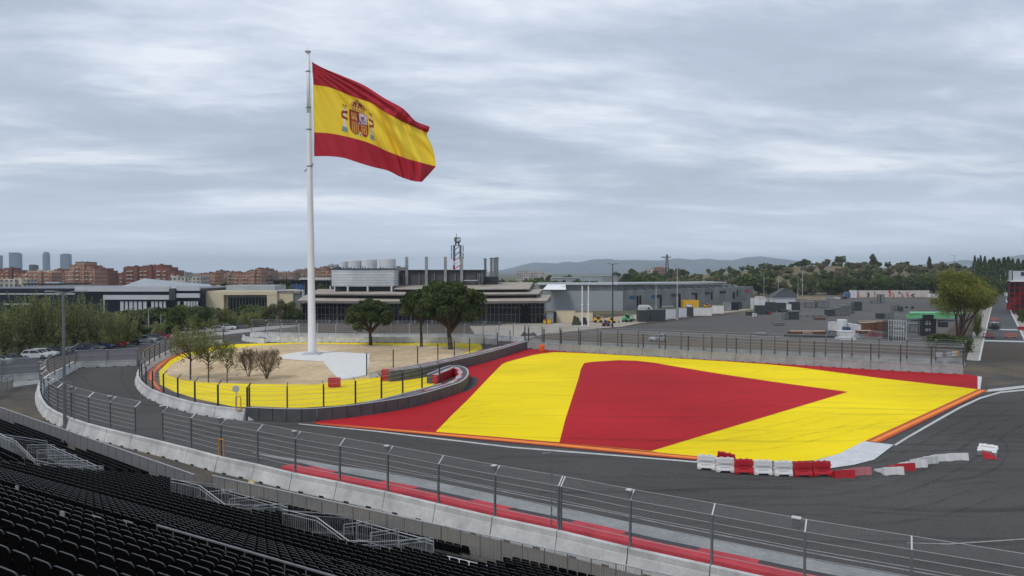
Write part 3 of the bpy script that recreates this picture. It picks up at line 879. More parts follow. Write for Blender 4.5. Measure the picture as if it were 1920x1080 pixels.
# walls behind the island and behind the run-off
w3a = smooth_path([G(456, 637)[:2], G(462, 641)[:2], G(497, 645)[:2]], 3.0)
wall_fence('short white concrete barrier curving behind the island on the left', w3a, 1, h=1.1, bmat='concrete_lt')
w3 = smooth_path([G(500, 641)[:2], G(538, 642.5)[:2], G(700, 642.5)[:2], G(880, 644)[:2], G(930, 647)[:2]], 4.0)
wall_fence('long concrete barrier wall behind the island in front of the pavilion', w3, 1, h=1.2, fence_label='debris fence on the wall between the island pines and the pavilion', post_top=4.1, ncab=6, mesh='mesh_far', pmat='steel_lt', prad=0.05)
w3b = smooth_path([G(470, 632)[:2], G(540, 634)[:2], G(700, 636)[:2], G(880, 636.5)[:2], G(990, 643)[:2]], 4.0)
wall_fence('second concrete barrier wall farther behind the island', w3b, 1, h=1.2, fence_label='farther debris fence in front of the pavilion glazing', post_top=4.1, ncab=6, mesh='mesh_far', pmat='steel', prad=0.05)
w4 = smooth_path([G(990, 653)[:2], G(1055, 659)[:2], G(1200, 667.5)[:2], G(1440, 681.5)[:2], G(1640, 693.5)[:2], G(1806, 702.5)[:2]], 4.0)
wall_fence('long concrete barrier wall along the top edge of the painted run-off', w4, 1, h=1.35, fence_label='debris fence with hooked posts along the top edge of the painted run-off', post_top=4.4, ncab=6, mesh='mesh_far', pmat='steel_dk', tip='steel', prad=0.09, bmat='concrete_dk', cabr=0.02)
w5 = smooth_path([G(x, y, 1.2)[:2] for x, y in ((985, 635), (1095, 641), (1260, 649), (1440, 657), (1640, 665), (1810, 673))], 4.0)
wall_fence('second concrete barrier wall parallel behind the run-off fence', w5, -1, h=1.2, fence_label='second debris fence with pale tips behind the run-off fence', post_top=4.2, ncab=5, mesh='mesh_far', pmat='steel_dk', tip='white_clad', prad=0.09, bmat='concrete_dk', cabr=0.02)

# ------------------------------------------------------------------ plastic block barriers (two rows beside the run-off)
def tec_wall(label, path, width, h, front, inner, top_fn, side=-1, z0=0.07):
    """front row of grey blocks and an inner row whose tops are red, white and grey"""
    t = empty('block_barrier', (path[0][0], path[0][1], z0), label, 'barrier')
    inn = offset_path(path, side * -width)
    inn2 = offset_path(path, side * -width * 2.0)
    for i in range(len(path) - 1):
        m = MB()
        a, b = Vector(path[i]), Vector(path[i + 1])
        c, d = Vector(inn[i + 1]), Vector(inn[i])
        s_ = (b - a).normalized() * 0.03
        q = [a + s_, b - s_, c - s_, d + s_]
        m.prism([(p.x, p.y) for p in q], z0, z0 + h, 0)
        m.prism([((p.x + (q[3].x - q[0].x) * 0), p.y) for p in (q[0], q[1], q[1].lerp(q[2], 0.28), q[0].lerp(q[3], 0.28))], z0 + h, z0 + h + 0.03, 1)
        m.build('grey_block', [M['tec_dk'], M['tec_lt']], t)
        if inner(i):
            m = MB()
            c2, d2 = Vector(inn2[i + 1]), Vector(inn2[i])
            g = (inn[i][0] - path[i][0], inn[i][1] - path[i][1])
            q = [Vector(inn[i]) + Vector(g) * 0.06 + s_, Vector(inn[i + 1]) + Vector(g) * 0.06 - s_, c2 - s_, d2 + s_]
            mi = top_fn(i)
            m.prism([(p.x, p.y) for p in q], z0, z0 + h * 0.96, 0, mi)
            r0 = [q[0].lerp(q[3], 0.35), q[1].lerp(q[2], 0.35), q[1].lerp(q[2], 0.62), q[0].lerp(q[3], 0.62)]
            m.prism([(p.x, p.y) for p in r0], z0 + h * 0.96, z0 + h * 0.96 + 0.03, 2)
            m.build('red_block', [M['tec_red'], M['tec_pink'], M['tec_lt']], t)
    return t
pa = smooth_path([G(x, y)[:2] for x, y in ((460, 788.5), (560, 792), (634, 787), (716, 776), (782, 763), (834, 747), (862, 737), (875, 727), (879, 717), (875, 708), (864, 703), (848, 701.5), (834, 705), (818, 712), (800, 720))], 1.5)
tec_wall('curved dark grey block barrier with a hooked end along the lower edge of the island', pa, 0.75, 1.25, None, lambda i: i > 14, lambda i: ((0, 2, 1)[i % 3] if i < 28 else (2, 2, 1)[i % 3]))
pb = smooth_path([G(x, y)[:2] for x, y in ((732, 717), (780, 711), (840, 698), (917, 678), (989, 655))], 1.6)
tec_wall('straight grey and red block barrier rising from the island to the back fence', pb, 0.9, 1.5, None, lambda i: True, lambda i: (0, 1, 0, 2, 0)[i % 5])
m = MB()
e0, e1 = G(716, 716), G(731, 716.5)
t = empty('block_barrier', e0, 'short stack of red blocks at the lower left end of the grey barrier', 'barrier')
for r in range(3):
    mm = MB()
    mm.box(((e0[0] + e1[0]) / 2, e0[1] + 0.9, 0.33 + r * 0.5), (1.45, 1.5, 0.46), 0, 0)
    mm.build('red_block', [M['tec_red']], t)

wt = smooth_path([G(x, y, 1.25)[:2] for x, y in ((461, 768), (500, 768), (563, 766), (641, 759), (712, 747), (770, 733), (838, 715))], 4.0)
wt = offset_path(wt, 0.9)
wall_fence('low concrete plinth behind the curved dark block barrier', wt, 1, h=0.9, fence_label='debris fence with dark posts behind the curved block barrier on the yellow apron', post_top=3.7, bend=0.45,
           pmat='steel_dk', tip='steel_dk', prad=0.07, mesh='mesh_near', ncab=6)
wu = smooth_path([G(x, y)[:2] for x, y in ((705, 712), (760, 702), (830, 689), (900, 672), (972, 655))], 5.5)
wall_fence('low concrete plinth behind the straight block barrier', offset_path(wu, 1.6), 1, h=0.9, fence_label='thin debris fence with few posts behind the straight red and grey barrier', post_top=3.9, bend=0.45,
           pmat='steel_dk', tip='steel', prad=0.06, mesh='mesh_near', ncab=4)

# ------------------------------------------------------------------ flag and flagpole
PB = G(585.5, 665)
FY = PB[1]
t = empty('flagpole', (PB[0], PB[1], 0.13), 'very tall tapered white flagpole on the paved path of the island', 'flagpole')
htop = V(578, 99, FY)[2]
topx = V(577.5, 99, FY)[0]
m = MB()
NS = 24
prof = [(0.0, 0.74), (0.12, 0.68), (0.3, 0.60), (0.5, 0.50), (0.62, 0.44), (0.8, 0.36), (1.0, 0.26)]
pts, rad = [], []
for q, r in prof:
    pts.append(Vector((PB[0] + (topx - PB[0]) * q, FY, 0.4 + (htop - 0.4) * q)))
    rad.append(r)
for i in range(len(pts) - 1):
    m.tube(pts[i], pts[i + 1], rad[i], rad[i + 1], NS, 0, caps=(i == len(pts) - 2))
m.build('mast', M['pole_white'], t, smooth=True)
m = MB(); m.box((PB[0], FY, 0.24), (3.0, 3.0, 0.22)); m.lathe((PB[0], FY, 0.34), [(1.05, 0), (1.05, 0.12), (0.8, 0.18)], 20)
for k in range(12):
    a = 2 * math.pi * k / 12
    m.tube((PB[0] + .93 * math.cos(a), FY + .93 * math.sin(a), .4), (PB[0] + .93 * math.cos(a), FY + .93 * math.sin(a), .6), .05, .05, 6)
m.build('base_plate', M['steel_lt'], t)
def pole_at(y):
    q = (V(580, y, FY)[2] - 0.4) / (htop - 0.4)
    x = PB[0] + (topx - PB[0]) * q
    r = np.interp(q, [a for a, _ in prof], [b for _, b in prof])
    return x, V(580, y, FY)[2], r
for y in (134, 202, 243, 312):
    x, zz, r = pole_at(y)
    m = MB()
    m.lathe((x, FY, zz), [(r + 0.03, -0.12), (r + 0.05, -0.08), (r + 0.05, 0.08), (r + 0.03, 0.12)], 18)
    if y == 312:
        m.tube((x - r - .5, FY, zz - .9), (x + r + 0.3, FY - .1, zz + .45), 0.10, 0.10, 6)
    else:
        m.tube((x - r - .25, FY, zz), (x - r, FY, zz), 0.06, 0.06, 6)
    m.build('collar', M['steel'], t)
x, zz, r = pole_at(99)
m = MB(); m.lathe((x, FY, zz), [(0.3, -0.1), (0.34, 0.1), (0.55, 0.15), (0.55, 0.3), (0.1, 0.4)], 16); m.tube((x, FY, zz + .3), (x, FY, zz + 1.0), 0.05, 0.03, 6)
m.build('truck_cap', M['steel_lt'], t)
# halyard down the pole
m = MB()
xa, za, ra = pole_at(110)
xb, zb, rb = pole_at(640)
for s_ in (-0.12, 0.12):
    m.path([(xa + ra + .1 + s_ * .3, FY - .3, za), (xa + .6, FY - .35, V(0, 150, FY)[2]), (xa + .75, FY - .35, V(0, 290, FY)[2]), (xb + rb + .05, FY - .3, zb)], 0.022, 4)
m.build('halyard', M['cable'], t)

TOP = [(585, 116), (605, 127), (644, 143), (683, 160), (721, 184), (755, 203), (773, 221), (781, 228), (799, 235), (806, 238)]
S1 = [(588, 159), (618, 164), (649, 176), (672, 185), (696, 193), (721, 210), (745, 223), (763, 232), (785, 242), (803, 249)]
S2 = [(589, 248), (618, 250), (650, 256), (680, 264), (702, 272), (725, 283), (748, 292), (768, 299), (790, 305), (812, 312)]
BOT = [(589, 293), (618, 293), (644, 296), (666, 303), (695, 312), (727, 320), (747, 330), (763, 336), (778, 340), (791, 341)]
RT = [(806, 238), (804, 249), (804, 260), (811, 282), (814, 298), (812, 312), (807, 325), (797, 334), (791, 341)]
def samp(P, u):
    f = u * (len(P) - 1)
    i = min(int(f), len(P) - 2)
    f -= i
    def cr(a, b, c, d, t): return 0.5 * (2 * b + (c - a) * t + (2 * a - 5 * b + 4 * c - d) * t * t + (3 * b - a - 3 * c + d) * t ** 3)
    a = P[max(i - 1, 0)]; b = P[i]; c = P[i + 1]; d = P[min(i + 2, len(P) - 1)]
    return cr(a[0], b[0], c[0], d[0], f), cr(a[1], b[1], c[1], d[1], f)
def flag_pt(u, v, off=0.0):
    rows = [samp(P, u) for P in (TOP, S1, S2, BOT)]
    vv = [0, .25, .75, 1.0]
    k = 0 if v < .25 else 1 if v < .75 else 2
    f = (v - vv[k]) / (vv[k + 1] - vv[k])
    x = rows[k][0] * (1 - f) + rows[k + 1][0] * f
    y = rows[k][1] * (1 - f) + rows[k + 1][1] * f
    # bulging fly edge and small ripples there
    e = max(0, (u - 0.8) / 0.2)
    x += e * e * (6.0 * math.sin(math.pi * min(1, max(0, (v - .3) / .7))) - 3.0 * math.exp(-((v - .3) / .08) ** 2))
    dd = 0.0
    # creases fanning from the upper hoist corner, soft billows towards the fly
    fan = math.atan2(v + 0.02, u + 0.05)
    rr = math.hypot(u, v)
    dd += 0.42 * min(1, rr * 2.5) * (0.3 + 0.7 * max(0, 1 - v * 1.3)) * math.sin(fan * 26 + 0.6) * (1 - 0.5 * u)
    dd += 1.9 * u * math.sin(2 * math.pi * (u * 1.35 - v * 0.55) + 0.5)
    dd += 0.62 * u * math.sin(2 * math.pi * (u * 3.6 - v * 1.9) + 1.0)
    dd += 0.26 * math.sin(2 * math.pi * (u * 6.5 - v * 1.3)) * u + 0.07 * math.sin(2 * math.pi * (u * 15 - v * 6 + .5 * math.sin(u * 9)))
    q = math.exp(-((u - 0.55 - 0.30 * (v - .3)) / 0.035) ** 2)
    dd += 1.1 * q * max(0, min(1, (v - .15) * 4))
    q = math.exp(-((u - 0.80 - 0.22 * (v - .6)) / 0.03) ** 2)
    dd += 0.9 * q * max(0, min(1, (v - .5) * 4))
    q = math.exp(-((u - 0.10 - 0.05 * (1 - v)) / 0.02) ** 2)
    dd += 0.12 * q * max(0, (v - .7) * 3)
    return V(x, y, FY + dd + 1.5 * u + off)
fl_red = mat('flag_red_cloth', (0.40, 0.014, 0.030), 0.75, 0.06, 0.25)
fl_yel = mat('flag_yellow_cloth', (0.84, 0.60, 0.035), 0.75, 0.05, 0.25)
t = empty('flag', V(588, 200, FY), 'large red and yellow flag with a coat of arms flying from the tall pole', 'flag')
for nm, v0, v1, mt, nv in (('red_stripe', 0, .25, fl_red, 20), ('yellow_stripe', .25, .75, fl_yel, 40), ('red_stripe', .75, 1.0, fl_red, 20)):
    m = MB()
    NU = 130
    for sd_, off in ((0, -0.015), (1, 0.015)):
        vs = [flag_pt(i / NU, v0 + (v1 - v0) * j / nv, off) for j in range(nv + 1) for i in range(NU + 1)]
        fs = []
        for j in range(nv):
            for i in range(NU):
                a = j * (NU + 1) + i
                q = (a, a + NU + 1, a + NU + 2, a + 1)
                fs.append(q if sd_ == 0 else q[::-1])
        m.add(vs, fs)
    m.build(nm, mt, t, smooth=True)
# coat of arms, a woven emblem on both faces
EM = [mat('emblem_' + n, c, 0.75, 0.04, 1) for n, c in (('red', (0.36, 0.02, 0.03)), ('gold', (0.60, 0.33, 0.06)), ('silver', (0.62, 0.60, 0.60)), ('sea_green', (0.22, 0.30, 0.28)), ('purple', (0.25, 0.14, 0.30)), ('dark', (0.10, 0.03, 0.03)), ('blue', (0.10, 0.08, 0.30)), ('green', (0.10, 0.16, 0.06)))]
def emblem(X, Y):
    ax = abs(X)
    # pillars
    if 0.66 < ax < 1.0:
        c = abs(ax - 0.82)
        for y0, sl in ((0.47, 0.10), (0.62, -0.12)):
            yy = y0 + sl * (ax - 0.82)
            if abs(Y - yy) < 0.022 and ax < 0.98: return 0
            if abs(Y - yy) < 0.034 and ax < 0.98: return 5
        if 0.50 < Y < 0.60 and 0.93 < ax < 0.99: return 0
        if 0.27 < Y < 0.31 and c < 0.11: return 1 if c < .05 else 7
        if 0.31 <= Y < 0.37 and c < 0.06: return 1
        if 0.37 <= Y < 0.40 and c < 0.09: return 2
        if 0.40 <= Y < 0.82 and c < 0.065: return 2
        if 0.82 <= Y < 0.86 and c < 0.10: return 2
        if 0.86 <= Y < 0.99 and c < 0.12 + (Y - 0.86) * 0.35: return 3
    # crown
    if Y < 0.35:
        if ax < 0.035 and Y < 0.075: return 7
        if ax < 0.07 and 0.02 < Y < 0.05: return 7
        w = 0.50
        if 0.25 < Y < 0.34 and ax < 0.38 + (0.34 - Y) * 0.5:
            if 0.28 < Y < 0.315: return 0 if int((X + 2) * 14) % 2 else 1
            return 1
        el = (X / w) ** 2 + ((Y - 0.25) / 0.19) ** 2
        if Y <= 0.25 and el < 1:
            if el > 0.74: return 1
            arch = abs(math.sin((X + 0.0) * 8.6))
            if Y > 0.18: return 1 if int((X + 2) * 11) % 2 else 5
            return 1 if arch < 0.45 else 0 if arch < .8 else 5
        return None
    # shield
    if ax < 0.56 and 0.35 <= Y <= 0.985:
        cx = 0.28 if X > 0 else -0.28
        if Y > 0.80 and ((X - cx) / 0.28) ** 2 + ((Y - 0.80) / 0.185) ** 2 > 1:
            if ax < 0.10 and 0.90 < Y < 0.985:
                return 7 if ax < .035 and Y > .94 else 2
            return None
        if ax > 0.53 or (Y > 0.80 and ((X - cx) / 0.28) ** 2 + ((Y - 0.80) / 0.185) ** 2 > 0.84) or Y < 0.365: return 5 if X < 0 else 0
        if (X / 0.13) ** 2 + ((Y - 0.645) / 0.085) ** 2 < 1:
            e = (X / 0.13) ** 2 + ((Y - 0.645) / 0.085) ** 2
            if e > 0.7: return 0
            return 1 if (abs(X) < 0.03 and abs(Y - .645) < .04) or (abs(abs(X) - .05) < .02 and abs(Y - .66) < .02) else 6
        if ax < 0.02: return 5
        if Y < 0.645:
            if X < 0:
                x, y = (X + 0.29) / 0.16, (Y - 0.50) / 0.10
                if abs(x) < 1 and abs(y) < 1:
                    if y > 0.1: return 5 if abs(x) < .18 and y > .5 else 1
                    if abs(abs(x) - 0.75) < 0.22 or abs(x) < 0.22: return 1
                return 0
            x, y = (X - 0.27) / 0.17, (Y - 0.50) / 0.11
            if X > 0.50 or Y > 0.62: return 2
            if abs(x) < 1 and abs(y) < 1:
                if (x * 1.4 + .1) ** 2 + ((y + .15) / .5) ** 2 < .6 or abs(x + y * .5 - .1) < .16 or (abs(x + .55) < .14 and y > -.4) or abs(x - .7 - .2 * math.sin(y * 5)) < .12 or (y > .5 and abs(math.sin(x * 7)) > .75): return 4
            return 2
        if X < 0:
            return 1 if int((-X + 0.0) / 0.058) % 2 else 0
        x, y = (X - 0.28) / 0.2, (Y - 0.79) / 0.11
        if abs(x) < 1 and abs(y) < 1.1 and (abs(abs(x) - .85) < .12 or abs(abs(y) - .9) < .12 or abs(x) < .09 or abs(y) < .1 or abs(abs(x) - abs(y)) < .1): return 1
        return 0
    return None
m = MB()
GX, GY = 84, 92
for off in (-0.05, 0.05):
    for j in range(GY):
        for i in range(GX):
            X0, Y0 = -1 + 2 * (i + .5) / GX, (j + .5) / GY
            c = emblem(X0, Y0)
            if c is None: continue
            q = []
            for di, dj in ((0, 0), (0, 1), (1, 1), (1, 0)):
                XX_, YY_ = -1 + 2 * (i + di) / GX, (j + dj) / GY
                q.append(flag_pt(0.320 + XX_ * 0.133, 0.262 + YY_ * 0.44, off))
            m.add(q, [(0, 1, 2, 3)] if off < 0 else [(3, 2, 1, 0)], c)
m.build('coat_of_arms', EM, t)
m = MB()
for i in range(24):
    a, b = flag_pt(0.0, i / 24), flag_pt(0.0, (i + 1) / 24)
    m.tube((a[0] - .03, a[1], a[2]), (b[0] - .03, b[1], b[2]), 0.06, 0.06, 5)
m.build('hoist_band', M['wb_white'], t)
# ------------------------------------------------------------------ grandstand
rnd = random.Random(5)
NA, DA = (0.49, 0.87), (0.87, -0.49)
NB, DB = (0.61, 0.793), (0.793, -0.61)
DF_A, DF_B = 30.6, 23.85
def PA(s, D): return (NA[0] * D + DA[0] * s, NA[1] * D + DA[1] * s)
def PBp(s, D): return (NB[0] * D + DB[0] * s, NB[1] * D + DB[1] * s)
def junction(t):
    a1, b1, c1 = NA[0], NA[1], (DF_A - t) * (NA[0] ** 2 + NA[1] ** 2)
    a2, b2, c2 = NB[0], NB[1], (DF_B - t) * (NB[0] ** 2 + NB[1] ** 2)
    dt = a1 * b2 - a2 * b1
    return ((c1 * b2 - c2 * b1) / dt, (a1 * c2 - a2 * c1) / dt)
def sA(p): return p[0] * DA[0] + p[1] * DA[1]
def sB(p): return p[0] * DB[0] + p[1] * DB[1]
TREAD, Z0 = 0.80, 0.15
def ZT(k): return Z0 + 0.27 * min(k, 14) + 0.385 * max(0, k - 14)
def DR(k): return ZT(k + 1) - ZT(k)
NROW = 34
VOM_A = [(-35.6, -29.8, 3, 6), (-25.0, -19.8, 3, 8), (-19.8, -16.4, 2, 5)]
VOM_B = [(-57.0, -47.6, 5, 8), (-70.0, -58.5, 7, 11)]
AISLE = (22,)
stand = empty('grandstand', (-10, 30, 0), 'black tiered spectator stand with rows of folding seats in the foreground', 'grandstand')
def cut(a, b, holes):
    segs = [(a, b)]
    for h0, h1 in holes:
        ns = []
        for x0, x1 in segs:
            if h1 <= x0 or h0 >= x1: ns.append((x0, x1)); continue
            if h0 > x0: ns.append((x0, h0))
            if h1 < x1: ns.append((h1, x1))
        segs = ns
    return segs
deck = MB()
for k in range(NROW + 1):
    t = DF_A - 29.4 + TREAD * k
    zt = ZT(k)
    j = junction(t)
    for sec, P_, D0, s0, s1, vs in (('A', PA, DF_A - t, sA(j), 14.0 if k < 12 else 8.0, VOM_A), ('B', PBp, DF_B - t, -95.0, sB(j), VOM_B)):
        if sec == 'A' and k == NROW: pass
        for a, b in cut(s0, s1, [(v[0], v[1]) for v in vs if v[2] <= k <= v[3]]):
            p = [P_(a, D0 + .4), P_(b, D0 + .4), P_(b, D0 - .4), P_(a, D0 - .4)]
            deck.add([(*p[0], zt), (*p[1], zt), (*p[2], zt), (*p[3], zt)], [(3, 2, 1, 0)])
            deck.add([(*p[0], zt - 0.12), (*p[1], zt - 0.12), (*p[1], zt), (*p[0], zt)], [(0, 1, 2, 3)])
            deck.add([(*p[3], zt + 0.02), (*p[2], zt + 0.02), (*p[2], zt + DR(k) - 0.12), (*p[3], zt + DR(k) - 0.12)], [(0, 1, 2, 3)])
deck.build('stand_deck', M['deck'], stand)
# a dark skirt below the steps keeps the underside closed
sk = MB()
for sec, P_, D0, s0, s1 in (('A', PA, 29.85, -42.0, 14.0), ('B', PBp, 23.1, -95.0, -46.0)):
    a, b = P_(s0, D0), P_(s1, D0)
    sk.add([(*a, 0.0), (*b, 0.0), (*b, Z0 + 0.02), (*a, Z0 + 0.02)], [(0, 1, 2, 3)])
sk.build('skirt_panel', M['dark'], stand)

def seat_mesh():
    """folded seat seen from behind: rounded shell, tipped-up pan, two legs; faces local +Y (the track)"""
    m = MB()
    w, h, r = 0.225, 0.47, 0.07
    outl = []
    for cx, cz, a0 in ((w - r, h - r, 0), (-(w - r), h - r, 90)):
        for k in range(4):
            a = R(a0 + k * 30)
            outl.append((cx + r * math.cos(a), cz + r * math.sin(a)))
    outl += [(-w, 0.03), (w, 0.03)]
    def ring(y, sc, dz):
        return [(x * sc, y + zz * -0.16, 0.42 + dz + (zz - h / 2) * sc + h / 2) for x, zz in outl]
    n = len(outl)
    A = ring(-0.006, 1.0, 0); B = ring(0.006, 1.0, 0); C = ring(-0.012, 0.98, 0); D = ring(-0.004, 0.955, 0)
    b = len(m.v)
    m.v += A + B + C + D
    for i in range(n):
        j = (i + 1) % n
        m.f.append((i, j, n + j, n + i)); m.m.append(0)
        m.f.append((j, i, 2 * n + i, 2 * n + j)); m.m.append(0)
        m.f.append((2 * n + j, 2 * n + i, 3 * n + i, 3 * n + j)); m.m.append(0)
        if i < 8 : m.m[-2] = 2; m.m[-3] = 2  # upper edge faces take the painted paler rim
    m.f.append(tuple(3 * n + i for i in range(n - 1, -1, -1))); m.m.append(0)
    m.f.append(tuple(n + i for i in range(n))); m.m.append(0)
    m.box((0, 0.06, 0.53), (0.40, 0.04, 0.22), 0, 0)          # tipped-up seat pan
    m.box((0, 0.02, 0.40), (0.44, 0.10, 0.05), 0, 1)
    for s_ in (-1, 1):
        m.box((s_ * 0.235, 0.0, 0.20), (0.022, 0.03, 0.42), 0, 1)
        m.box((s_ * 0.235, 0.06, 0.44), (0.02, 0.16, 0.03), 0, 0)
    return m.mesh('seat', [M['seat'], mat('seat_leg_steel', (0.10, 0.10, 0.10), 0.5, 0.2, 3, metal=0.3), M['seat_rim_lit']])
SEAT = seat_mesh()
def project(p):
    d = Vector(p) - Vector((0, 0, CH))
    f = d.y * _c - d.z * _s
    u = d.y * _s + d.z * _c
    if f < 0.5: return (-9999, -9999, f)
    return (960 + FPX * d.x / f, 540 - FPX * u / f, f)
seats = []
for k in range(NROW):
    if k in AISLE: continue
    t = DF_A - 29.4 + TREAD * k
    zt = ZT(k)
    j = junction(t)
    for sec, P_, D0, s0, s1, vs, ang in (('A', PA, DF_A - t, sA(j) + .3, 14.0 if k < 12 else 8.0, VOM_A, math.atan2(DA[1], DA[0])), ('B', PBp, DF_B - t, -95.0, sB(j) - .3, VOM_B, math.atan2(DB[1], DB[0]))):
        for a, b in cut(s0, s1, [(v[0] - .3, v[1] + .3) for v in vs if v[2] <= k <= v[3]]):
            # front two rows come in shorter banks with gaps between them
            n = int((b - a) / 0.5)
            for i in range(n):
                s_ = a + 0.25 + i * 0.5
                if sec == 'A' and k < 2 and -19.0 < s_ < -16.6: continue
                if k == 0 and sec == 'B' and (int(s_ * 0.5 + 40) % 8 in (0, 1)): continue
                if k == 1 and (int(s_ * 0.5 + 43) % 12 == 0): continue
                q = P_(s_, D0 + 0.12)
                pp = project((q[0], q[1], zt + 0.7))
                if pp[2] < 3 or not (-140 < pp[0] < 1500 and pp[1] < 1180): continue
                if rnd.random() < 0.004: continue
                seats.append((pp[2] if pp[1] < 1090 and pp[0] > -15 else pp[2] + 500, (q[0], q[1], zt), ang + rnd.uniform(-.012, .012)))
seats.sort(key=lambda q: q[0])
for _, loc, a in seats[:100]:
    o = put(SEAT, 'seat', stand)
    o.matrix_parent_inverse = Matrix.Translation((-stand.location.x, -stand.location.y, -stand.location.z))
    o.location = loc
    o.rotation_euler = (0, 0, a)
# the rest of the seats, one joined part
nvv = len(SEAT.vertices)
co = np.empty(nvv * 3); SEAT.vertices.foreach_get('co', co); co = co.reshape(-1, 3)
fb = [tuple(p.vertices) for p in SEAT.polygons]
mb_ = [p.material_index for p in SEAT.polygons]
allv, allf, allm = [], [], []
for i, (_, loc, a) in enumerate(seats[100:]):
    ca, sa = math.cos(a), math.sin(a)
    x = co[:, 0] * ca - co[:, 1] * sa + loc[0]
    y = co[:, 0] * sa + co[:, 1] * ca + loc[1]
    allv += list(zip(x.tolist(), y.tolist(), (co[:, 2] + loc[2]).tolist()))
    allf += [tuple(v + i * nvv for v in f) for f in fb]
    allm += mb_
me = bpy.data.meshes.new('more_seats')
me.from_pydata(allv, [], allf)
for q in SEAT.materials: me.materials.append(q)
me.polygons.foreach_set('material_index', allm)
o = put(me, 'rows_of_seats', stand)
o['kind'] = 'stuff'
# aisle nosing and a few pale notice plates on seat backs
m = MB()
Da = 29.4 - TREAD * 22 + 0.42
a, b = PA(-18.6, Da), PA(-9.0, Da)
m.sweep([a, b], [(-.02, ZT(22) + .02), (-.02, ZT(22) + .30), (.02, ZT(22) + .30), (.02, ZT(22) + .02)][::-1], closed=True)
m.build('aisle_rail', M['deck'], stand)
m = MB()
m.sweep([a, b], [(-.025, ZT(22) + .70), (-.025, ZT(22) + .74), (.025, ZT(22) + .74), (.025, ZT(22) + .70)][::-1], closed=True)
for i in range(14):
    q = PA(-18.6 + 9.6 * i / 13, Da)
    m.tube((*q, ZT(22) - .1), (*q, ZT(22) + .72), 0.015, 0.015, 5)
m.build('aisle_rail', M['steel'], stand)
for px_, py_ in ((181, 972), (240, 981), (117, 963), (32, 914)):
    aa, ff, uu = ray(px_, py_)
    Yq = 30.0
    for _i in range(300):                     # where the sight line meets the seat tops
        Xq, zq = Yq * aa / ff, CH + Yq * uu / ff
        kq_ = (29.4 - (NA[0] * Xq + NA[1] * Yq)) / TREAD
        if zq > ZT(kq_) + 0.84: break
        Yq -= 0.1
    mm = MB()
    mm.box((Xq, Yq, zq - 0.05), (0.42 if px_ in (181, 240) else 0.2, 0.02, 0.22), math.atan2(DA[1], DA[0]), 0)
    mm.build('notice_plate', M['concrete_dk'], stand)

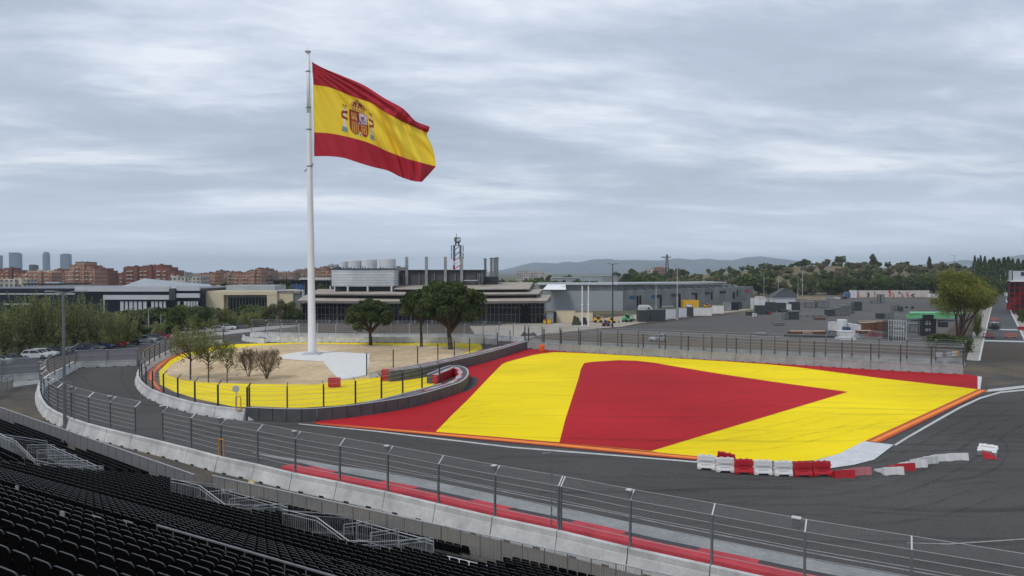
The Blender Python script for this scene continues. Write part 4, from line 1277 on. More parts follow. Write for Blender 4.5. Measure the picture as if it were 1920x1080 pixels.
def rail_panel(m, p0, p1, h=1.05, gap=0.13, mi=0, post=True, r=0.021):
    p0, p1 = Vector(p0), Vector(p1)
    up = Vector((0, 0, 1))
    m.tube(p0 + up * h, p1 + up * h, r * 1.25, r * 1.25, 6, mi)
    m.tube(p0 + up * (h - .16), p1 + up * (h - .16), r * 0.8, r * 0.8, 5, mi)
    m.tube(p0 + up * 0.08, p1 + up * 0.08, r * 0.8, r * 0.8, 5, mi)
    L = (p1 - p0).length
    n = max(1, int(L / gap))
    for i in range(n + 1):
        q = p0.lerp(p1, i / n)
        e = i in (0, n) and post
        m.tube(q, q + up * (h if e else h - .16), r * (1.2 if e else .4), r * (1.2 if e else .4), 5 if e else 4, mi)
def vomitory(P_, s0, s1, D0, k0, k1, label):
    t = empty('stair_enclosure', (*P_((s0 + s1) / 2, D0 - k0 * TREAD), 0), label, 'stair railing', 'railed stair openings in the stand')
    Df = D0 - (k0 - .5) * TREAD - 0.05
    Dn = D0 - (k1 + .5) * TREAD + 0.05
    zf, zn = ZT(k0 - 1), ZT(k1 + 1)
    def P3(s, D, z_): q = P_(s, D); return (q[0], q[1], z_)
    # near-side railing with a dip, left end railing
    m = MB()
    L = s1 - s0
    cut1, cut2 = s0 + L * 0.42, s0 + L * 0.78
    rail_panel(m, P3(s0, Dn, zn + .35), P3(cut1, Dn, zn + .35))
    rail_panel(m, P3(cut1, Dn, zn + .35), P3(cut2, Dn, zn - .35))
    rail_panel(m, P3(cut2, Dn, zn - .35), P3(s1, Dn, zn - .15))
    m.build('railing', M['rail'], t)
    m = MB(); rail_panel(m, P3(s0, Dn, zn + .3), P3(s0, Df, zf + .5)); m.build('railing', M['rail'], t)
    m = MB(); rail_panel(m, P3(s1, Dn, zn - .2), P3(s1, Df, zf + .3)); m.build('railing', M['rail'], t)
    # stepped cross railings
    n = max(3, int(L / 1.7))
    for i in range(n):
        s_ = s0 + L * (i + .6) / n
        m = MB()
        zz = zf + 0.75 - 0.1 * i / n * 3
        rail_panel(m, P3(s_ - .25, Df - 1.5, zz - .1), P3(s_ + .25, Df, zz - .3), h=1.05)
        m.build('railing', M['rail'], t)
    m = MB()
    rail_panel(m, P3(s0 + .3, Df - .02, zf + .3), P3(s1, Df - .02, zf + .15), gap=.12)
    m.build('railing', M['rail'], t)
    # landing, steps, diagonal handrails, side walls of the opening
    m = MB()
    c0 = s0 + L * 0.5
    m.prism([P_(c0, Dn + .05), P_(s1 - .05, Dn + .05), P_(s1 - .05, Df - .1), P_(c0, Df - .1)], 0.75, 0.82)
    for i in range(8):
        x0 = c0 - 0.3 * (i + 1)
        m.prism([P_(x0, Dn + .1), P_(x0 + .3, Dn + .1), P_(x0 + .3, Df - .8), P_(x0, Df - .8)], 0.72 - i * 0.09, 0.76 - i * .09)
    m.build('landing', M['deck_lt'], t)
    m = MB()
    for sA_ in (0.52, 0.86):
        x0 = s0 + L * sA_
        m.path([P3(x0 - .9, Dn + .5, 0.9), P3(x0, Dn + .9, 1.75), P3(x0 + .9, Dn + 1.1, 1.8)], 0.022, 6)
    m.build('handrail', M['rail'], t)
    m = MB()
    m.add([P3(s0, Dn, 0.0), P3(s1, Dn, 0.0), P3(s1, Dn, zn - 0.15), P3(s0, Dn, zn - .15)], [(0, 1, 2, 3)])
    m.add([P3(s0, Dn, 0.0), P3(s0, Df, 0.0), P3(s0, Df, zf), P3(s0, Dn, zn - .15)], [(0, 1, 2, 3)])
    m.add([P3(s1, Dn, 0.0), P3(s1, Df, 0.0), P3(s1, Df, zf), P3(s1, Dn, zn - .15)], [(0, 1, 2, 3)])
    m.build('side_panel', M['steel_dk'], t)
vomitory(PA, -35.6, -29.8, 29.4, 3, 6, 'light steel railed stair opening in the middle of the stand, between the other two')
vomitory(PA, -25.0, -19.8, 29.4, 3, 8, 'light steel railed stair opening nearest the bottom centre of the photo')
vomitory(PBp, -57.0, -47.6, 22.65, 5, 8, 'long light steel railed stair opening at the left of the stand')
vomitory(PBp, -70.0, -58.5, 22.65, 7, 11, 'light steel railed stair opening cut by the left edge of the photo')

t = [o for o in COL.objects if o.name.startswith('stair_enclosure')][1]
m = MB(); m.prism([PA(-19.5, 29.4 - 1.3), PA(-16.5, 29.4 - 1.3), PA(-16.5, 29.4 - 4.3), PA(-19.5, 29.4 - 4.3)], .9, .97)
m.build('landing', M['deck_lt'], t)
# front crowd fence: two runs with a little step between them
def crowd_fence(label, path, h, mname, step):
    t = empty('crowd_fence', (path[0][0], path[0][1], 0.045), label, 'fence')
    for p in path[::step]:
        m = MB(); m.tube((*p, 0.045), (*p, h + .02), 0.03, 0.03, 5); m.build('post', M['steel'], t)
    m = MB()
    m.sweep(path, [(-.03, h), (-.03, h + .06), (.03, h + .06), (.03, h)][::-1], closed=True)
    m.build('top_rail', M['steel_lt'], t)
    scr(path, 0.12, h, mname, 'mesh_panel', t)
crowd_fence('long low panelled crowd fence in front of the left part of the stand', [PBp(s, DF_B) for s in np.linspace(-92, -45.5, 36)], 1.25, 'scrim', 1)
crowd_fence('low barred steel crowd fence in front of the right part of the stand', [PA(s, DF_A + .02) for s in np.linspace(-40.5, 16, 46)], 1.25, 'scrim_lt', 1)
m = MB()
for s_ in np.arange(-40.5, 16, 0.13):
    q = PA(s_, DF_A + .06)
    m.tube((*q, 0.1), (*q, 1.2), 0.010, 0.010, 4, caps=False)
t = [o for o in COL.objects if o.name.startswith('crowd_fence')][-1]
m.build('bars', M['steel_lt'], t)

# things on the access road and on the near wall
def frame_thing(label, px_, py_, zb, w, h, ang, col='frame_or', cat='frame'):
    q = G(px_, py_, zb)
    t = MB()
    co_, si_ = math.cos(ang), math.sin(ang)
    def L(x, z_): return (q[0] + x * co_, q[1] + x * si_, zb + z_)
    for a, b in ((L(-w / 2, 0), L(-w / 2, h)), (L(w / 2, 0), L(w / 2, h)), (L(-w / 2, 0), L(w / 2, 0)), (L(-w / 2, h), L(w / 2, h)), (L(-w / 2, h * .5), L(-w / 4, h * .5))):
        t.tube(a, b, 0.05, 0.05, 5)
    return tag(t.build('marshal_opening_frame', M[col]), label, cat)
frame_thing('small orange metal frame standing on the foreground concrete wall', 415, 856, WH, 0.6, 1.3, -0.6)
frame_thing('small orange metal frame on the wall beside the yellow apron', 447, 768, WH, 0.55, 1.3, -0.2)
q = G(438, 765, WH)
m = MB(); m.tube((q[0] + .3, q[1] - .1, 3.1), (q[0] + .3, q[1] - .16, 3.1), 0.35, 0.35, 16); m.tube((q[0] + .3, q[1] + .05, 1.2), (q[0] + .3, q[1] + .05, 3.1), 0.03, 0.03, 5)
tag(m.build('round_sign', M['concrete_lt']), 'small round pale sign on the island fence beside the orange frame', 'sign')
q = G(470, 908)
m = MB(); m.add([(q[0] - .25, q[1], .05), (q[0] + .30, q[1] - .15, .05), (q[0] + .28, q[1] + .25, .05), (q[0] - .12, q[1] + .3, .05), (q[0] - .12, q[1] + .10, .42), (q[0] + .08, q[1] + .08, .30), (q[0] + .12, q[1] + .18, .24)], [(0, 1, 5, 4), (1, 2, 6, 5), (2, 3, 4, 6), (3, 0, 4), (4, 5, 6), (3, 2, 1, 0)])
tag(m.build('yellow_sack', mat('pale_yellow_sack', (0.55, 0.47, 0.25), 0.8, 0.2, 3)), 'small pale yellow sack lying on the access road under the wall', 'sack')
def light_gate(label, px_, yb, yt, arm):
    q = G(px_, yb, WH)
    zt = V(px_, yt, q[1])[2]
    m = MB(); m.tube((q[0], q[1], 1.0), (q[0], q[1], zt), 0.045, 0.04, 6); m.box((q[0] - arm / 2, q[1], zt), (abs(arm), 0.12, 0.08)); m.box((q[0] - arm, q[1], zt - .08), (0.3, 0.25, 0.16))
    return tag(m.build('camera_pole', M['steel']), label, 'pole')
light_gate('slim camera pole with a short arm beside the double fence post', 1034, 985, 850, 0.35)
light_gate('slim pole with a flat arm in the bend of the left track', 139, 787, 717, 0.8)

# tall double-headed lamp post by the wall
def lamp_post(label, base, H, arms, rad=0.13, group=None, mt='steel'):
    t = empty('street_lamp', (base[0], base[1], 0), label, 'street lamp', group)
    m = MB(); m.tube((base[0], base[1], 0), (base[0], base[1], H), rad, rad * .55, 10); m.tube((base[0], base[1], 0), (base[0], base[1], .5), rad * 1.5, rad * 1.3, 10)
    m.build('pole', M[mt], t)
    for ax, ay, dz in arms:
        m = MB(); m.tube((base[0], base[1], H - .1), (base[0] + ax * .75, base[1] + ay * .75, H + dz), rad * .4, rad * .35, 6)
        m.build('arm', M[mt], t)
        m = MB(); m.box((base[0] + ax, base[1] + ay, H + dz), (max(.35, abs(ax) * .55), .3, .12)); m.build('lamp_head', M['concrete_dk'], t)
    return t
b = G(122, 806)
lamp_post('tall grey double headed lamp post rising from the access road at the left', b, V(120, 549, b[1])[2], [(-1.3, 0, .15), (1.6, 0.2, .15)], 0.17)

# red crate and orange barrel near the barriers
q = G(627, 727)
t = MB(); t.box((q[0], q[1], .75), (1.45, .8, 1.1)); t.box((q[0], q[1], .17), (1.3, .6, .14)); t.box((q[0], q[1] - .41, .95), (1.5, .03, .1)); t.box((q[0], q[1] - .41, .5), (1.5, .03, .1))
tag(t.build('red_block', M['tec_red']), 'bright red plastic block standing alone on the yellow apron', 'block')
q = G(1016, 659)
t = MB(); t.lathe((q[0], q[1], .07), [(.45, 0), (.5, .06), (.52, .5), (.5, .55), (.52, .6), (.5, 1.1), (.44, 1.25)], 16)
tag(t.build('barrel', M['orange_plastic'], smooth=False), 'orange plastic barrel at the corner of the back fence', 'barrel')

# ------------------------------------------------------------------ water-filled barriers
def water_barrier(label, px_, py_, mt, ang, tilt=0.0, L=1.30, H=1.04, Wd=0.5, z=0.10, group='red and white water barriers at the run-off corner', roll=0.0):
    q = G(px_, py_, z)
    t = empty('water_barrier', (q[0], q[1], z), label, 'traffic barrier', group, ang)
    m = MB()
    hl, hw = L / 2, Wd / 2
    prof = [(-hw, .0), (-hw, .16), (-hw * .45, .42), (-.10, H - .08), (-.07, H), (.07, H), (.10, H - .08), (hw * .45, .42), (hw, .16), (hw, .0)]
    xs = [(-hl, 0), (-hl * .62, 0), (-hl * .50, .12), (hl * .50, .12), (hl * .62, 0), (hl, 0)]
    vs = []
    for x, cut_ in xs:
        for y, zz in prof:
            vs.append((x * (1 - 0.02 * zz / H), y, max(zz, cut_ if zz < .01 else zz)))
    n = len(prof)
    fs = []
    for i in range(len(xs) - 1):
        for j in range(n):
            k = (j + 1) % n
            fs.append((i * n + j, (i + 1) * n + j, (i + 1) * n + k, i * n + k))
    fs.append(tuple(range(n)))
    fs.append(tuple((len(xs) - 1) * n + j for j in range(n - 1, -1, -1)))
    m.add(vs, fs)
    M_ = Matrix.Rotation(tilt, 4, 'X') @ Matrix.Rotation(roll, 4, 'Y')
    lift = 0.0
    if tilt: lift = 0.25 * abs(math.sin(tilt))
    def fix(mm):
        mm.v = [tuple((M_ @ Vector(v)) + Vector((0, 0, lift))) for v in mm.v]
        return mm
    o = put(fix(m).mesh('body', M[mt]), 'body', t, loc=(0, 0, 0))
    k = MB(); k.tube((-hl * .35, 0, H - .02), (-hl * .35, 0, H + .05), .09, .09, 10); k.tube((hl * .35, 0, H - .02), (hl * .35, 0, H + .05), .09, .09, 10)
    put(fix(k).mesh('filler_cap', M[mt]), 'filler_cap', t, loc=(0, 0, 0))
    k = MB(); k.box((hl * .98, 0, H * .72), (.14, .16, .09)); k.box((-hl * .98, 0, H * .5), (.14, .16, .09)); k.box((0, -hw * .58, .36), (L * .55, .06, .10)); k.box((0, -.19, .7), (L * .7, .03, .05))
    put(fix(k).mesh('lug', M[mt]), 'lug', t, loc=(0, 0, 0))
    return t
for lab, x, y, mt, an in (('leftmost upright white water barrier in the row, turned towards the orange line', 1324, 879, 'wb_white', -.22),
                          ('upright white water barrier second from the left, beside the red one', 1359, 884, 'wb_white', -.08),
                          ('upright red water barrier between white ones', 1394, 887, 'wb_red', -.03),
                          ('upright white water barrier just right of the single red one', 1430, 889, 'wb_white', -.04),
                          ('upright white water barrier just left of the red pair', 1468, 891, 'wb_white', .0),
                          ('left one of the two upright red water barriers side by side', 1505, 892, 'wb_red', .03),
                          ('right one of the two upright red water barriers side by side', 1540, 891, 'wb_red', .05)):
    water_barrier(lab, x, y, mt, an)
water_barrier('red water barrier leaning behind the white ones at the left of the row', 1360, 873, 'wb_red', -.45, 0.30, roll=0.12)
for lab, x, y, mt, an in (('red water barrier toppled on its side right of the upright row', 1585, 893, 'wb_red', .12), ('toppled pinkish white water barrier next to the red toppled one', 1617, 888, 'tec_pink', .22),
                          ('toppled white water barrier at the near end of the curved line', 1677, 887, 'wb_white', .12), ('toppled red water barrier in the curved line of white ones', 1700, 880, 'wb_red', .2),
                          ('toppled white water barrier just beyond the red one of the line', 1724, 874, 'wb_white', .28), ('third from far end of the toppled white water barriers, slightly greyer', 1745, 867, 'concrete_lt', .33),
                          ('second from far end of the toppled white water barriers', 1769, 862, 'wb_white', .25), ('toppled white water barrier at the far end of the curved line', 1799, 860, 'wb_white', .08)):
    water_barrier(lab, x, y + 3, mt, an, -1.749, L=1.55, H=1.25, Wd=.62, z=0.06)
water_barrier('white water barrier with a red underside lying alone at the right', 1850, 856, 'wb_white', -.75, -1.0, z=0.06)
q = G(1848, 860)
m = MB()  # added red slab, stands in for the red underside of the barrier
fr = [(q[0] - .35, q[1] - .25, .06), (q[0] + .75, q[1] - .45, .06), (q[0] + .35, q[1] - .20, .42), (q[0] - .30, q[1] - .05, .62)]
bk = [(v[0] + .03, v[1] + .09, v[2] + .02) for v in fr]
m.add(fr + bk, [(0, 1, 2, 3), (7, 6, 5, 4), (0, 4, 5, 1), (1, 5, 6, 2), (2, 6, 7, 3), (3, 7, 4, 0)])
tag(m.build('underside_sheet', M['wb_red']), 'thin red sheet added as the underside of the lone white water barrier', 'sheet')
# ------------------------------------------------------------------ buildings
def bthing(name, label, cat, x, Y, group=None):
    return empty(name, (XX(x, Y), Y, 0), label, cat, group)
def slab(parent, name, mt, x0, x1, y0, y1, Y, depth=1.0, dy=0.0, zmin=None):
    """box whose front face at depth Y+dy spans pixels x0..x1 and y0(top)..y1(bottom)"""
    a, b = XX(x0, Y), XX(x1, Y)
    zt = HZ(y0, Y)
    zb = HZ(y1, Y) if zmin is None else zmin
    m = MB()
    m.box(((a + b) / 2, Y + dy + depth / 2, (zt + zb) / 2), (b - a, depth, zt - zb))
    return m.build(name, M[mt] if isinstance(mt, str) else mt, parent)

# navy exhibition building, left
Y = 232
t = bthing('exhibition_building', 'long navy blue building with white fascia bands and white vertical fins behind the left trees', 'building', 190, Y)
m = MB(); x0, x1 = XX(-90, Y), XX(376, Y)
m.box(((x0 + x1) / 2, Y + 30, HZ(541, Y) / 2), (x1 - x0, 58, HZ(541, Y))); m.build('wall', M['navy'], t)
slab(t, 'fascia', 'white_clad', 143, 321, 537, 546.5, Y, 0.8, -0.9)
slab(t, 'fascia', 'white_clad', 333, 376, 536, 545, Y, 0.8, -0.9)
slab(t, 'fascia', 'white_clad', 197, 321, 553, 561.5, Y, 0.8, -1.3)
slab(t, 'fascia', 'white_clad', 333, 376.5, 550, 558, Y, 0.8, -1.3)
slab(t, 'fascia', 'concrete_lt', -90, 143, 550, 552, Y, 0.5, -0.9)
slab(t, 'fascia', 'concrete_lt', 10, 64, 569, 571, Y, 0.5, -0.9)
slab(t, 'stair_tower', 'steel_dk', 321.5, 332.5, 541, 562, Y, 2.0, -1.8)
slab(t, 'white_column', 'white_clad', 196.5, 198, 561, 592, Y, .3, -0.9)
for a, b in ((227, 233), (236, 241), (244, 250), (252.5, 258), (261, 267), (270, 276), (285, 290), (292.5, 297), (300, 305), (308, 312), (334, 338), (346, 351), (353, 357), (359, 362), (364, 367), (369, 372)):
    slab(t, 'fin', 'white_clad', a, b, 565, 600, Y, 0.5, -0.7)
m = MB()
ax, az = XX(268, Y + 25), HZ(522, Y + 25)
b0, b1, bz = XX(218, Y + 5), XX(326, Y + 5), HZ(541.5, Y + 5)
m.add([(b0, Y + 4, bz), (b1, Y + 4, bz), (b1, Y + 50, bz), (b0, Y + 50, bz), (ax, Y + 26, az)], [(0, 1, 4), (1, 2, 4), (2, 3, 4), (3, 0, 4)])
m.build('pyramid_roof', M['roof_grey'], t)
slab(t, 'roof_vent', 'white_clad', 272, 281, 534, 537.5, Y + 14, 1.5)
# low roofs behind it on the far left
Y = 300
t = bthing('workshop', 'low pale roofed workshop between the navy building and the brick flats', 'building', 105, Y)
m = MB(); m.box((XX(105, Y), Y + 12, HZ(537, Y) / 2), (XX(165, Y) - XX(45, Y), 24, HZ(537, Y))); m.build('wall', M['grey_clad2'], t)
slab(t, 'roof', 'dark', 46, 122, 531, 534, Y, 20, -1)
slab(t, 'roof_light', 'white_clad', 84, 110, 529, 531, Y, 3)
slab(t, 'chimney', 'cream', 36, 40, 522, 534, Y, 2)
t = bthing('white_tent_roof', 'small white tent roof behind the navy building at the left', 'tent', 125, 262)
m = MB()
for x0, x1, ya, yb in ((95, 123, 544, 549), (122, 150, 541, 548)):
    a, b, c_ = XX(x0, 262), XX(x1, 262), (XX(x0, 262) + XX(x1, 262)) / 2
    m.add([(a, 262, HZ(yb, 262)), (b, 262, HZ(yb, 262)), (b, 270, HZ(yb, 262)), (a, 270, HZ(yb, 262)), (c_, 266, HZ(ya, 262))], [(0, 1, 4), (1, 2, 4), (2, 3, 4), (3, 0, 4)])
m.build('canopy', M['pole_white'], t)
m = MB()
for x in (96, 122, 149): m.tube((XX(x, 262), 263, 0), (XX(x, 262), 263, HZ(549, 262)), .12, .12, 6)
m.build('post', M['steel'], t)

# cream building
Y = 236
t = bthing('cream_building', 'cream rendered building with a wide dark glazed recess', 'building', 455, Y)
x0, x1 = XX(385, Y), XX(519, Y)
zt = HZ(546, Y)
m = MB(); m.box(((x0 + x1) / 2, Y + 14, zt / 2), (x1 - x0, 24, zt)); m.build('wall', M['cream'], t)
slab(t, 'wall', 'cream', 385, 419, 546, 600, Y, 2.0, -0.0, 0)
slab(t, 'lintel', 'cream', 419, 519, 546, 553, Y, 2.0, 0.0)
slab(t, 'glazing', 'glass_dk', 424, 500, 554, 600, Y, .3, 1.6, 0)
slab(t, 'glazing', 'mullion', 425, 500, 554, 558, Y, .1, 1.45)
for i in range(13): slab(t, 'mullion', 'mullion', 427 + i * 6, 427.7 + i * 6, 558, 600, Y, .15, 1.4, 0)
slab(t, 'upper_storey', 'roof_grey', 424, 515, 535, 547, Y + 8, 12)
slab(t, 'wall', 'cream', 500, 519, 553, 600, Y, 1.5, 0.1, 0)
slab(t, 'frame', 'white_clad', 519, 568, 543.5, 546, Y, 1.5, 0.2)
slab(t, 'frame', 'white_clad', 566, 568, 546, 570, Y, 1.5, 0.2)
slab(t, 'louvre', 'steel', 548, 566, 550, 570, Y, .5, 1.2)
slab(t, 'side_wall', 'cream', 519, 548, 546, 590, Y, .8, 0.8, 0)
# dark glazed block behind, with a thin pale roof
Y = 290
t = bthing('glazed_office_block', 'dark glazed office block with a thin pale roof left of the drum pavilion', 'building', 580, Y)
m = MB(); m.box(((XX(512, Y) + XX(620, Y)) / 2, Y + 10, HZ(527, Y) / 2), (XX(620, Y) - XX(512, Y), 20, HZ(527, Y))); m.build('wall', M['dark'], t)
slab(t, 'roof', 'concrete_lt', 563, 621, 521.5, 524.5, Y, 18, -2)
slab(t, 'roof', 'dark', 500, 563, 524, 527, Y, 18, -1)
for x in (527, 541, 556, 571, 600, 612): slab(t, 'mullion', 'mullion', x, x + 1, 530, 560, Y, .3, -.4)
slab(t, 'blue_panel', 'blue', 545, 570, 533, 542, Y, .2, -.25)

# pavilion with the drum
t = bthing('pavilion', 'low pavilion with stacked tan roofs, silver drum block and dark glazed front behind the pines', 'building', 790, 196)
def arcplan(x0, x1, Y0, Y1, bow, depth, n=24):
    a, b = (XX(x0, Y0), Y0), (XX(x1, Y1), Y1)
    pts = []
    for i in range(n + 1):
        q = i / n
        pts.append((a[0] + (b[0] - a[0]) * q, a[1] + (b[1] - a[1]) * q - bow * math.sin(math.pi * q)))
    return pts + [(b[0] + 2, b[1] + depth), (a[0] - 2, a[1] + depth)]
def roof_plate(name, plan, z0, z1, zb, mt, mt2, inset=0.0):
    """tilting plate: fascia z0..z1 at the front, roof sheet rising to zb at the back"""
    n = len(plan)
    vs = [(p[0], p[1], z0) for p in plan] + [(p[0], p[1], z1 if i < n - 2 else zb) for i, p in enumerate(plan)]
    m = MB()
    m.add(vs, [tuple(range(n - 1, -1, -1))] + [(i, (i + 1) % n, n + (i + 1) % n, n + i) for i in range(n)], 1)
    # triangulated top fan keeps the warped sheet clean
    top = []
    k = n - 2
    for i in range(k - 1):
        j0 = n - 1 if i < (k - 1) / 2 else n - 2
        top.append((n + i, n + i + 1, n + j0))
    mid = int((k - 1 + 1) / 2)
    top.append((n + mid, n + n - 2, n + n - 1))
    m.add(vs, top, 0)
    return m.build(name, [M[mt], M[mt2]], t)
z_low = HZ(570, 198)
gl = arcplan(566, 1020, 203, 203, 4, 30)
m = MB(); m.prism(gl, 0, z_low - .1); m.build('glazing', M['glass_dk'], t)
# mullions along the curved front
for i in range(0, 60):
    q = i / 59
    x = XX(566, 203) + (XX(1020, 203) - XX(566, 203)) * q
    yy = 203 - 4 * math.sin(math.pi * q) - .12
    m = MB(); m.box((x, yy, z_low / 2), (.55 if i % 9 == 0 else .16, .2, z_low)); m.build('mullion', M['mullion'] if i % 9 else M['roof_under'], t)
for zz in (2.6, 4.6):
    m = MB(); m.sweep([(p[0], p[1] - .1) for p in gl[:-2]], [(-.1, zz), (-.1, zz + .12), (.1, zz + .12), (.1, zz)][::-1], closed=True); m.build('transom', M['mullion'], t)
m = MB(); m.prism(arcplan(600, 640, 202.2, 202, .5, 2, 4), 0, z_low - .6); m.build('entrance', M['black'], t)
m = MB(); m.prism(arcplan(965, 995, 202.0, 202.2, .5, 2, 4), 0, z_low - .6); m.build('entrance', M['black'], t)
roof_plate('lower_roof', arcplan(556, 1026, 200, 199, 5.5, 16), HZ(568.5, 198), HZ(564, 198), HZ(558, 198) + 0.2, 'roof_tan', 'roof_under')
m = MB(); m.prism(arcplan(590, 1005, 207.5, 207, 4, 20), z_low, HZ(552, 205)); m.build('clerestory', M['dark'], t)
roof_plate('middle_roof', arcplan(578, 1010, 206, 205.5, 5, 18), HZ(554, 202), HZ(551.5, 202), HZ(545, 205), 'roof_tan', 'roof_under')
m = MB(); m.prism(arcplan(730, 985, 213, 213, 2, 14), HZ(552, 205), HZ(543, 212)); m.build('clerestory', M['dark'], t)
roof_plate('upper_roof', arcplan(738, 992, 211, 211, 3, 22), HZ(543.5, 210), HZ(542, 210), HZ(530, 222), 'roof_tan', 'roof_under')
# drum block
Yd = 212
slab(t, 'undercroft', 'dark', 624, 736, 537, 550, Yd, 12, 1.4)
dr = MB()
pl = []
for i in range(13):
    q = i / 12
    pl.append((XX(620, Yd) + (XX(737, Yd) - XX(620, Yd)) * q, Yd + 2 - 2.6 * math.sin(math.pi * (0.1 + 0.75 * q))))
pl += [(XX(752, Yd + 14), Yd + 14), (XX(625, Yd + 14), Yd + 14)]
dr.prism(pl, HZ(537, Yd), HZ(505.5, Yd))
dr.build('drum_wall', facade_mat('silver_louvre_panels', (0.62, 0.63, 0.64), (0.42, 0.43, 0.45), 2.6, 0.82, 0.97, 0.16), t)
m = MB(); m.prism([(p[0] * 1.0, p[1] - .25) for p in pl], HZ(505.5, Yd), HZ(503, Yd)); m.build('drum_roof', M['steel_dk'], t)
for zz in (509, 514, 519, 524, 529, 534):
    m = MB(); m.sweep([(p[0], p[1] - .04) for p in pl[:-2]], [(-.06, HZ(zz, Yd) - .1), (-.06, HZ(zz, Yd) + .1), (.06, HZ(zz, Yd) + .1), (.06, HZ(zz, Yd) - .1)][::-1], closed=True); m.build('louvre', M['steel_lt'], t)
for x in (620.5, 628.5, 652.5, 689.5, 734): slab(t, 'column', 'concrete_lt', x, x + 3 if x > 650 else x + 2, 536, 551, Yd, .6, -1.6)
for x0, x1, yt, yb in ((628.5, 645, 489, 504), (645, 671, 487.5, 504), (671, 701, 485.8, 504), (705.5, 737, 484.5, 504)):
    c_, r = (XX(x0, Yd) + XX(x1, Yd)) / 2, (XX(x1, Yd) - XX(x0, Yd)) / 2
    m = MB(); z0_ = HZ(yb, Yd)
    H_ = HZ(yt, Yd) - z0_
    m.lathe((c_, Yd + 5, z0_), [(r, 0.6), (r, H_ - .1), (r - .1, H_), (r - .35, H_), (r - .4, H_ - .5)], 26); m.build('tank', M['louver'], t, smooth=False)
    m = MB()
    for k in range(10):
        a = 2 * math.pi * k / 10
        m.tube((c_ + r * .9 * math.cos(a), Yd + 5 + r * .9 * math.sin(a), z0_), (c_ + r * .9 * math.cos(a), Yd + 5 + r * .9 * math.sin(a), z0_ + .7), .1, .1, 5)
    m.build('tank_leg', M['steel'], t)
m = MB(); m.lathe((XX(620.5, Yd), Yd + 7, HZ(504.5, Yd)), [(1.1, 0), (1.2, .6), (1.0, 1.2), (.4, 1.5)], 14); m.build('vent', M['steel'], t)
m = MB()
for i in range(12):
    xx = XX(739 + i * 1.8, Yd); m.tube((xx, Yd + 3, HZ(505, Yd)), (xx, Yd + 3, HZ(505, Yd) + .9 + .4 * math.sin(i * 3)), .05, .05, 4)
m.box((XX(749, Yd), Yd + 4, HZ(504, Yd)), (3.0, 2.0, 1.0)); m.box((XX(743, Yd), Yd + 4, HZ(503, Yd)), (1.0, 1.0, 1.4))
m.build('roof_plant', M['steel'], t)
# rear hall with tall columns and flues
Yh = 222
slab(t, 'rear_hall', mat('ribbed_dark_wall', (0.075, 0.075, 0.078), 0.7, 0.2, 0.3), 752, 893, 508, 536, Yh, 16)
m = MB(); m.prism([(XX(893, Yh), Yh), (XX(903, Yh + 5), Yh + 5), (XX(908, Yh + 14), Yh + 14), (XX(893, Yh + 16), Yh + 16)], HZ(536, Yh), HZ(508, Yh)); m.build('rear_hall', M['steel_dk'], t)
slab(t, 'hall_roof', 'dark', 751, 910, 505.8, 508, Yh, 18, -.8)
for x in (760.8, 797.5, 833, 863.5):
    slab(t, 'tall_column', 'concrete_dk', x, x + 5, 481.5, 536, Yh, 1.0, -1.1)
for x in (757, 785.5, 814, 853, 895.5, 899, 903): slab(t, 'slim_column', 'steel', x, x + 1.6, 512, 535, Yh, .4, -.5)
slab(t, 'rail', 'concrete_lt', 870, 896, 525, 526.4, Yh, .2, -.8)
for x, yt in ((908.5, 486), (920, 484.5), (926, 484.8), (931, 483.6)):
    xx = XX(x + 1.3, Yh + 3)
    m = MB(); m.tube((xx, Yh + 3, HZ(536, Yh)), (xx, Yh + 3, HZ(yt, Yh + 3)), .42, .42, 12); m.lathe((xx, Yh + 3, HZ(yt, Yh + 3) - .1), [(.5, 0), (.62, .25), (.3, .35)], 12)
    m.build('flue', M['steel'], t)
slab(t, 'plant_room', 'dark', 907, 934, 519, 534, Yh, 8, 2)

# communication mast behind the pavilion
Ym = 262
mx0, mt_ = XX(857.5, Ym), HZ(437, Ym)
t = bthing('communication_mast', 'tall lattice antenna mast with red and white base section behind the pavilion', 'antenna mast', 857.5, Ym)
zs = [0, HZ(505, Ym), HZ(497, Ym), HZ(489, Ym), HZ(482, Ym), HZ(460, Ym), HZ(445, Ym)]
for i in range(len(zs) - 1):
    m = MB()
    a0, a1 = zs[i], zs[i + 1]
    w_ = 1.25 if i < 5 else .6
    for sx, sy in ((-1, -1), (1, -1), (1, 1), (-1, 1)):
        m.tube((mx0 + sx * w_, Ym + sy * w_, a0), (mx0 + sx * w_, Ym + sy * w_, a1), .30, .30, 5)
    nb = max(1, int((a1 - a0) / 1.6))
    for k in range(nb):
        z0_, z1_ = a0 + (a1 - a0) * k / nb, a0 + (a1 - a0) * (k + 1) / nb
        for sx, sy, ex, ey in ((-1, -1, 1, -1), (1, -1, 1, 1), (-1, 1, -1, -1)):
            m.tube((mx0 + sx * w_, Ym + sy * w_, z0_), (mx0 + ex * w_, Ym + ey * w_, z1_), .20, .20, 4)
    m.build('lattice_section', M[('wb_white', 'wb_red', 'wb_white', 'wb_red', 'steel', 'steel')[i]] if i < 6 else M['steel'], t)
m = MB(); m.tube((mx0 - .3, Ym, HZ(447, Ym)), (mx0 - .3, Ym, mt_), .2, .07, 6); m.build('spire', M['steel'], t)
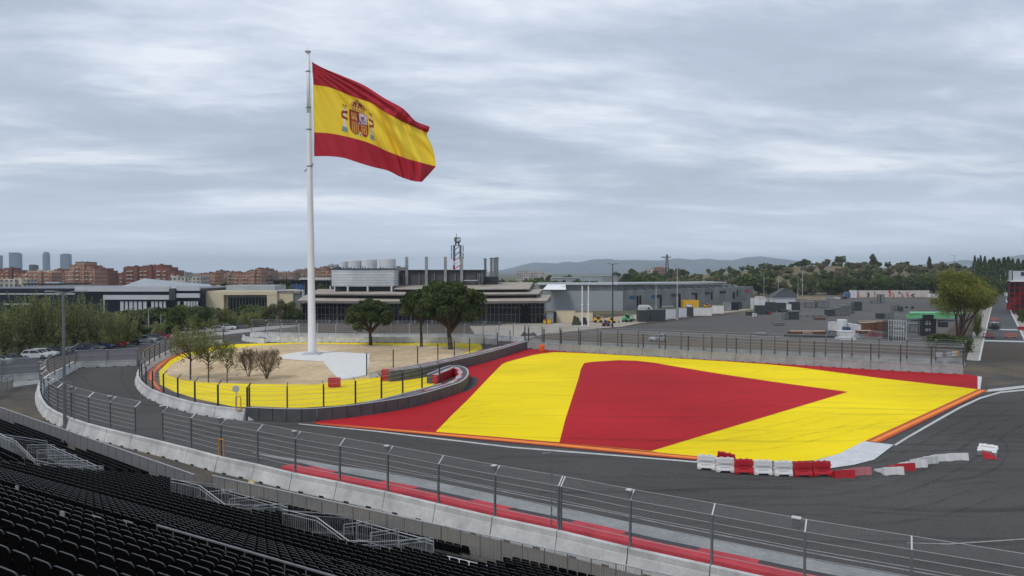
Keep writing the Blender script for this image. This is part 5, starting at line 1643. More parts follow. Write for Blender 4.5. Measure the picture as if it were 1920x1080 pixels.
for yy, rr_, nn in ((460.5, 2.2, 6), (474, 2.2, 6), (449, 1.1, 5)):
    z_ = HZ(yy, Ym)
    m = MB()
    for k in range(nn):
        a = 2 * math.pi * k / nn
        m.box((mx0 + rr_ * math.cos(a), Ym + rr_ * math.sin(a), z_ - 1.2 if yy > 450 else z_), (.35, .25, 2.4 if yy > 450 else 1.4), a)
        m.tube((mx0 + rr_ * math.cos(a), Ym + rr_ * math.sin(a), z_), (mx0, Ym, z_), .08, .08, 4)
    m.build('antenna_panel', M['steel'], t)
m = MB(); m.lathe((mx0 + .2, Ym, HZ(456, Ym)), [(.5, 0), (1.0, .8), (1.2, 1.6), (.6, 1.9)], 12); m.build('dish', M['dark'], t)
m = MB(); m.tube((mx0, Ym - .8, HZ(452, Ym)), (mx0 + 1.3, Ym - 1.0, HZ(450, Ym)), .7, .7, 12); m.build('dish', M['concrete_lt'], t)

# grey industrial hall
A = (XX(1010, 266), 266.0)
B = G(1168, 583)[:2]
A = (A[0], B[1])
C = G(1412, 565.5)[:2]
t = empty('industrial_hall', (B[0], B[1], 0), 'long ribbed grey industrial hall with a thin pale roof edge and blue door signs', 'industrial hall')
HW = HZ(545.5, B[1])
dx, dy = dirn(B, C)
nx, ny = -dy, dx
Lw = math.hypot(C[0] - B[0], C[1] - B[1])
D_ = (C[0] + nx * 45, C[1] + ny * 45)
E_ = (A[0], A[1] + 60)
HC = HZ(537, C[1])
pl = [A, B, C, D_, E_]
hz_ = [HW, HW, HC, HC, HW]
m = MB()
m.add([(*p, 0) for p in pl] + [(p[0], p[1], h_) for p, h_ in zip(pl, hz_)], [(0, 1, 6, 5), (1, 2, 7, 6), (2, 3, 8, 7), (3, 4, 9, 8), (4, 0, 5, 9), (5, 6, 7, 8, 9)])
o = m.build('wall', M['grey_clad'], t)
m = MB(); m.add([(A[0], A[1] - .05, 0), (B[0] - .05, B[1] - .05, 0), (B[0] - .05, B[1] - .05, HW - .05), (A[0], A[1] - .05, HW - .05)], [(0, 1, 2, 3)]); m.build('end_wall', M['grey_clad2'], t)
def inset(o_): return [(A[0], A[1] + o_), (B[0] - dx * 0 + nx * o_, B[1] + ny * o_ + 0), (C[0] + nx * o_ - dx * 8, C[1] + ny * o_ - dy * 8), (C[0] + nx * 40 - dx * 8, C[1] + ny * 40 - dy * 8), (A[0], A[1] + 50)]
pi_ = inset(5.0)
HR, HRC = HZ(534, B[1] + 5), HZ(533, C[1])
HT = [HR, HR, HRC, HRC, HR]
m = MB(); m.add([(p[0], p[1], h_ - .1) for p, h_ in zip(pi_, hz_)] + [(p[0], p[1], h_) for p, h_ in zip(pi_, HT)], [(0, 1, 6, 5), (1, 2, 7, 6), (2, 3, 8, 7), (3, 4, 9, 8), (4, 0, 5, 9), (5, 6, 7, 8, 9)])
m.build('upper_wall', M['concrete_dk'], t)
ra, rb_, rc = (A[0], A[1] + 2.2, HR + .5), (B[0] + nx * 2.2, B[1] + 2.2, HZ(531.5, B[1]) ), (B[0] + dx * Lw * .80 + nx * 3, B[1] + dy * Lw * .80 + ny * 3, HZ(528.8, B[1] + dy * Lw * .8))
m = MB()
m.add([ra, rb_, rc, (rc[0] + nx * 9, rc[1] + ny * 9, rc[2] + .2), (rb_[0] + nx * 12, rb_[1] + ny * 12, rb_[2] + .3), (ra[0], ra[1] + 12, ra[2] + .3)] , [(0, 1, 4, 5), (1, 2, 3, 4)], 0)
for a, b in ((ra, rb_), (rb_, rc)):
    m.add([a, b, (b[0], b[1], b[2] - .55), (a[0], a[1], a[2] - .55)], [(3, 2, 1, 0)], 1)
m.build('roof', [M['roof_grey'], M['concrete_lt']], t)
for i in range(17):
    q = (i + .6) / 17.5
    b0 = (B[0] + dx * Lw * q + nx * 1.0, B[1] + dy * Lw * q + ny * 1.0)
    zt = HW + (HC - HW) * q
    m = MB(); m.tube((*b0, zt - .1), (b0[0] + nx * 1.6, b0[1] + ny * 1.6, HR + (HRC - HR) * q - .2), .35, .30, 6); m.build('roof_strut', M['dark'], t)
m = MB()
bx0, bx1 = XX(1017, 262), XX(1061, 262)
m.add([(bx0, 261, HZ(543, 262)), (bx1, 261, HZ(543, 262)), (bx1, 264, HZ(533.8, 262)), (bx0 + 2, 264, HZ(533.8, 262)), (bx1, 268, HZ(533.8, 262)), (bx0 + 2, 268, HZ(533.8, 262))], [(0, 1, 2, 3), (3, 2, 4, 5)])
m.build('white_canopy', M['pole_white'], t)
m = MB()
for k in range(3):
    m.box((bx1 - 1.6 + k * .5, 262.1, HZ(536.6, 262)), (.35, .05, .18))
m.build('sign_script', M['steel_dk'], t)
def wall_item(name, x0, x1, y0, y1, mt, proud=.12):
    """flat box on the long wall between two pixel columns"""
    def hit(x):
        a = (x - 960) / FPX
        # B + d*s with X = a*Y
        s_ = (a * B[1] - B[0]) / (dx - a * dy)
        return (B[0] + dx * s_, B[1] + dy * s_)
    p, q = hit(x0), hit(x1)
    zt, zb = HZ(y0, (p[1] + q[1]) / 2), max(0.02, HZ(y1, (p[1] + q[1]) / 2))
    m = MB(); m.prism([(p[0] - nx * proud, p[1] - ny * proud), (q[0] - nx * proud, q[1] - ny * proud), (q[0] + nx * .2, q[1] + ny * .2), (p[0] + nx * .2, p[1] + ny * .2)], zb, zt)
    return m.build(name, M[mt], t)
for x0, x1, y0, y1 in ((1194, 1197, 554.5, 575), (1199, 1202, 554, 574), (1237.5, 1240.5, 553, 580), (1273, 1276, 550.5, 576), (1304, 1307, 549, 565), (1333.5, 1336, 547, 562), (1374, 1377.5, 547.5, 560), (1381.5, 1383.5, 544, 556)):
    wall_item('door', x0, x1, y0, y1, 'black')
for x0, x1, y0, y1, mt_2 in ((1179.5, 1192, 554.5, 560.5, 'blue'), (1221, 1228, 552.8, 559, 'blue'), (1231, 1240, 552.8, 558, 'navy'), (1259, 1267, 550.8, 556, 'steel_dk'), (1268, 1275, 550.6, 556, 'dark'), (1297, 1304, 549, 552.5, 'dark'), (1322, 1331, 547, 552.2, 'steel_dk'), (1349.5, 1361, 545.5, 549.8, 'dark')):
    wall_item('door_sign', x0, x1, y0, y1, mt_2, .18)
wall_item('red_sign', 1397, 1404, 543.5, 548, 'tec_red', .2)
wall_item('service_ledge', 1240, 1262, 574, 576, 'concrete_lt', .5)
# grey sheds on the horizon behind the hall
for lab, x0, x1, yt, yb, Yq, mt_ in (('pale grey warehouse block far behind the industrial hall', 1090, 1130, 517.5, 531, 420, 'roof_grey'), ('darker grey brown warehouse block right of the pale one', 1130, 1159, 517, 531, 440, 'concrete_dk'),
                                     ('long low pale warehouse stretching left of the grey warehouse block', 1036, 1091, 520.5, 531, 430, 'grey_clad2')):
    t = bthing('warehouse', lab, 'warehouse', (x0 + x1) / 2, Yq)
    slab(t, 'wall', mt_, x0, x1, yt + 1, 545, Yq, 25, 0, 0)
    slab(t, 'roof', 'roof_grey', x0 - .5, x1 + .5, yt, yt + 1, Yq, 25.6, -.3)

# ------------------------------------------------------------------ city blocks on the left horizon
crnd = random.Random(11)
def flats(label, x0, x1, Yq, tops, mt, roofmt='brickroof', balc=True, group=None, depth=16, antennas=2, zb=0):
    """block of flats with a stepped skyline: tops = [(x0, x1, ytop), ...]"""
    t = bthing('apartment_block', label, 'apartment block', (x0 + x1) / 2, Yq, group)
    mw = M[mt]
    for i, (a, b, yt) in enumerate(tops):
        dpt = depth * crnd.uniform(.8, 1.1)
        off = crnd.uniform(0, 2.5)
        slab(t, 'wall', mw, a, b, yt, 560, Yq, dpt, off, zb)
        slab(t, 'roof', roofmt, a + .1, b - .1, yt - .7, yt, Yq, dpt - .5, off + .3)
        w_ = b - a
        if w_ > 5 and crnd.random() < .8:
            c_ = a + w_ * crnd.uniform(.25, .7)
            slab(t, 'stair_head', roofmt, c_ - 1.3, c_ + 1.3, yt - 2.6, yt - .7, Yq, 4, off + 3)
        if balc and w_ > 5:
            nfl = int((HZ(yt, Yq)) / 3.0)
            bx = a + w_ * crnd.uniform(.08, .5)
            m = MB()
            for f in range(2, nfl):
                m.box((XX(bx + w_ * .17, Yq), Yq + off - .5, f * 3.0 + .5), (XX(bx + w_ * .34, Yq) - XX(bx, Yq), 1.1, .9))
            m.build('balconies', M['balc'], t)
        for k in range(2):
            c_ = crnd.uniform(a + .5, b - .5)
            slab(t, 'chimney', 'brickroof', c_, c_ + .8, yt - 1.6 - crnd.random(), yt - .5, Yq, .8, off + 2 + k * 3)
    return t
flats('red brick flats at the far left edge under the glass towers', -60, 42, 640, [(-60, -20, 505), (-22, 2, 506), (0, 10, 504.5), (6, 20, 503), (19, 30, 507), (29, 42, 512)], 'brick')
flats('beige block of flats with blue windows at the far left edge', -30, 46, 420, [(-30, 5, 524), (5, 28, 524.5), (28, 46, 524)], 'beige_f', 'cream', False, depth=12)
flats('orange brick flats with pale bands between the left towers', 46, 100, 560, [(40, 50, 515), (49, 62, 508.5), (62, 76, 508.5), (76, 88, 509), (88, 96, 511)], 'brick2', 'cream')
flats('dark red brick flats stepping down right of the domed tower', 88, 122, 680, [(92, 102, 511), (101, 116, 505.5), (115, 124, 508)], 'brick')
flats('tall orange red brick tower flats right of the third glass tower', 118, 176, 520, [(120, 134, 507), (131, 141, 497), (140, 157, 491.5), (156, 166, 498), (165, 175, 503.5)], 'brick2')
flats('red brick flats beside the tall orange brick tower', 175, 202, 540, [(174, 183, 506.5), (182, 191, 503.5), (190, 202, 508)], 'brick')
flats('low red roofs between the two large brick groups', 202, 232, 600, [(201, 213, 517), (211, 222, 515), (221, 232, 512.5)], 'brick')
flats('long red brick terraced flats rising to a central peak', 230, 328, 560, [(230, 245, 501.5), (243, 258, 500), (256, 270, 501), (268, 284, 498.5), (283, 303, 497), (301, 316, 501.5), (314, 327, 507.5)], 'brick')
flats('pale round grey block behind the long red brick terrace', 327, 345, 700, [(328, 344, 511)], 'beige_f', 'roof_grey', False)
flats('low beige houses right of the red brick terrace', 318, 376, 520, [(318, 333, 518), (331, 348, 520.5), (346, 362, 521.5), (360, 376, 518.5)], 'beige_f', 'roof_tan', False)
flats('distant flat topped pale houses behind the low beige ones', 345, 380, 760, [(344, 358, 517.5), (358, 372, 515.5)], 'brick3', 'roof_tan', False)
flats('striped orange brick flats in the middle of the left skyline', 372, 402, 560, [(372, 386, 513.5), (384, 402, 512)], 'brick2')
flats('pinkish brick flats with a taller left end', 400, 440, 600, [(400, 406, 511), (404, 416, 508), (415, 424, 512), (423, 434, 509.5), (433, 440, 512)], 'brick3')
flats('red brown brick flats left of the flagpole', 437, 486, 580, [(437, 450, 511), (449, 460, 513), (459, 468, 510), (467, 478, 506.5), (477, 488, 504)], 'brick2')
flats('brown brick flats just left of the white flagpole', 486, 510, 600, [(484, 492, 504.5), (490, 500, 504), (498, 509, 507.5)], 'brick3')
flats('low pinkish houses behind the flagpole', 508, 556, 640, [(508, 522, 513), (521, 536, 511), (535, 553, 510.5)], 'brick3', 'roof_tan')
flats('grey brown flats left of the flagpole near the horizon', 552, 580, 680, [(552, 562, 506.5), (561, 573, 505), (572, 582, 507)], 'brick3', 'roof_grey')
flats('reddish flats between the flagpole and the drum pavilion', 580, 622, 640, [(580, 592, 503.5), (591, 600, 505.5), (598, 609, 501.5), (608, 616, 505), (615, 628, 506.5)], 'brick2')
flats('grey flats on the horizon left of the drum', 605, 640, 900, [(604, 615, 501), (614, 625, 497), (624, 634, 500)], 'beige_f', 'roof_grey', False)
# more roofs filling the horizon
for i, (a, b, yt, Yq, mt) in enumerate(((22, 52, 516, 760, 'brick3'), (150, 240, 514, 900, 'brick'), (325, 400, 515.5, 1000, 'beige_f'), (430, 520, 514, 950, 'brick3'), (500, 620, 511, 1050, 'brick3'))):
    flats(('pale far terrace seen between the first two glass towers', 'far red terrace behind the brick groups', 'very far pale terrace left of centre skyline', 'far brown terrace behind the middle flats', 'farthest brown terrace behind the flagpole')[i],
          a, b, Yq, [(a + (b - a) * k / 4, a + (b - a) * (k + 1) / 4, yt + crnd.uniform(-1, 1)) for k in range(4)], mt, balc=False)
# glass towers
for lab, x0, x1, yt, kind in (('slice of a dark glass tower at the very left edge', -14, 1.5, 479, 'flat'), ('broad grey blue glass tower with a notched top', 22, 38, 475, 'notch'), ('slim glass tower with a rounded dome top', 81.5, 93.5, 472, 'dome'),
                              ('blue glass tower with a flat pale top right of the domed one', 117, 131.5, 477, 'flat')):
    Yq = 3000
    t = bthing('glass_tower', lab, 'skyscraper', (x0 + x1) / 2, Yq, None)
    xc, w_ = (XX(x0, Yq) + XX(x1, Yq)) / 2, XX(x1, Yq) - XX(x0, Yq)
    m = MB()
    zt = HZ(yt, Yq)
    if kind == 'dome':
        m.lathe((xc, Yq, 0), [(w_ / 2, 0), (w_ / 2, zt - 16), (w_ * .46, zt - 9), (w_ * .36, zt - 3.5), (w_ * .2, zt)], 20)
    elif kind == 'notch':
        m.box((xc, Yq, zt / 2), (w_, w_ * .8, zt))
        m.prism([(xc - w_ * .5, Yq - w_ * .45), (xc - w_ * .1, Yq - w_ * .45), (xc - w_ * .1, Yq + .1), (xc - w_ * .5, Yq + .1)], zt, zt - 3 + 6)
        m.prism([(xc, Yq - w_ * .45), (xc + w_ * .5, Yq - w_ * .45), (xc + w_ * .5, Yq + .1), (xc, Yq + .1)], zt, zt + 3)
    else:
        m.box((xc, Yq, zt / 2), (w_, w_ * .8, zt)); m.box((xc, Yq, zt + 1), (w_ * .7, w_ * .5, 4))
    m.build('shaft', M['towerglass'], t)
    m = MB()
    for k in range(5):
        xk = xc - w_ / 2 * (.9 - k * .45)
        if kind != 'dome': m.box((xk, Yq - w_ * .41, zt / 2), (1.4, 1.0, zt))
    if kind != 'dome': m.build('mullion', M['steel'], t)
t = bthing('office_tower', 'small dark office tower between the first two glass towers', 'tower', 57, 1500)
slab(t, 'shaft', 'steel_dk', 54.5, 61, 497, 530, 1500, 20, 0, 0); slab(t, 'top', 'dark', 55.5, 60, 496, 497, 1500, 12, 2)

# hazy housing block and houses, right
for lab, x0, x1, yt, yb, Yq, mt in (('pale wide housing block on the horizon right of the pavilion', 968, 1022, 509, 520, 900, 'beige_f'), ('pink brown house on the hill beside the pylon', 1232, 1252, 501.5, 512, 640, 'brick3'), ('small pale house on the wooded rise', 1215, 1228, 504.5, 511, 640, 'beige_f')):
    flats(lab, x0, x1, Yq, [(x0, (x0 + x1) / 2, yt), ((x0 + x1) / 2, x1, yt + .8)], mt, 'roof_tan', False)

# pylon, poles
Yp = 560
t = bthing('lattice_pylon', 'dark lattice pylon with one wide cross arm on the wooded rise', 'pylon', 1250.5, Yp)
m = MB(); xb = XX(1250.5, Yp)
for sx, sy in ((-1, -1), (1, -1), (1, 1), (-1, 1)): m.tube((xb + sx * 2.0, Yp + sy * 2.0, 0), (xb + sx * .5, Yp + sy * .5, HZ(477, Yp)), .28, .2, 4)
for k in range(12):
    za, zb_ = HZ(477, Yp) * k / 12, HZ(477, Yp) * (k + 1) / 12
    wa, wb_ = 2.0 - 1.5 * k / 12, 2.0 - 1.5 * (k + 1) / 12
    m.tube((xb - wa, Yp - wa, za), (xb + wb_, Yp - wb_, zb_), .16, .16, 4); m.tube((xb + wa, Yp - wa, za), (xb - wb_, Yp - wb_, zb_), .16, .16, 4)
m.build('lattice', M['steel_dk'], t)
m = MB(); z_ = HZ(482, Yp); m.tube((XX(1239, Yp), Yp, z_), (XX(1258, Yp), Yp, z_), .35, .35, 5); m.tube((XX(1243, Yp), Yp, z_ - .4), (xb, Yp, z_ - 2), .2, .2, 4); m.build('cross_arm', M['steel_dk'], t)
def pole(label, x, yb, yt, Yq=None, r=.16, arms=(), mt='steel', name='street_lamp', cat='street lamp'):
    b = G(x, yb) if Yq is None else (XX(x, Yq), Yq, 0)
    z_ = HZ(yt, b[1])
    return lamp_post(label, b, z_, arms, r, mt=mt) if name == 'street_lamp' else None
pole('tall dark lamp post with a double head in front of the industrial hall', 1148.5, 614, 495, arms=[(-1.3, 0, .1), (1.3, 0, .1)], r=.22, mt='steel_dk')
pole('thin pale lamp post standing by the white hoardings', 1269.5, 600, 498, arms=[(-.8, 0, .1)], r=.16, mt='steel_lt')
pole('thin pale lamp post with curved arm against the hall wall', 1230, 596, 533, arms=[(-1.6, 0, .3)], r=.12, mt='steel_lt')
pole('tall thin pole at the left side of the car park', 1432, 578, 512, arms=[(.5, 0, 0)], r=.14, mt='concrete_dk')
pole('tall thin pole beside the white kiosk', 1504.5, 560, 503, arms=[(.4, 0, 0)], r=.15, mt='steel_lt')
pole('second thin pole beside the white kiosk', 1496, 560, 520, arms=[(.4, 0, 0)], r=.12, mt='steel_lt')
pole('thin pole left of the white kiosk', 1459, 562, 516, arms=[(.4, 0, 0)], r=.12, mt='steel_lt')
pole('lamp post with double head on the ridge at the right', 1788, 555, 479, arms=[(-2, 0, .3), (1, 0, .3)], r=.2)
pole('curved arm lamp post beside the poplars at the right', 1827, 552, 492, arms=[(-6, 0, 1.5)], r=.2)
pole('left one of two pale lamp posts at the far end of the road', 1875.5, 551, 516, arms=[(.5, 0, 0)], r=.2, mt='steel_lt')
pole('right one of two pale lamp posts at the far end of the road', 1885, 551, 511, arms=[(-.5, 0, 0)], r=.2, mt='steel_lt')
for i, (x, yb, yt) in enumerate(((165, 655, 590), (221, 650, 608), (279, 635, 580), (302, 628, 590), (308, 627, 600), (403, 618, 590), (416, 612, 597), (465, 610, 598), (285, 640, 620))):
    pole(('slim pale pole among the left trees near the tall lamp post', 'slim pole rising behind the red parked car', 'tall slim pole in front of the white fins', 'slim pole right of the white fins group', 'short slim pole beside its taller neighbour', 'slim pole by the parked white cars left of centre',
          'short lamp post with a bright globe by the cars', 'slim post with a white cap near the back fence', 'short pale post beside the parked cars')[i], x, yb, yt, arms=[(.3, 0, 0)], r=.1, mt='steel_lt')
for lab, x in (('left one of two slim white flag masts before the hall', 1091.5), ('right one of two slim white flag masts before the hall', 1103)):
    b = G(x, 612)
    m = MB(); m.tube((*b[:2], 0), (*b[:2], HZ(536, b[1])), .19, .15, 8); m.tube((*b[:2], HZ(572, b[1])), (*b[:2], HZ(570.5, b[1])), .34, .34, 8)
    tag(m.build('flag_mast', M['pole_white']), lab, 'flag mast')

# red scaffold grandstand and white building at the right edge
Yr = 250
M['scaf'] = mat('dark_red_scaffold_paint', (0.22, 0.018, 0.022), 0.6, 0.25, 0.5)
t = bthing('scaffold_tower', 'red scaffold structure under a white building at the right edge', 'scaffold', 1912, Yr)
for i in range(7):
    for j in range(4):
        yy = Yr + j * 6
        xx = (XX(1893, Yr) + i * 1.9) * yy / Yr
        m = MB(); m.tube((xx, yy, 0), (xx, yy, HZ(529, Yr)), .13, .13, 5); m.build('upright', M['scaf'], t)
for zz in np.linspace(1.5, HZ(530, Yr), 6):
    m = MB()
    for j in range(4): m.tube((XX(1893, Yr + j * 6), Yr + j * 6, zz), (XX(1893, Yr + j * 6) + 12, Yr + j * 6, zz), .12, .12, 5)
    m.build('ledger', M['scaf'], t)
for k in range(5):
    m = MB(); m.box((XX(1897, Yr) + k * 2.3, Yr + 1.0 + k * .8, 2.6 + k * 1.7), (1.9, .1, 2.6)); m.build('red_panel', M['scaf'], t)
t = bthing('white_cabin_building', 'white clad upper building with a dark window at the right edge', 'building', 1915, Yr)
m = MB(); m.prism([(XX(1899, Yr), Yr), (XX(1990, Yr), Yr), (XX(1990, Yr), Yr + 24), (XX(1895, Yr + 24), Yr + 24)], HZ(526, Yr), HZ(508, Yr)); m.build('wall', M['white_clad'], t)
m = MB(); m.prism([(XX(1899, Yr) - .1, Yr + .3), (XX(1895, Yr + 24) - .1, Yr + 24), (XX(1891, Yr + 24), Yr + 24), (XX(1893, Yr), Yr + .3)], HZ(526, Yr), HZ(507, Yr)); m.build('side_wall', M['roof_grey'], t)
m = MB(); m.prism([(XX(1891, Yr), Yr - 1), (XX(1990, Yr), Yr - 1), (XX(1990, Yr), Yr + 24), (XX(1889, Yr + 24), Yr + 24)], HZ(528, Yr), HZ(526, Yr) - .01); m.build('deck', M['pole_white'], t)
slab(t, 'window', 'glass_dk', 1914, 1924, 510, 517, Yr, .2, -.12)
slab(t, 'lower_wall', 'dark', 1893, 1990, 528, 590, Yr + 23, 1, 0, 0)
# ------------------------------------------------------------------ terrain and vegetation
trnd = np.random.default_rng(3)
def hill_h(x, y):
    """wooded rise to the right of centre and behind"""
    h = 0.0
    h += 19.0 * math.exp(-((x - 350) / 150) ** 2 - ((y - 640) / 110) ** 2)
    h += 8.0 * math.exp(-((x - 170) / 130) ** 2 - ((y - 680) / 90) ** 2)
    h += 3.0 * math.sin(x * .03) * math.exp(-((x - 330) / 150) ** 2 - ((y - 600) / 100) ** 2)
    return h
m = MB()
nx_, ny_ = 70, 44
gx = np.linspace(20, 760, nx_); gy = np.linspace(455, 900, ny_)
for yy in gy:
    for xx in gx: m.v.append((float(xx), float(yy), hill_h(xx, yy) + .03 - (.6 if (yy < 460 or xx < 30) else 0)))
for j in range(ny_ - 1):
    for i in range(nx_ - 1):
        a = j * nx_ + i
        m.f.append((a, a + 1, a + nx_ + 1, a + nx_)); m.m.append(0)
o = m.build('hill', M['hill'], smooth=True); o['kind'] = 'structure'

def ridge(name, prof, Yc, halfd, rough, mt):
    """mountain range from a skyline given in pixels at depth Yc"""
    xs = np.linspace(prof[0][0], prof[-1][0], 220)
    ys = np.interp(xs, [p[0] for p in prof], [p[1] for p in prof])
    m = MB()
    R_ = 15
    rng = random.Random(4)
    wob = [rng.uniform(0, 6.28) for _ in range(12)]
    for j in range(R_):
        q = -1 + 2 * j / (R_ - 1)
        for i, x in enumerate(xs):
            zc = HZ(ys[i], Yc)
            w_ = math.sin(x * .11 + wob[0]) * .5 + math.sin(x * .23 + wob[1] + q * 2) * .3 + math.sin(x * .51 + wob[2] + q * 4) * .2
            k = (1 - abs(q)) ** (.9)
            zz = zc * k * (1 + rough * w_ * (1 - k))
            YY = Yc + q * halfd * (1 + .1 * w_)
            m.v.append((XX(x, Yc), YY, max(-2, zz)))
    n = len(xs)
    for j in range(R_ - 1):
        for i in range(n - 1):
            a = j * n + i
            m.f.append((a, a + 1, a + n + 1, a + n)); m.m.append(0)
    o = m.build(name, M[mt], smooth=True); o['kind'] = 'structure'
    return o
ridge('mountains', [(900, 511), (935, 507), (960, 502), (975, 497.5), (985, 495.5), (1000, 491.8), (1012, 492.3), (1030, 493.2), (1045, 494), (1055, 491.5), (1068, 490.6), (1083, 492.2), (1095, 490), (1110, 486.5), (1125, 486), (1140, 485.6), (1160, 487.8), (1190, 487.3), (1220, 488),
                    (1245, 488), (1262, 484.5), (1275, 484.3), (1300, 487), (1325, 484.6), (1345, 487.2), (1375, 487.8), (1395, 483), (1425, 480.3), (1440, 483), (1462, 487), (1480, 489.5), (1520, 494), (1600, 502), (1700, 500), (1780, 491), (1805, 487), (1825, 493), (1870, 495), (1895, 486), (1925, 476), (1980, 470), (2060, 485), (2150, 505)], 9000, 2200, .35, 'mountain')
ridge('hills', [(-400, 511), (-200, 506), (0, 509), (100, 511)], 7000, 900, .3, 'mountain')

def quad_cloud(pts, size, rng, flat=0.0):
    """one small leaf clump face per point"""
    n = len(pts)
    d = rng.normal(size=(n, 3)); d[:, 2] *= (1 - flat)
    d /= np.linalg.norm(d, axis=1)[:, None] + 1e-9
    u = np.cross(d, rng.normal(size=(n, 3))); u /= np.linalg.norm(u, axis=1)[:, None] + 1e-9
    v = np.cross(d, u)
    s = size * rng.uniform(.55, 1.3, n)[:, None]
    s2 = s * rng.uniform(.5, 1.0, n)[:, None]
    return np.stack([pts - u * s - v * s2, pts + u * s - v * s2 * .6, pts + u * s * .7 + v * s2, pts - u * s * .8 + v * s2 * .8], 1).reshape(-1, 3)
def leaf_mesh(name, pts, size, mats, rng, flat=0.0, split=None):
    V_ = quad_cloud(pts, size, rng, flat)
    n = len(pts)
    me = bpy.data.meshes.new(name)
    me.vertices.add(4 * n); me.vertices.foreach_set('co', V_.ravel())
    me.loops.add(4 * n); me.loops.foreach_set('vertex_index', np.arange(4 * n))
    me.polygons.add(n); me.polygons.foreach_set('loop_start', np.arange(0, 4 * n, 4)); me.polygons.foreach_set('loop_total', np.full(n, 4))
    for q in mats: me.materials.append(M[q])
    if len(mats) > 1:
        idx = split if split is not None else (rng.random(n) < .4).astype(int)
        me.polygons.foreach_set('material_index', idx.astype(np.int32))
    me.update(calc_edges=True)
    me.validate()
    return me
def blob_pts(clumps, n, rng, shell=.55):
    c = np.array([q[0] for q in clumps]); r = np.array([q[1] for q in clumps])
    w = (r.prod(1)) ** (2 / 3); w /= w.sum()
    k = rng.choice(len(clumps), n, p=w)
    d = rng.normal(size=(n, 3)); d /= np.linalg.norm(d, axis=1)[:, None]
    rad = shell + (1 - shell) * rng.random(n) ** .6
    return c[k] + d * r[k] * rad[:, None], k
def limb_mesh(limbs, mt, n=5):
    m = MB()
    for pts, rr in limbs: m.path(pts, rr, n)
    return m.mesh('trunk', M[mt])

def kind_pine(seed, W_, H, trunk_h, nleaf, size, trunks=1):
    rng = np.random.default_rng(seed)
    cl, limbs = [], []
    nc = 46
    for i in range(nc):
        a = rng.uniform(0, 2 * math.pi); q = math.sqrt(rng.random())
        rr = W_ * .5 * q * .84
        top = trunk_h + (H - trunk_h) * (.30 + .55 * math.sqrt(max(0, 1 - q * q)) + rng.uniform(-.1, .06))
        low = trunk_h + (H - trunk_h) * (.10 + .25 * q * rng.random())
        z_ = top if rng.random() < .62 else low + (top - low) * rng.random() * .6
        s = W_ * rng.uniform(.085, .135)
        cl.append(((rr * math.cos(a), rr * math.sin(a), z_), (s, s, s * .72)))
        if i < 16:
            limbs.append(([(0, 0, trunk_h * .72 + rng.uniform(0, .8)), (rr * .45 * math.cos(a), rr * .45 * math.sin(a), trunk_h + (z_ - trunk_h) * .35), (rr * math.cos(a), rr * math.sin(a), z_ - s * .3)], [W_ * .018, W_ * .012, W_ * .004]))
    bend = rng.uniform(-.4, .4)
    limbs.append(([(0, 0, -.1), (bend * .4, 0, trunk_h * .35), (bend, .1, trunk_h * .7), (0, 0, trunk_h + (H - trunk_h) * .4)], [W_ * .040, W_ * .033, W_ * .028, W_ * .012]))
    pts, k = blob_pts(cl, nleaf, rng, .45)
    tone = (rng.random(len(cl)) < .45)[k] ^ (rng.random(nleaf) < .15)
    return leaf_mesh('crown', pts, size, ['pine1', 'pine2'], rng, .2, tone), limb_mesh(limbs, 'bark', 7)
def kind_round(seed, W_, H, trunk_h, nleaf, size, mats, bark='bark', nc=26, sparse=.45, squash=.8, multi=0):
    rng = np.random.default_rng(seed)
    cl, limbs = [], []
    for i in range(nc):
        d = rng.normal(size=3); d /= np.linalg.norm(d)
        q = rng.random() ** .45
        cx, cy = d[0] * W_ * .36 * q, d[1] * W_ * .36 * q
        cz = trunk_h + (H - trunk_h) * (.5 + d[2] * .36 * q)
        s = W_ * rng.uniform(.10, .20)
        cl.append(((cx, cy, cz), (s, s, s * squash)))
        if i < 12: limbs.append(([(0, 0, trunk_h * .8), (cx * .4, cy * .4, trunk_h + (cz - trunk_h) * .4), (cx, cy, cz)], [W_ * .02, W_ * .012, W_ * .004]))
    if multi:
        limbs = []
        for i in range(multi):
            c0 = cl[i * 3 % len(cl)][0]
            a = i * 2.4
            limbs.append(([(math.cos(a) * .45, math.sin(a) * .45, -.1), (c0[0] * .30 + math.cos(a) * .5, c0[1] * .30 + math.sin(a) * .5, trunk_h * .8), (c0[0] * .75, c0[1] * .75, c0[2] * .75), c0], [.17, .14, .08, .03]))
    else:
        limbs.append(([(0, 0, -.1), (0, 0, trunk_h), (0, 0, trunk_h + (H - trunk_h) * .5)], [W_ * .035, W_ * .028, W_ * .01]))
    pts, k = blob_pts(cl, nleaf, rng, sparse)
    tone = (rng.random(len(cl)) < .45)[k] ^ (rng.random(nleaf) < .2)
    return leaf_mesh('crown', pts, size, mats, rng, 0, tone), limb_mesh(limbs, bark, 5)
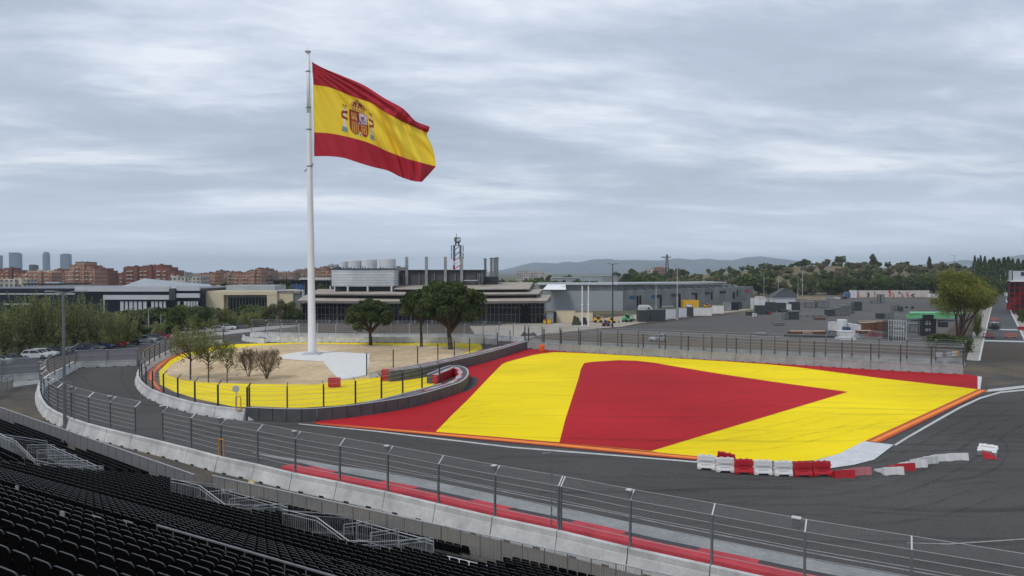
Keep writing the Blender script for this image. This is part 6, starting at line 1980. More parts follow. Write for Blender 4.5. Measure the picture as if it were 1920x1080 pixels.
def kind_willow(seed, W_, H, trunk_h, nleaf, size, mats=('willow1', 'willow2'), bark='bark', tmin=0.0, rod=1.0, low=3):
    """pollarded crown: many long straight rods fanning upwards, leaves along them"""
    rng = np.random.default_rng(seed)
    limbs, pts = [([(0, 0, -.1), (0, 0, trunk_h)], [W_ * .05 * rod, W_ * .045 * rod])], []
    nr = 34
    per = nleaf // nr
    for i in range(nr):
        a = rng.uniform(0, 2 * math.pi); sp = W_ * .5 * math.sqrt(rng.random())
        top = H * rng.uniform(.68, 1.0) * (1 - .12 * (sp / (W_ * .5)) ** 2)
        p0 = np.array([0, 0, trunk_h * rng.uniform(.7, 1)])
        p1 = np.array([sp * .55 * math.cos(a), sp * .55 * math.sin(a), trunk_h + (top - trunk_h) * .4])
        p2 = np.array([sp * math.cos(a), sp * math.sin(a), top])
        limbs.append(([tuple(p0), tuple(p1), tuple(p2)], [W_ * .016, W_ * .009, W_ * .003]))
        t_ = tmin + (1 - tmin) * rng.random(per) ** .75
        base = np.where(t_[:, None] < .4, p0 + (p1 - p0) * (t_[:, None] / .4), p1 + (p2 - p1) * ((t_[:, None] - .4) / .6))
        spread = W_ * .075 * (1.15 - t_[:, None] * .95)
        pts.append(base + rng.normal(size=(per, 3)) * spread)
    # low leafy mass
    cl = [((rng.normal() * W_ * .2, rng.normal() * W_ * .2, trunk_h + rng.uniform(0, H * .25)), (W_ * .16, W_ * .16, W_ * .13)) for _ in range(14)]
    q, _k = blob_pts(cl, nleaf // 3, rng, .4)
    if low: pts.append(q)
    pts = np.concatenate(pts)
    return leaf_mesh('crown', pts, size, list(mats), rng, 0), limb_mesh(limbs, bark, 4)
def kind_cone(seed, W_, H, nleaf, size, mats=('oak1', 'oak2')):
    rng = np.random.default_rng(seed)
    z_ = rng.random(nleaf) ** .8
    r = W_ * .5 * np.sin(np.clip(z_, 0, 1) * math.pi * .9 + .25) ** .8 * (1 - .3 * z_) * (.6 + .4 * rng.random(nleaf))
    a = rng.random(nleaf) * 2 * math.pi
    lump = 1 + .22 * np.sin(a * 3 + z_ * 14) + .15 * np.sin(a * 5 - z_ * 23)
    pts = np.stack([r * lump * np.cos(a), r * lump * np.sin(a), H * (.08 + .92 * z_)], 1)
    return leaf_mesh('crown', pts, size, list(mats), rng, 0), limb_mesh([([(0, 0, -.1), (0, 0, H * .8)], [W_ * .06, W_ * .02])], 'bark', 5)
def kind_young(seed, W_, H, trunk_h, nleaf, size, mats):
    rng = np.random.default_rng(seed)
    limbs, pts = [([(0, 0, -.1), (.05, 0, trunk_h), (0, .05, H * .8)], [.13, .10, .03])], []
    for i in range(22):
        a = rng.uniform(0, 2 * math.pi)
        z0_ = trunk_h * .85 + rng.random() * (H - trunk_h) * .45
        l = W_ * .5 * rng.uniform(.5, 1.0)
        z1_ = z0_ + (H - z0_) * rng.uniform(.3, .85)
        p0, p1, p2 = np.array([0, 0, z0_]), np.array([l * .6 * math.cos(a), l * .6 * math.sin(a), z0_ + (z1_ - z0_) * .35]), np.array([l * math.cos(a), l * math.sin(a), z1_])
        limbs.append(([tuple(p0), tuple(p1), tuple(p2)], [.055, .035, .012]))
        for j in range(4):
            q = p1 + (p2 - p1) * rng.random()
            e = q + rng.normal(size=3) * W_ * .12 + np.array([0, 0, W_ * .06])
            limbs.append(([tuple(q), tuple(e)], [.018, .006]))
            pts.append(e + rng.normal(size=(nleaf // 88, 3)) * W_ * .045)
    return leaf_mesh('crown', np.concatenate(pts), size, mats, rng), limb_mesh(limbs, 'bark', 5)

def tree_thing(name, label, cat, kind, loc, group=None, rz=0, sc=1.0):
    t = empty(name, loc, label, cat, group, rz)
    t.scale = (sc, sc, sc) if isinstance(sc, (int, float)) else sc
    for nm, me in (('crown', kind[0]), ('trunk', kind[1])):
        o = bpy.data.objects.new(nm, me); COL.objects.link(o); o.parent = t
    return t
def place(name, label, cat, kind, dims, x, yb=None, yt=None, W_px=None, Yq=None, z=0.0, group=None, rz=None):
    """stand a tree so that its foot is at (x, yb) on the ground (or depth Yq, height z) and its top reaches row yt"""
    if Yq is None: b = G(x, yb)
    else: b = (XX(x, Yq), Yq, z)
    H = HZ(yt, b[1]) - b[2]
    sz = max(.2, H / dims[1])
    sx = sz if W_px is None else (W_px / FPX * b[1]) / dims[0]
    return tree_thing(name, label, cat, kind, b, group, trnd.uniform(0, 6.28) if rz is None else rz, (sx, sx, sz))

PINE_A = kind_pine(1, 15.0, 13.0, 4.6, 17000, .22)
PINE_B = kind_pine(7, 10.5, 9.0, 3.2, 9000, .20)
PINE_C = kind_pine(13, 10.0, 10.0, 4.5, 8000, .20)
place('pine_tree', 'largest umbrella pine with a thick reddish trunk on the island', 'tree', PINE_A, (15, 13), 845, 656, 526, 138, rz=.4)
place('pine_tree', 'umbrella pine with a leaning thin trunk left of the largest pine', 'tree', PINE_C, (10, 10), 790, 651, 541, 84, rz=2.0)
place('pine_tree', 'smaller separate umbrella pine on the island nearest the flagpole', 'tree', PINE_B, (10.5, 9), 695, 648, 562, 96, rz=1.0)
for i, (x, yb, yt, w_) in enumerate(((357, 713, 614, 78), (391, 718, 620, 64), (426, 719, 641, 46))):
    place('young_tree', ('young tree with thin olive green leaves, tallest of the three on the island', 'young tree in the middle of the three on the sandy island', 'smallest young tree of the three beside the brown bushes')[i], 'tree',
          kind_young(20 + i, 5.5, 7.0, (2.6, 2.4, 1.9)[i], (3200, 3600, 2400)[i], .08, ['fresh1', 'olive2'] if i == 0 else ['fresh1', 'olive1']), (5.5, 7.0), x, yb, yt, w_)
def bare_bush(seed, label, x, yb, yt, W_px):
    rng = np.random.default_rng(seed)
    b = G(x, yb, .1)
    H = HZ(yt, b[1]) - .1
    Wm = W_px / FPX * b[1]
    t = empty('bare_bush', b, label, 'bush')
    m = MB()
    tips = []
    def grow(p, d, l, r, lev):
        e = p + d * l
        m.tube(p, e, r, r * .7, 5 if lev < 2 else 4, caps=False)
        if lev >= 5: tips.append(e); return
        for _ in range(2 if lev else 3):
            nd = (d + Vector(rng.normal(size=3)) * .33 + Vector((0, 0, .10))).normalized()
            grow(e, nd, l * rng.uniform(.68, .92), r * .66, lev + 1)
    for k in range(15):
        a = rng.uniform(0, 6.28)
        grow(Vector((.12 * math.cos(a), .12 * math.sin(a), -.05)), Vector((math.cos(a) * .55, math.sin(a) * .55, 1)).normalized(), 1.0, .075, 0)
    z_ = max(v[2] for v in m.v); wx = max(v[0] for v in m.v) - min(v[0] for v in m.v)
    m.v = [(v[0] * Wm / wx, v[1] * Wm / wx, v[2] * H / z_) for v in m.v]
    put(m.mesh('branches', M['twig']), 'branches', t, loc=(0, 0, 0))
    P_ = np.array([(q.x * Wm / wx, q.y * Wm / wx, q.z * H / z_) for q in tips])
    P_ = np.repeat(P_, 3, 0) + rng.normal(size=(len(P_) * 3, 3)) * .07
    put(leaf_mesh('dry_leaves', P_, .05, ['twig'], rng), 'dry_leaves', t, loc=(0, 0, 0))
bare_bush(1, 'brown leafless bush on the island, the left and taller of two', 466, 706, 648, 48)
bare_bush(5, 'brown leafless bush on the island, the right and wider of two', 500, 710, 652, 56)

WIL = [kind_willow(30 + i, 7.0, 11.0, 1.2, 6000, .085) for i in range(3)]
WILF = kind_willow(35, 7.0, 9.0, 1.0, 8000, .09, ('fresh1', 'willow2'), 'bark_lt')
OAK = [kind_round(40 + i, 8.0, 8.0, 1.0, 6500, .16, ['oak1', 'oak2']) for i in range(3)]
OLV = [kind_round(50 + i, 8.0, 8.0, .9, 5200, .17, ['olive1', 'oak2']) for i in range(2)]
DRY = kind_round(55, 8.0, 8.0, 1.6, 2400, .20, ['olive2', 'olive1'], 'bark_lt', sparse=.3)
CON = [kind_cone(60 + i, 3.4, 12.0, 2600, .26) for i in range(2)]
OAK_L = [kind_round(70 + i, 8.0, 8.0, 1.2, 1300, .38, ['oak1', 'oak2']) for i in range(3)]
OLV_L = [kind_round(75 + i, 8.0, 8.0, 1.0, 1100, .40, ['olive1', 'olive2']) for i in range(2)]
CON_L = [kind_cone(80, 3.4, 12.0, 900, .42)]
LW = (('pale green pollarded tree with upright rods at the left edge', 8, 672, 566, 70), ('tallest upright rod tree left of the lamp post', 40, 668, 545, 74), ('upright rod tree between the lamp post and the left edge', 70, 664, 549, 66),
      ('upright rod tree directly behind the tall lamp post', 106, 664, 546, 64), ('upright rod tree just right of the tall lamp post', 140, 660, 544, 66), ('leafy rod tree at the right end of the left tree group', 176, 656, 562, 60),
      ('smaller rod tree standing over the red parked car', 212, 652, 584, 54), ('short rod tree beside the slim pole and red car', 240, 648, 588, 50))
for i, (lab, x, yb, yt, w_) in enumerate(LW):
    place('willow_tree', lab, 'tree', WIL[i % 3] if i < 6 else WILF, (7, 11) if i < 6 else (7, 9), x, yb, yt - 5, w_ * .86, group='pale green upright trees at the left')
LO = [(-20, 668, 590, 70, 'O'), (22, 660, 600, 60, 'O'), (56, 655, 600, 56, 'O'), (90, 652, 604, 56, 'O'), (122, 650, 600, 52, 'O'), (156, 648, 600, 50, 'O'), (190, 648, 604, 46, 'O'), (222, 646, 606, 40, 'L'), (250, 644, 600, 44, 'O'), (268, 640, 606, 38, 'O'), (292, 637, 602, 42, 'F'), (318, 633, 590, 40, 'O'), (332, 630, 564, 44, 'O'),
      (350, 628, 594, 34, 'F'), (372, 626, 596, 34, 'O'), (384, 622, 568, 26, 'O'), (396, 622, 594, 32, 'F'), (412, 618, 578, 28, 'D'), (424, 618, 590, 32, 'L'), (442, 616, 584, 34, 'F'), (462, 614, 584, 34, 'F'), (480, 612, 582, 34, 'F'), (500, 611, 572, 34, 'L'), (520, 611, 556, 38, 'D'), (540, 610, 562, 40, 'L'), (556, 610, 575, 30, 'O')]
for i, (x, yb, yt, w_, k) in enumerate(LO):
    kd = {'O': OAK[i % 3], 'L': OLV[i % 2], 'D': DRY, 'F': WILF}[k]
    dm = (7, 9) if k == 'F' else (8, 8)
    kn = {'O': 'dark green leafy tree', 'L': 'olive green tree', 'D': 'dry looking pale tree', 'F': 'fresh green sparse tree'}[k]
    place('leafy_tree', kn + ' in the belt between the parked cars and the left buildings', 'tree', kd, dm, x, yb, yt, w_, group='trees of the left belt: ' + kn)
for i, (x, Yq, yt, w_) in enumerate(((378, 270, 534, 26), (398, 275, 527, 30), (418, 280, 526, 30), (440, 285, 530, 26), (528, 262, 524, 24), (540, 262, 520, 26), (604, 270, 527, 34), (614, 262, 534, 26), (590, 258, 544, 30), (575, 255, 552, 26))):
    place('leafy_tree', 'dark tree rising behind the cream building and the navy hall', 'tree', OAK[i % 3], (8, 8), x, yt=yt, W_px=w_, Yq=Yq, group='trees behind the left buildings')

# wood behind the hall, belt behind the car park, trees on the hill
def scatter(n, xr, Yr_, hr, wr, kinds, labels, group, seed, ytop=None, minz=0.0):
    r = random.Random(seed)
    for i in range(n):
        x = xr[0] + (xr[1] - xr[0]) * (i + r.random()) / n
        Yq = r.uniform(*Yr_)
        X_ = XX(x, Yq)
        z_ = hill_h(X_, Yq) if 455 < Yq < 900 else 0
        k = r.choice(kinds)
        H = r.uniform(*hr)
        if ytop is not None:
            H = min(H, max(3.0, HZ(np.interp(x, [q[0] for q in ytop], [q[1] for q in ytop]) + r.uniform(-1.5, 3), Yq) - z_))
        w_ = H * r.uniform(*wr)
        kd, dm, lab = k
        tree_thing('tree', lab + labels, 'tree', kd, (X_, Yq, z_ - .2), group + ': ' + lab.strip(), r.uniform(0, 6.28), (w_ / dm[0], w_ / dm[0], H / dm[1]))
KO = [(q, (8, 8), 'dark green bushy tree ') for q in OAK_L]
KL = [(q, (8, 8), 'olive brown scrubby tree ') for q in OLV_L]
KC = [(q, (3.4, 12), 'slim dark conical tree ') for q in CON_L]
scatter(16, (930, 1110), (330, 420), (9, 13), (.9, 1.4), KO, 'between the pavilion and the warehouses', 'wood right of the pavilion', 1, [(930, 508), (990, 516), (1030, 517), (1100, 523)])
scatter(14, (1155, 1440), (430, 500), (10, 18), (.8, 1.3), KO + KL[:1], 'directly behind the industrial hall', 'trees behind the hall', 2, [(1150, 505), (1250, 512), (1440, 508)])
scatter(26, (1150, 1460), (540, 680), (8, 14), (.8, 1.2), KO + KO + KL + KC, 'on the low wooded rise behind the industrial hall', 'wooded rise', 3, [(1150, 507), (1190, 499), (1250, 503), (1300, 500), (1400, 499), (1460, 503)])
scatter(34, (1420, 1860), (540, 640), (5, 9), (.9, 1.4), KO + KL + KL, 'scattered over the scrubby hillside', 'hillside scrub', 4)
scatter(30, (1450, 1860), (640, 690), (5, 10), (.9, 1.4), KO + KO + KL[:1], 'along the crest of the hill', 'hill crest trees', 5, [(1450, 503), (1480, 498), (1530, 492), (1570, 484), (1590, 488), (1640, 487), (1700, 485), (1760, 488), (1860, 492)])
scatter(22, (1500, 1860), (495, 545), (7, 11), (.9, 1.3), KO + KL[:1], 'on the foot of the hill behind the car park', 'hill foot trees', 6)
scatter(17, (1000, 1100), (560, 700), (6, 10), (.35, 1.0), KO + KC, 'on the horizon below the mountains', 'horizon trees', 7, [(1000, 507), (1035, 505), (1100, 508)])
place('pine_tree', 'dark round topped pine standing highest on the hill crest', 'tree', OAK[0], (8, 8), 1636, yt=472.5, W_px=20, Yq=650, z=hill_h(XX(1636, 650), 650))
place('pine_tree', 'broad rounded tree on the hill crest left of the highest pine', 'tree', OAK[1], (8, 8), 1575, yt=477.5, W_px=24, Yq=650, z=hill_h(XX(1575, 650), 650))
place('cypress_tree', 'pointed dark cypress on the hill crest', 'tree', CON[0], (3.4, 12), 1742, yt=481, W_px=8, Yq=640, z=hill_h(XX(1742, 640), 640))
for i, (x, yt, w_) in enumerate(((1442, 519, 34), (1466, 522, 30), (1492, 514, 30), (1520, 510, 28), (1552, 520, 40), (1566, 516, 34), (1590, 514, 44), (1606, 518, 40), (1630, 514, 44), (1650, 516, 38), (1668, 516, 40), (1690, 513, 44), (1710, 515, 40), (1730, 512, 44), (1752, 512, 40), (1768, 506, 44), (1780, 510, 44))):
    k = OAK[i % 3] if i > 3 else OLV[i % 2]
    place('plane_tree', ('spreading dark green tree in the row along the back of the car park' if i > 3 else 'olive green tree at the left end of the car park row'), 'tree', k, (8, 8), x, yt=yt, W_px=w_, Yq=448 + (i % 3) * 5, z=0, group='row of trees behind the car park' + (', dark' if i > 3 else ', olive'))
for i, (x, yt, w_) in enumerate(((1827, 480, 8), (1833, 484, 7), (1838, 479.5, 8), (1846, 481, 9), (1855, 487, 12), (1862, 483, 14), (1872, 486, 14), (1882, 483, 12), (1890, 482, 12), (1898, 485, 10), (1908, 486, 12), (1918, 488, 12))):
    place('poplar_tree', 'dark slender poplar in the tight group at the end of the road', 'tree', CON[i % 2], (3.4, 12), x, yt=yt, W_px=w_ * 1.3, Yq=520 + (i % 3) * 14, z=0, group='poplars at the end of the road')
for i, (x, Yq, yt, w_) in enumerate(((1850, 330, 512, 44), (1862, 380, 514, 30), (1866, 430, 512, 28), (1836, 300, 520, 40), (1905, 460, 508, 36), (1890, 470, 513, 24), (1925, 430, 505, 40), (1876, 500, 520, 24))):
    place('street_tree', 'dark green street tree lining the road at the right', 'tree', OAK[i % 3], (8, 8), x, yt=yt, W_px=w_, Yq=Yq, z=0, group='street trees along the right road')
place('elm_tree', 'big yellow green tree with several thin trunks beside the right road', 'tree', kind_round(91, 13.0, 15.0, 4.2, 42000, .10, ['fresh2', 'fresh1'], nc=44, sparse=.15, squash=.9, multi=11), (13, 15), 1800, 636, 501, 128)
place('leafy_tree', 'darker green tree half hidden behind the big yellow green tree', 'tree', kind_round(92, 8, 11, 3.5, 6000, .16, ['fresh1', 'oak2']), (8, 11), 1828, 622, 516, 66)
place('leafy_tree', 'thin young tree right of the big yellow green tree trunks', 'tree', WILF, (7, 9), 1832, 632, 575, 22)
# hedge round the lot corner
rng = np.random.default_rng(8)
hp = [G(1742, 654)[:2], G(1775, 655)[:2], G(1802, 656)[:2], G(1815, 662)[:2]]
pts = []
for i in range(9000):
    s_ = rng.random() * 3
    k = min(2, int(s_)); f = s_ - k
    x, y = hp[k][0] * (1 - f) + hp[k + 1][0] * f, hp[k][1] * (1 - f) + hp[k + 1][1] * f
    hh = 2.6 + .3 * math.sin(x * 1.3)
    q = rng.random() ** .6
    pts.append((x + rng.normal() * .55, y + rng.normal() * .55, .1 + hh * q))
o = put(leaf_mesh('hedge', np.array(pts), .11, ['oak1', 'oak2'], rng), 'hedge')
tag(o, 'dark clipped hedge at the corner of the car park beside the right road', 'hedge')
# undergrowth: shrubs closing the gaps below the belts of trees
SHR = [kind_round(95 + i, 5.0, 3.0, .1, 1500, .15, m_, squash=.7) for i, m_ in enumerate((['oak1', 'oak2'], ['oak2', 'olive1'], ['fresh1', 'oak2']))]
SHR_L = [kind_round(98 + i, 8.0, 5.0, .1, 700, .42, m_, squash=.7) for i, m_ in enumerate((['oak1', 'oak2'], ['olive1', 'olive2']))]
r_ = random.Random(31)
def shrubs(n, line, Yadd, hr, kinds, dims, label, group):
    for i in range(n):
        q = (i + r_.random()) / n
        x = np.interp(q, np.linspace(0, 1, len(line)), [p[0] for p in line]); y = np.interp(q, np.linspace(0, 1, len(line)), [p[1] for p in line])
        b = G(x, y) if y > 0 else (XX(x, -y), -y, 0)
        Y2 = b[1] + r_.uniform(*Yadd)
        X2 = XX(x, Y2)
        h = r_.uniform(*hr)
        z_ = hill_h(X2, Y2) - .2 if 455 < Y2 < 900 and X2 > 20 else 0
        w_ = h * r_.uniform(1.3, 2.0)
        tree_thing('shrub', label, 'shrub', kinds[i % len(kinds)], (X2, Y2, z_), group, r_.uniform(0, 6.28), (w_ / dims[0], w_ / dims[0], h / dims[1]))
shrubs(44, [(-60, 664), (60, 654), (200, 645), (330, 628), (450, 616), (570, 609)], (5, 16), (1.6, 3.2), SHR, (5, 3), 'low shrub under the trees of the left belt', 'undergrowth of the left belt')
shrubs(40, [(-60, 640), (330, 612), (570, 606)], (0, 25), (3.0, 5.5), SHR, (5, 3), 'taller shrub in front of the left buildings', 'shrubs before the left buildings')
shrubs(60, [(1425, -452), (1800, -452)], (0, 40), (2.5, 6), SHR_L, (8, 5), 'bush filling in under the car park tree row', 'bushes behind the car park')
shrubs(150, [(1420, -510), (1870, -510)], (0, 140), (2.5, 5.5), SHR_L, (8, 5), 'scrub bush dotted over the hillside', 'hillside bushes')
shrubs(36, [(930, -500), (1450, -560)], (0, 120), (5, 9), SHR_L[:1] + SHR_L, (8, 5), 'bushy crown in the wood on the horizon behind the industrial hall', 'horizon wood bushes')
shrubs(30, [(1830, -330), (1900, -520)], (0, 60), (3, 7), SHR_L[:1], (8, 5), 'dark bush beside the far end of the right road', 'bushes beside the right road')
# ------------------------------------------------------------------ vehicles
CARPAINT = {}
def paint(name, c, metal=0.0):
    if name not in CARPAINT:
        CARPAINT[name] = mat(name + '_car_paint', c, 0.3, 0.04, 1.0, metal=metal, spec=0.5)
    return CARPAINT[name]
COLS = {'white': (0.62, 0.62, 0.62), 'silver': (0.40, 0.42, 0.44), 'black': (0.015, 0.015, 0.017), 'grey': (0.15, 0.155, 0.16), 'red': (0.30, 0.015, 0.015), 'blue': (0.04, 0.07, 0.18), 'dark blue': (0.03, 0.04, 0.08), 'yellow': (0.6, 0.35, 0.02), 'orange': (0.6, 0.15, 0.02)}
def car(label, x, y, colour, heading, kind='hatch', L=4.2, Wd=1.78, H=1.48, z=0.08, group=None, name='parked_car', xyz=None):
    b = xyz or G(x, y, z)
    t = empty(name, b, label, 'car' if kind != 'van' else 'van', group, heading)
    pm = paint(colour, COLS[colour], .3 if colour in ('silver', 'grey') else 0)
    hl = L / 2
    if kind == 'van':
        prof = [(-hl, .35), (-hl, .9), (-hl + .05, 1.9), (-hl + .25, H), (hl - 1.9, H), (hl - 1.2, H * .86), (hl - .55, 1.15), (hl - .08, .95), (hl, .6), (hl, .35)]
        cab = None
    else:
        hood = .92
        prof = [(-hl, .42), (-hl + .02, .75), (-hl + .12, .95), (-hl + .9, .98), (hl - 1.15, .95), (hl - .35, .84), (hl - .05, .68), (hl, .42), (hl - .1, .24), (-hl + .1, .24)]
        if kind == 'suv': cab = [(-hl + .08, .96), (-hl + .30, H), (hl - 1.9, H), (hl - 1.15, .95)]
        elif kind == 'sedan': cab = [(-hl + .6, .97), (-hl + 1.25, H), (hl - 2.0, H), (hl - 1.15, .95)]
        else: cab = [(-hl + .12, .96), (-hl + .55, H), (hl - 1.95, H), (hl - 1.1, .95)]
    m = MB()
    n = len(prof)
    hw = Wd / 2
    def ring(y, k): return [(px_, y, (zz if zz > .3 or True else zz) ) for px_, zz in prof]
    vs = []
    for y, inset_ in ((-hw, .06), (-hw + .08, 0), (hw - .08, 0), (hw, .06)):
        for px_, zz in prof:
            s_ = 1 - inset_ * .6
            vs.append((px_ * (s_ if inset_ else 1), y, .55 + (zz - .55) * (1 - inset_ * (1.2 if kind != 'van' else .3))))
    fs = [tuple(range(n))]
    for k in range(3):
        for i in range(n):
            j = (i + 1) % n
            fs.append((k * n + j, k * n + i, (k + 1) * n + i, (k + 1) * n + j))
    fs.append(tuple(3 * n + i for i in range(n - 1, -1, -1)))
    m.add(vs, fs)
    body = put(m.mesh('body', pm), 'body', t, loc=(0, 0, 0))
    if cab:
        m = MB()
        (x0, z0_), (x1, z1_), (x2, z2_), (x3, z3_) = cab
        a, b_ = hw - .06, hw - .26
        v = [(x0, -a, z0_), (x3, -a, z3_), (x3, a, z3_), (x0, a, z0_), (x1, -b_, z1_), (x2, -b_, z2_), (x2, b_, z2_), (x1, b_, z1_)]
        m.add(v, [(0, 1, 5, 4), (1, 2, 6, 5), (2, 3, 7, 6), (3, 0, 4, 7)])
        put(m.mesh('window', M['carglass']), 'window', t, loc=(0, 0, 0))
        m = MB()
        m.prism([(x1 - .05, -b_ - .02), (x2 + .08, -b_ - .02), (x2 + .08, b_ + .02), (x1 - .05, b_ + .02)], z1_ - .03, z1_ + .03)
        for s_ in (-1, 1):     # pillars
            for (xa, za), (xb, zb_) in (((x0, z0_), (x1, z1_)), ((x3, z3_), (x2, z2_)), (((x1 + x2) / 2 - .1, z0_), ((x1 + x2) / 2 - .1, z1_))):
                m.tube((xa, s_ * (a - .0), za), (xb, s_ * (b_ + .0), zb_), .05, .04, 4)
        put(m.mesh('roof', pm), 'roof', t, loc=(0, 0, 0))
    else:
        m = MB()
        m.add([(hl - 1.85, -hw + .12, H - .03), (hl - .60, -hw + .12, 1.22), (hl - .60, hw - .12, 1.22), (hl - 1.85, hw - .12, H - .03)], [(0, 1, 2, 3)])
        for v_ in range(4): m.v[v_] = (m.v[v_][0] + .16, m.v[v_][1], m.v[v_][2] + .12)
        for s_ in (-1, 1): m.box((hl - 1.75, s_ * (hw + .005), 1.45), (1.0, .02, .55))
        put(m.mesh('window', M['carglass']), 'window', t, loc=(0, 0, 0))
    for wx in (-hl + .82, hl - .85):
        for s_ in (-1, 1):
            m = MB(); m.tube((wx, s_ * (hw - .18), .32), (wx, s_ * (hw + .015), .32), .32, .32, 16, 0)
            wo = put(m.mesh('wheel', [M['rubber']]), 'wheel', t, loc=(0, 0, 0))
            m = MB(); m.tube((wx, s_ * (hw + .0), .32), (wx, s_ * (hw + .03), .32), .19, .17, 10, 0)
            put(m.mesh('rim', [M['chrome']]), 'rim', wo, loc=(0, 0, 0))
    for s_ in (-1, 1):
        m = MB(); m.box((hl - .10, s_ * (hw - .32), .68), (.16, .34, .15)); put(m.mesh('headlight', M['lamp_lens']), 'headlight', t, loc=(0, 0, 0))
        m = MB(); m.box((-hl + .04, s_ * (hw - .22), .80), (.08, .22, .2)); put(m.mesh('tail_light', M['tail']), 'tail_light', t, loc=(0, 0, 0))
    m = MB(); m.box((hl - .02, 0, .42), (.06, 1.1, .16)); m.box((-hl + .02, 0, .40), (.06, 1.1, .14)); put(m.mesh('bumper_grille', M['rubber']), 'bumper_grille', t, loc=(0, 0, 0))
    return t
# parked row on the left: nose to the road, diagonal bays
PK = [(-4, 684, 'white', 'white car cut off by the left edge'), (28, 680, 'grey', 'dark grey car next to the one at the left edge', 'sedan'), (68, 672, 'white', 'white hatchback left of its white twin', 'hatch'), (84, 669, 'white', 'white four wheel drive car nearest the lamp post', 'suv'),
      (106, 666, 'black', 'black car directly behind the tall lamp post', 'hatch'), (150, 661, 'dark blue', 'dark car low behind the scrim fence, left', 'sedan'), (172, 658, 'grey', 'dark grey car behind the scrim fence, middle', 'hatch'), (190, 654, 'blue', 'blue car left of the red pair', 'hatch'),
      (206, 651, 'red', 'red car behind, left one of the red pair', 'hatch'), (219, 650, 'red', 'bright red car, right one of the red pair', 'sedan'), (245, 646, 'black', 'dark car with pale roof right of the red pair', 'suv'), (273, 642, 'silver', 'silver white car at the end of the light verge', 'hatch'),
      (291, 639, 'grey', 'grey car between the silver and small red ones', 'hatch'), (302, 637, 'red', 'small red car farther along the row', 'hatch'), (356, 628, 'white', 'white car behind the young trees, left', 'hatch'), (384, 625, 'white', 'white car behind the young trees, right', 'sedan'),
      (410, 622, 'silver', 'silver car in the far part of the row', 'hatch'), (427, 618, 'white', 'white car with bright roof near the back fence', 'suv'), (450, 616, 'grey', 'dark grey car near the back fence', 'sedan')]
for i, q in enumerate(PK):
    car(q[3] + ('' if len(q[3].split()) > 5 else ' in the left row'), q[0], q[1], q[2], 0.30 + .12 * math.sin(i * 1.7), q[4] if len(q) > 4 else 'hatch', group='cars parked along the left road')
car('silver hatchback driving behind the run-off fence', 1234, 639.5, 'silver', math.pi + .55, 'hatch', L=4.0, name='silver_car')
# far cars
FC = [(1342, 569, 'silver', 'silver car beside the yellow machine in front of the hall', 'sedan'), (1352, 568, 'white', 'white car parked by the hall beyond the hoardings', 'hatch'), (1366, 566, 'red', 'red car parked by the hall, left one', 'hatch'), (1381, 565, 'red', 'red car parked by the hall, middle one', 'suv'), (1394, 564, 'red', 'red car parked by the hall, right one', 'hatch'),
      (1434, 563, 'white', 'white car left of the white kiosk', 'hatch'), (1557, 561, 'silver', 'silver car at the back of the car park, leftmost of the group', 'hatch'), (1570, 561, 'white', 'low white car at the back of the car park', 'sedan'), (1583, 561, 'black', 'dark car between the white ones at the back', 'suv'),
      (1722, 558.5, 'white', 'white car right of the long white banner', 'hatch'), (1738, 558.5, 'white', 'white car at the right end of the back row', 'suv')]
for q in FC:
    car(q[3], q[0], q[1], q[2], .1, q[4])
def van(label, x, y, colour, heading, L=5.6, H=2.5, stripes=False, name='van'):
    t = car(label, x, y, colour, heading, 'van', L, 2.0, H, name=name)
    if stripes:
        r = random.Random(3)
        m = MB()
        for k in range(15):
            xx = -L / 2 + .25 + k * .26
            for s_ in (-1, 1):
                w_ = .05 + r.random() * .06
                z0_, z1_ = .75 + r.random() * .5, 1.7 + r.random() * .6
                m.add([(xx, s_ * 1.012, z0_), (xx + w_, s_ * 1.012, z0_), (xx + w_ + .12, s_ * 1.012, z1_), (xx + .14, s_ * 1.012, z1_)], [(0, 1, 2, 3), (3, 2, 1, 0)])
        put(m.mesh('black_stripes', M['rubber']), 'black_stripes', t, loc=(0, 0, 0))
    return t
van('white van with black zebra stripes behind the grey container', 1211, 585, 'white', -.12, 5.8, 2.6, True)
van('white minibus at the far right back of the car park', 1752, 559.5, 'white', .05, 7.0, 2.6)
t = van('white van with a red panel left of the white kiosk', 1427, 566, 'white', .05, 6.0, 2.7)
m = MB(); m.box((-.6, -1.02, 1.6), (2.6, .03, 1.1)); put(m.mesh('red_panel', M['tec_red']), 'red_panel', t, loc=(0, 0, 0))

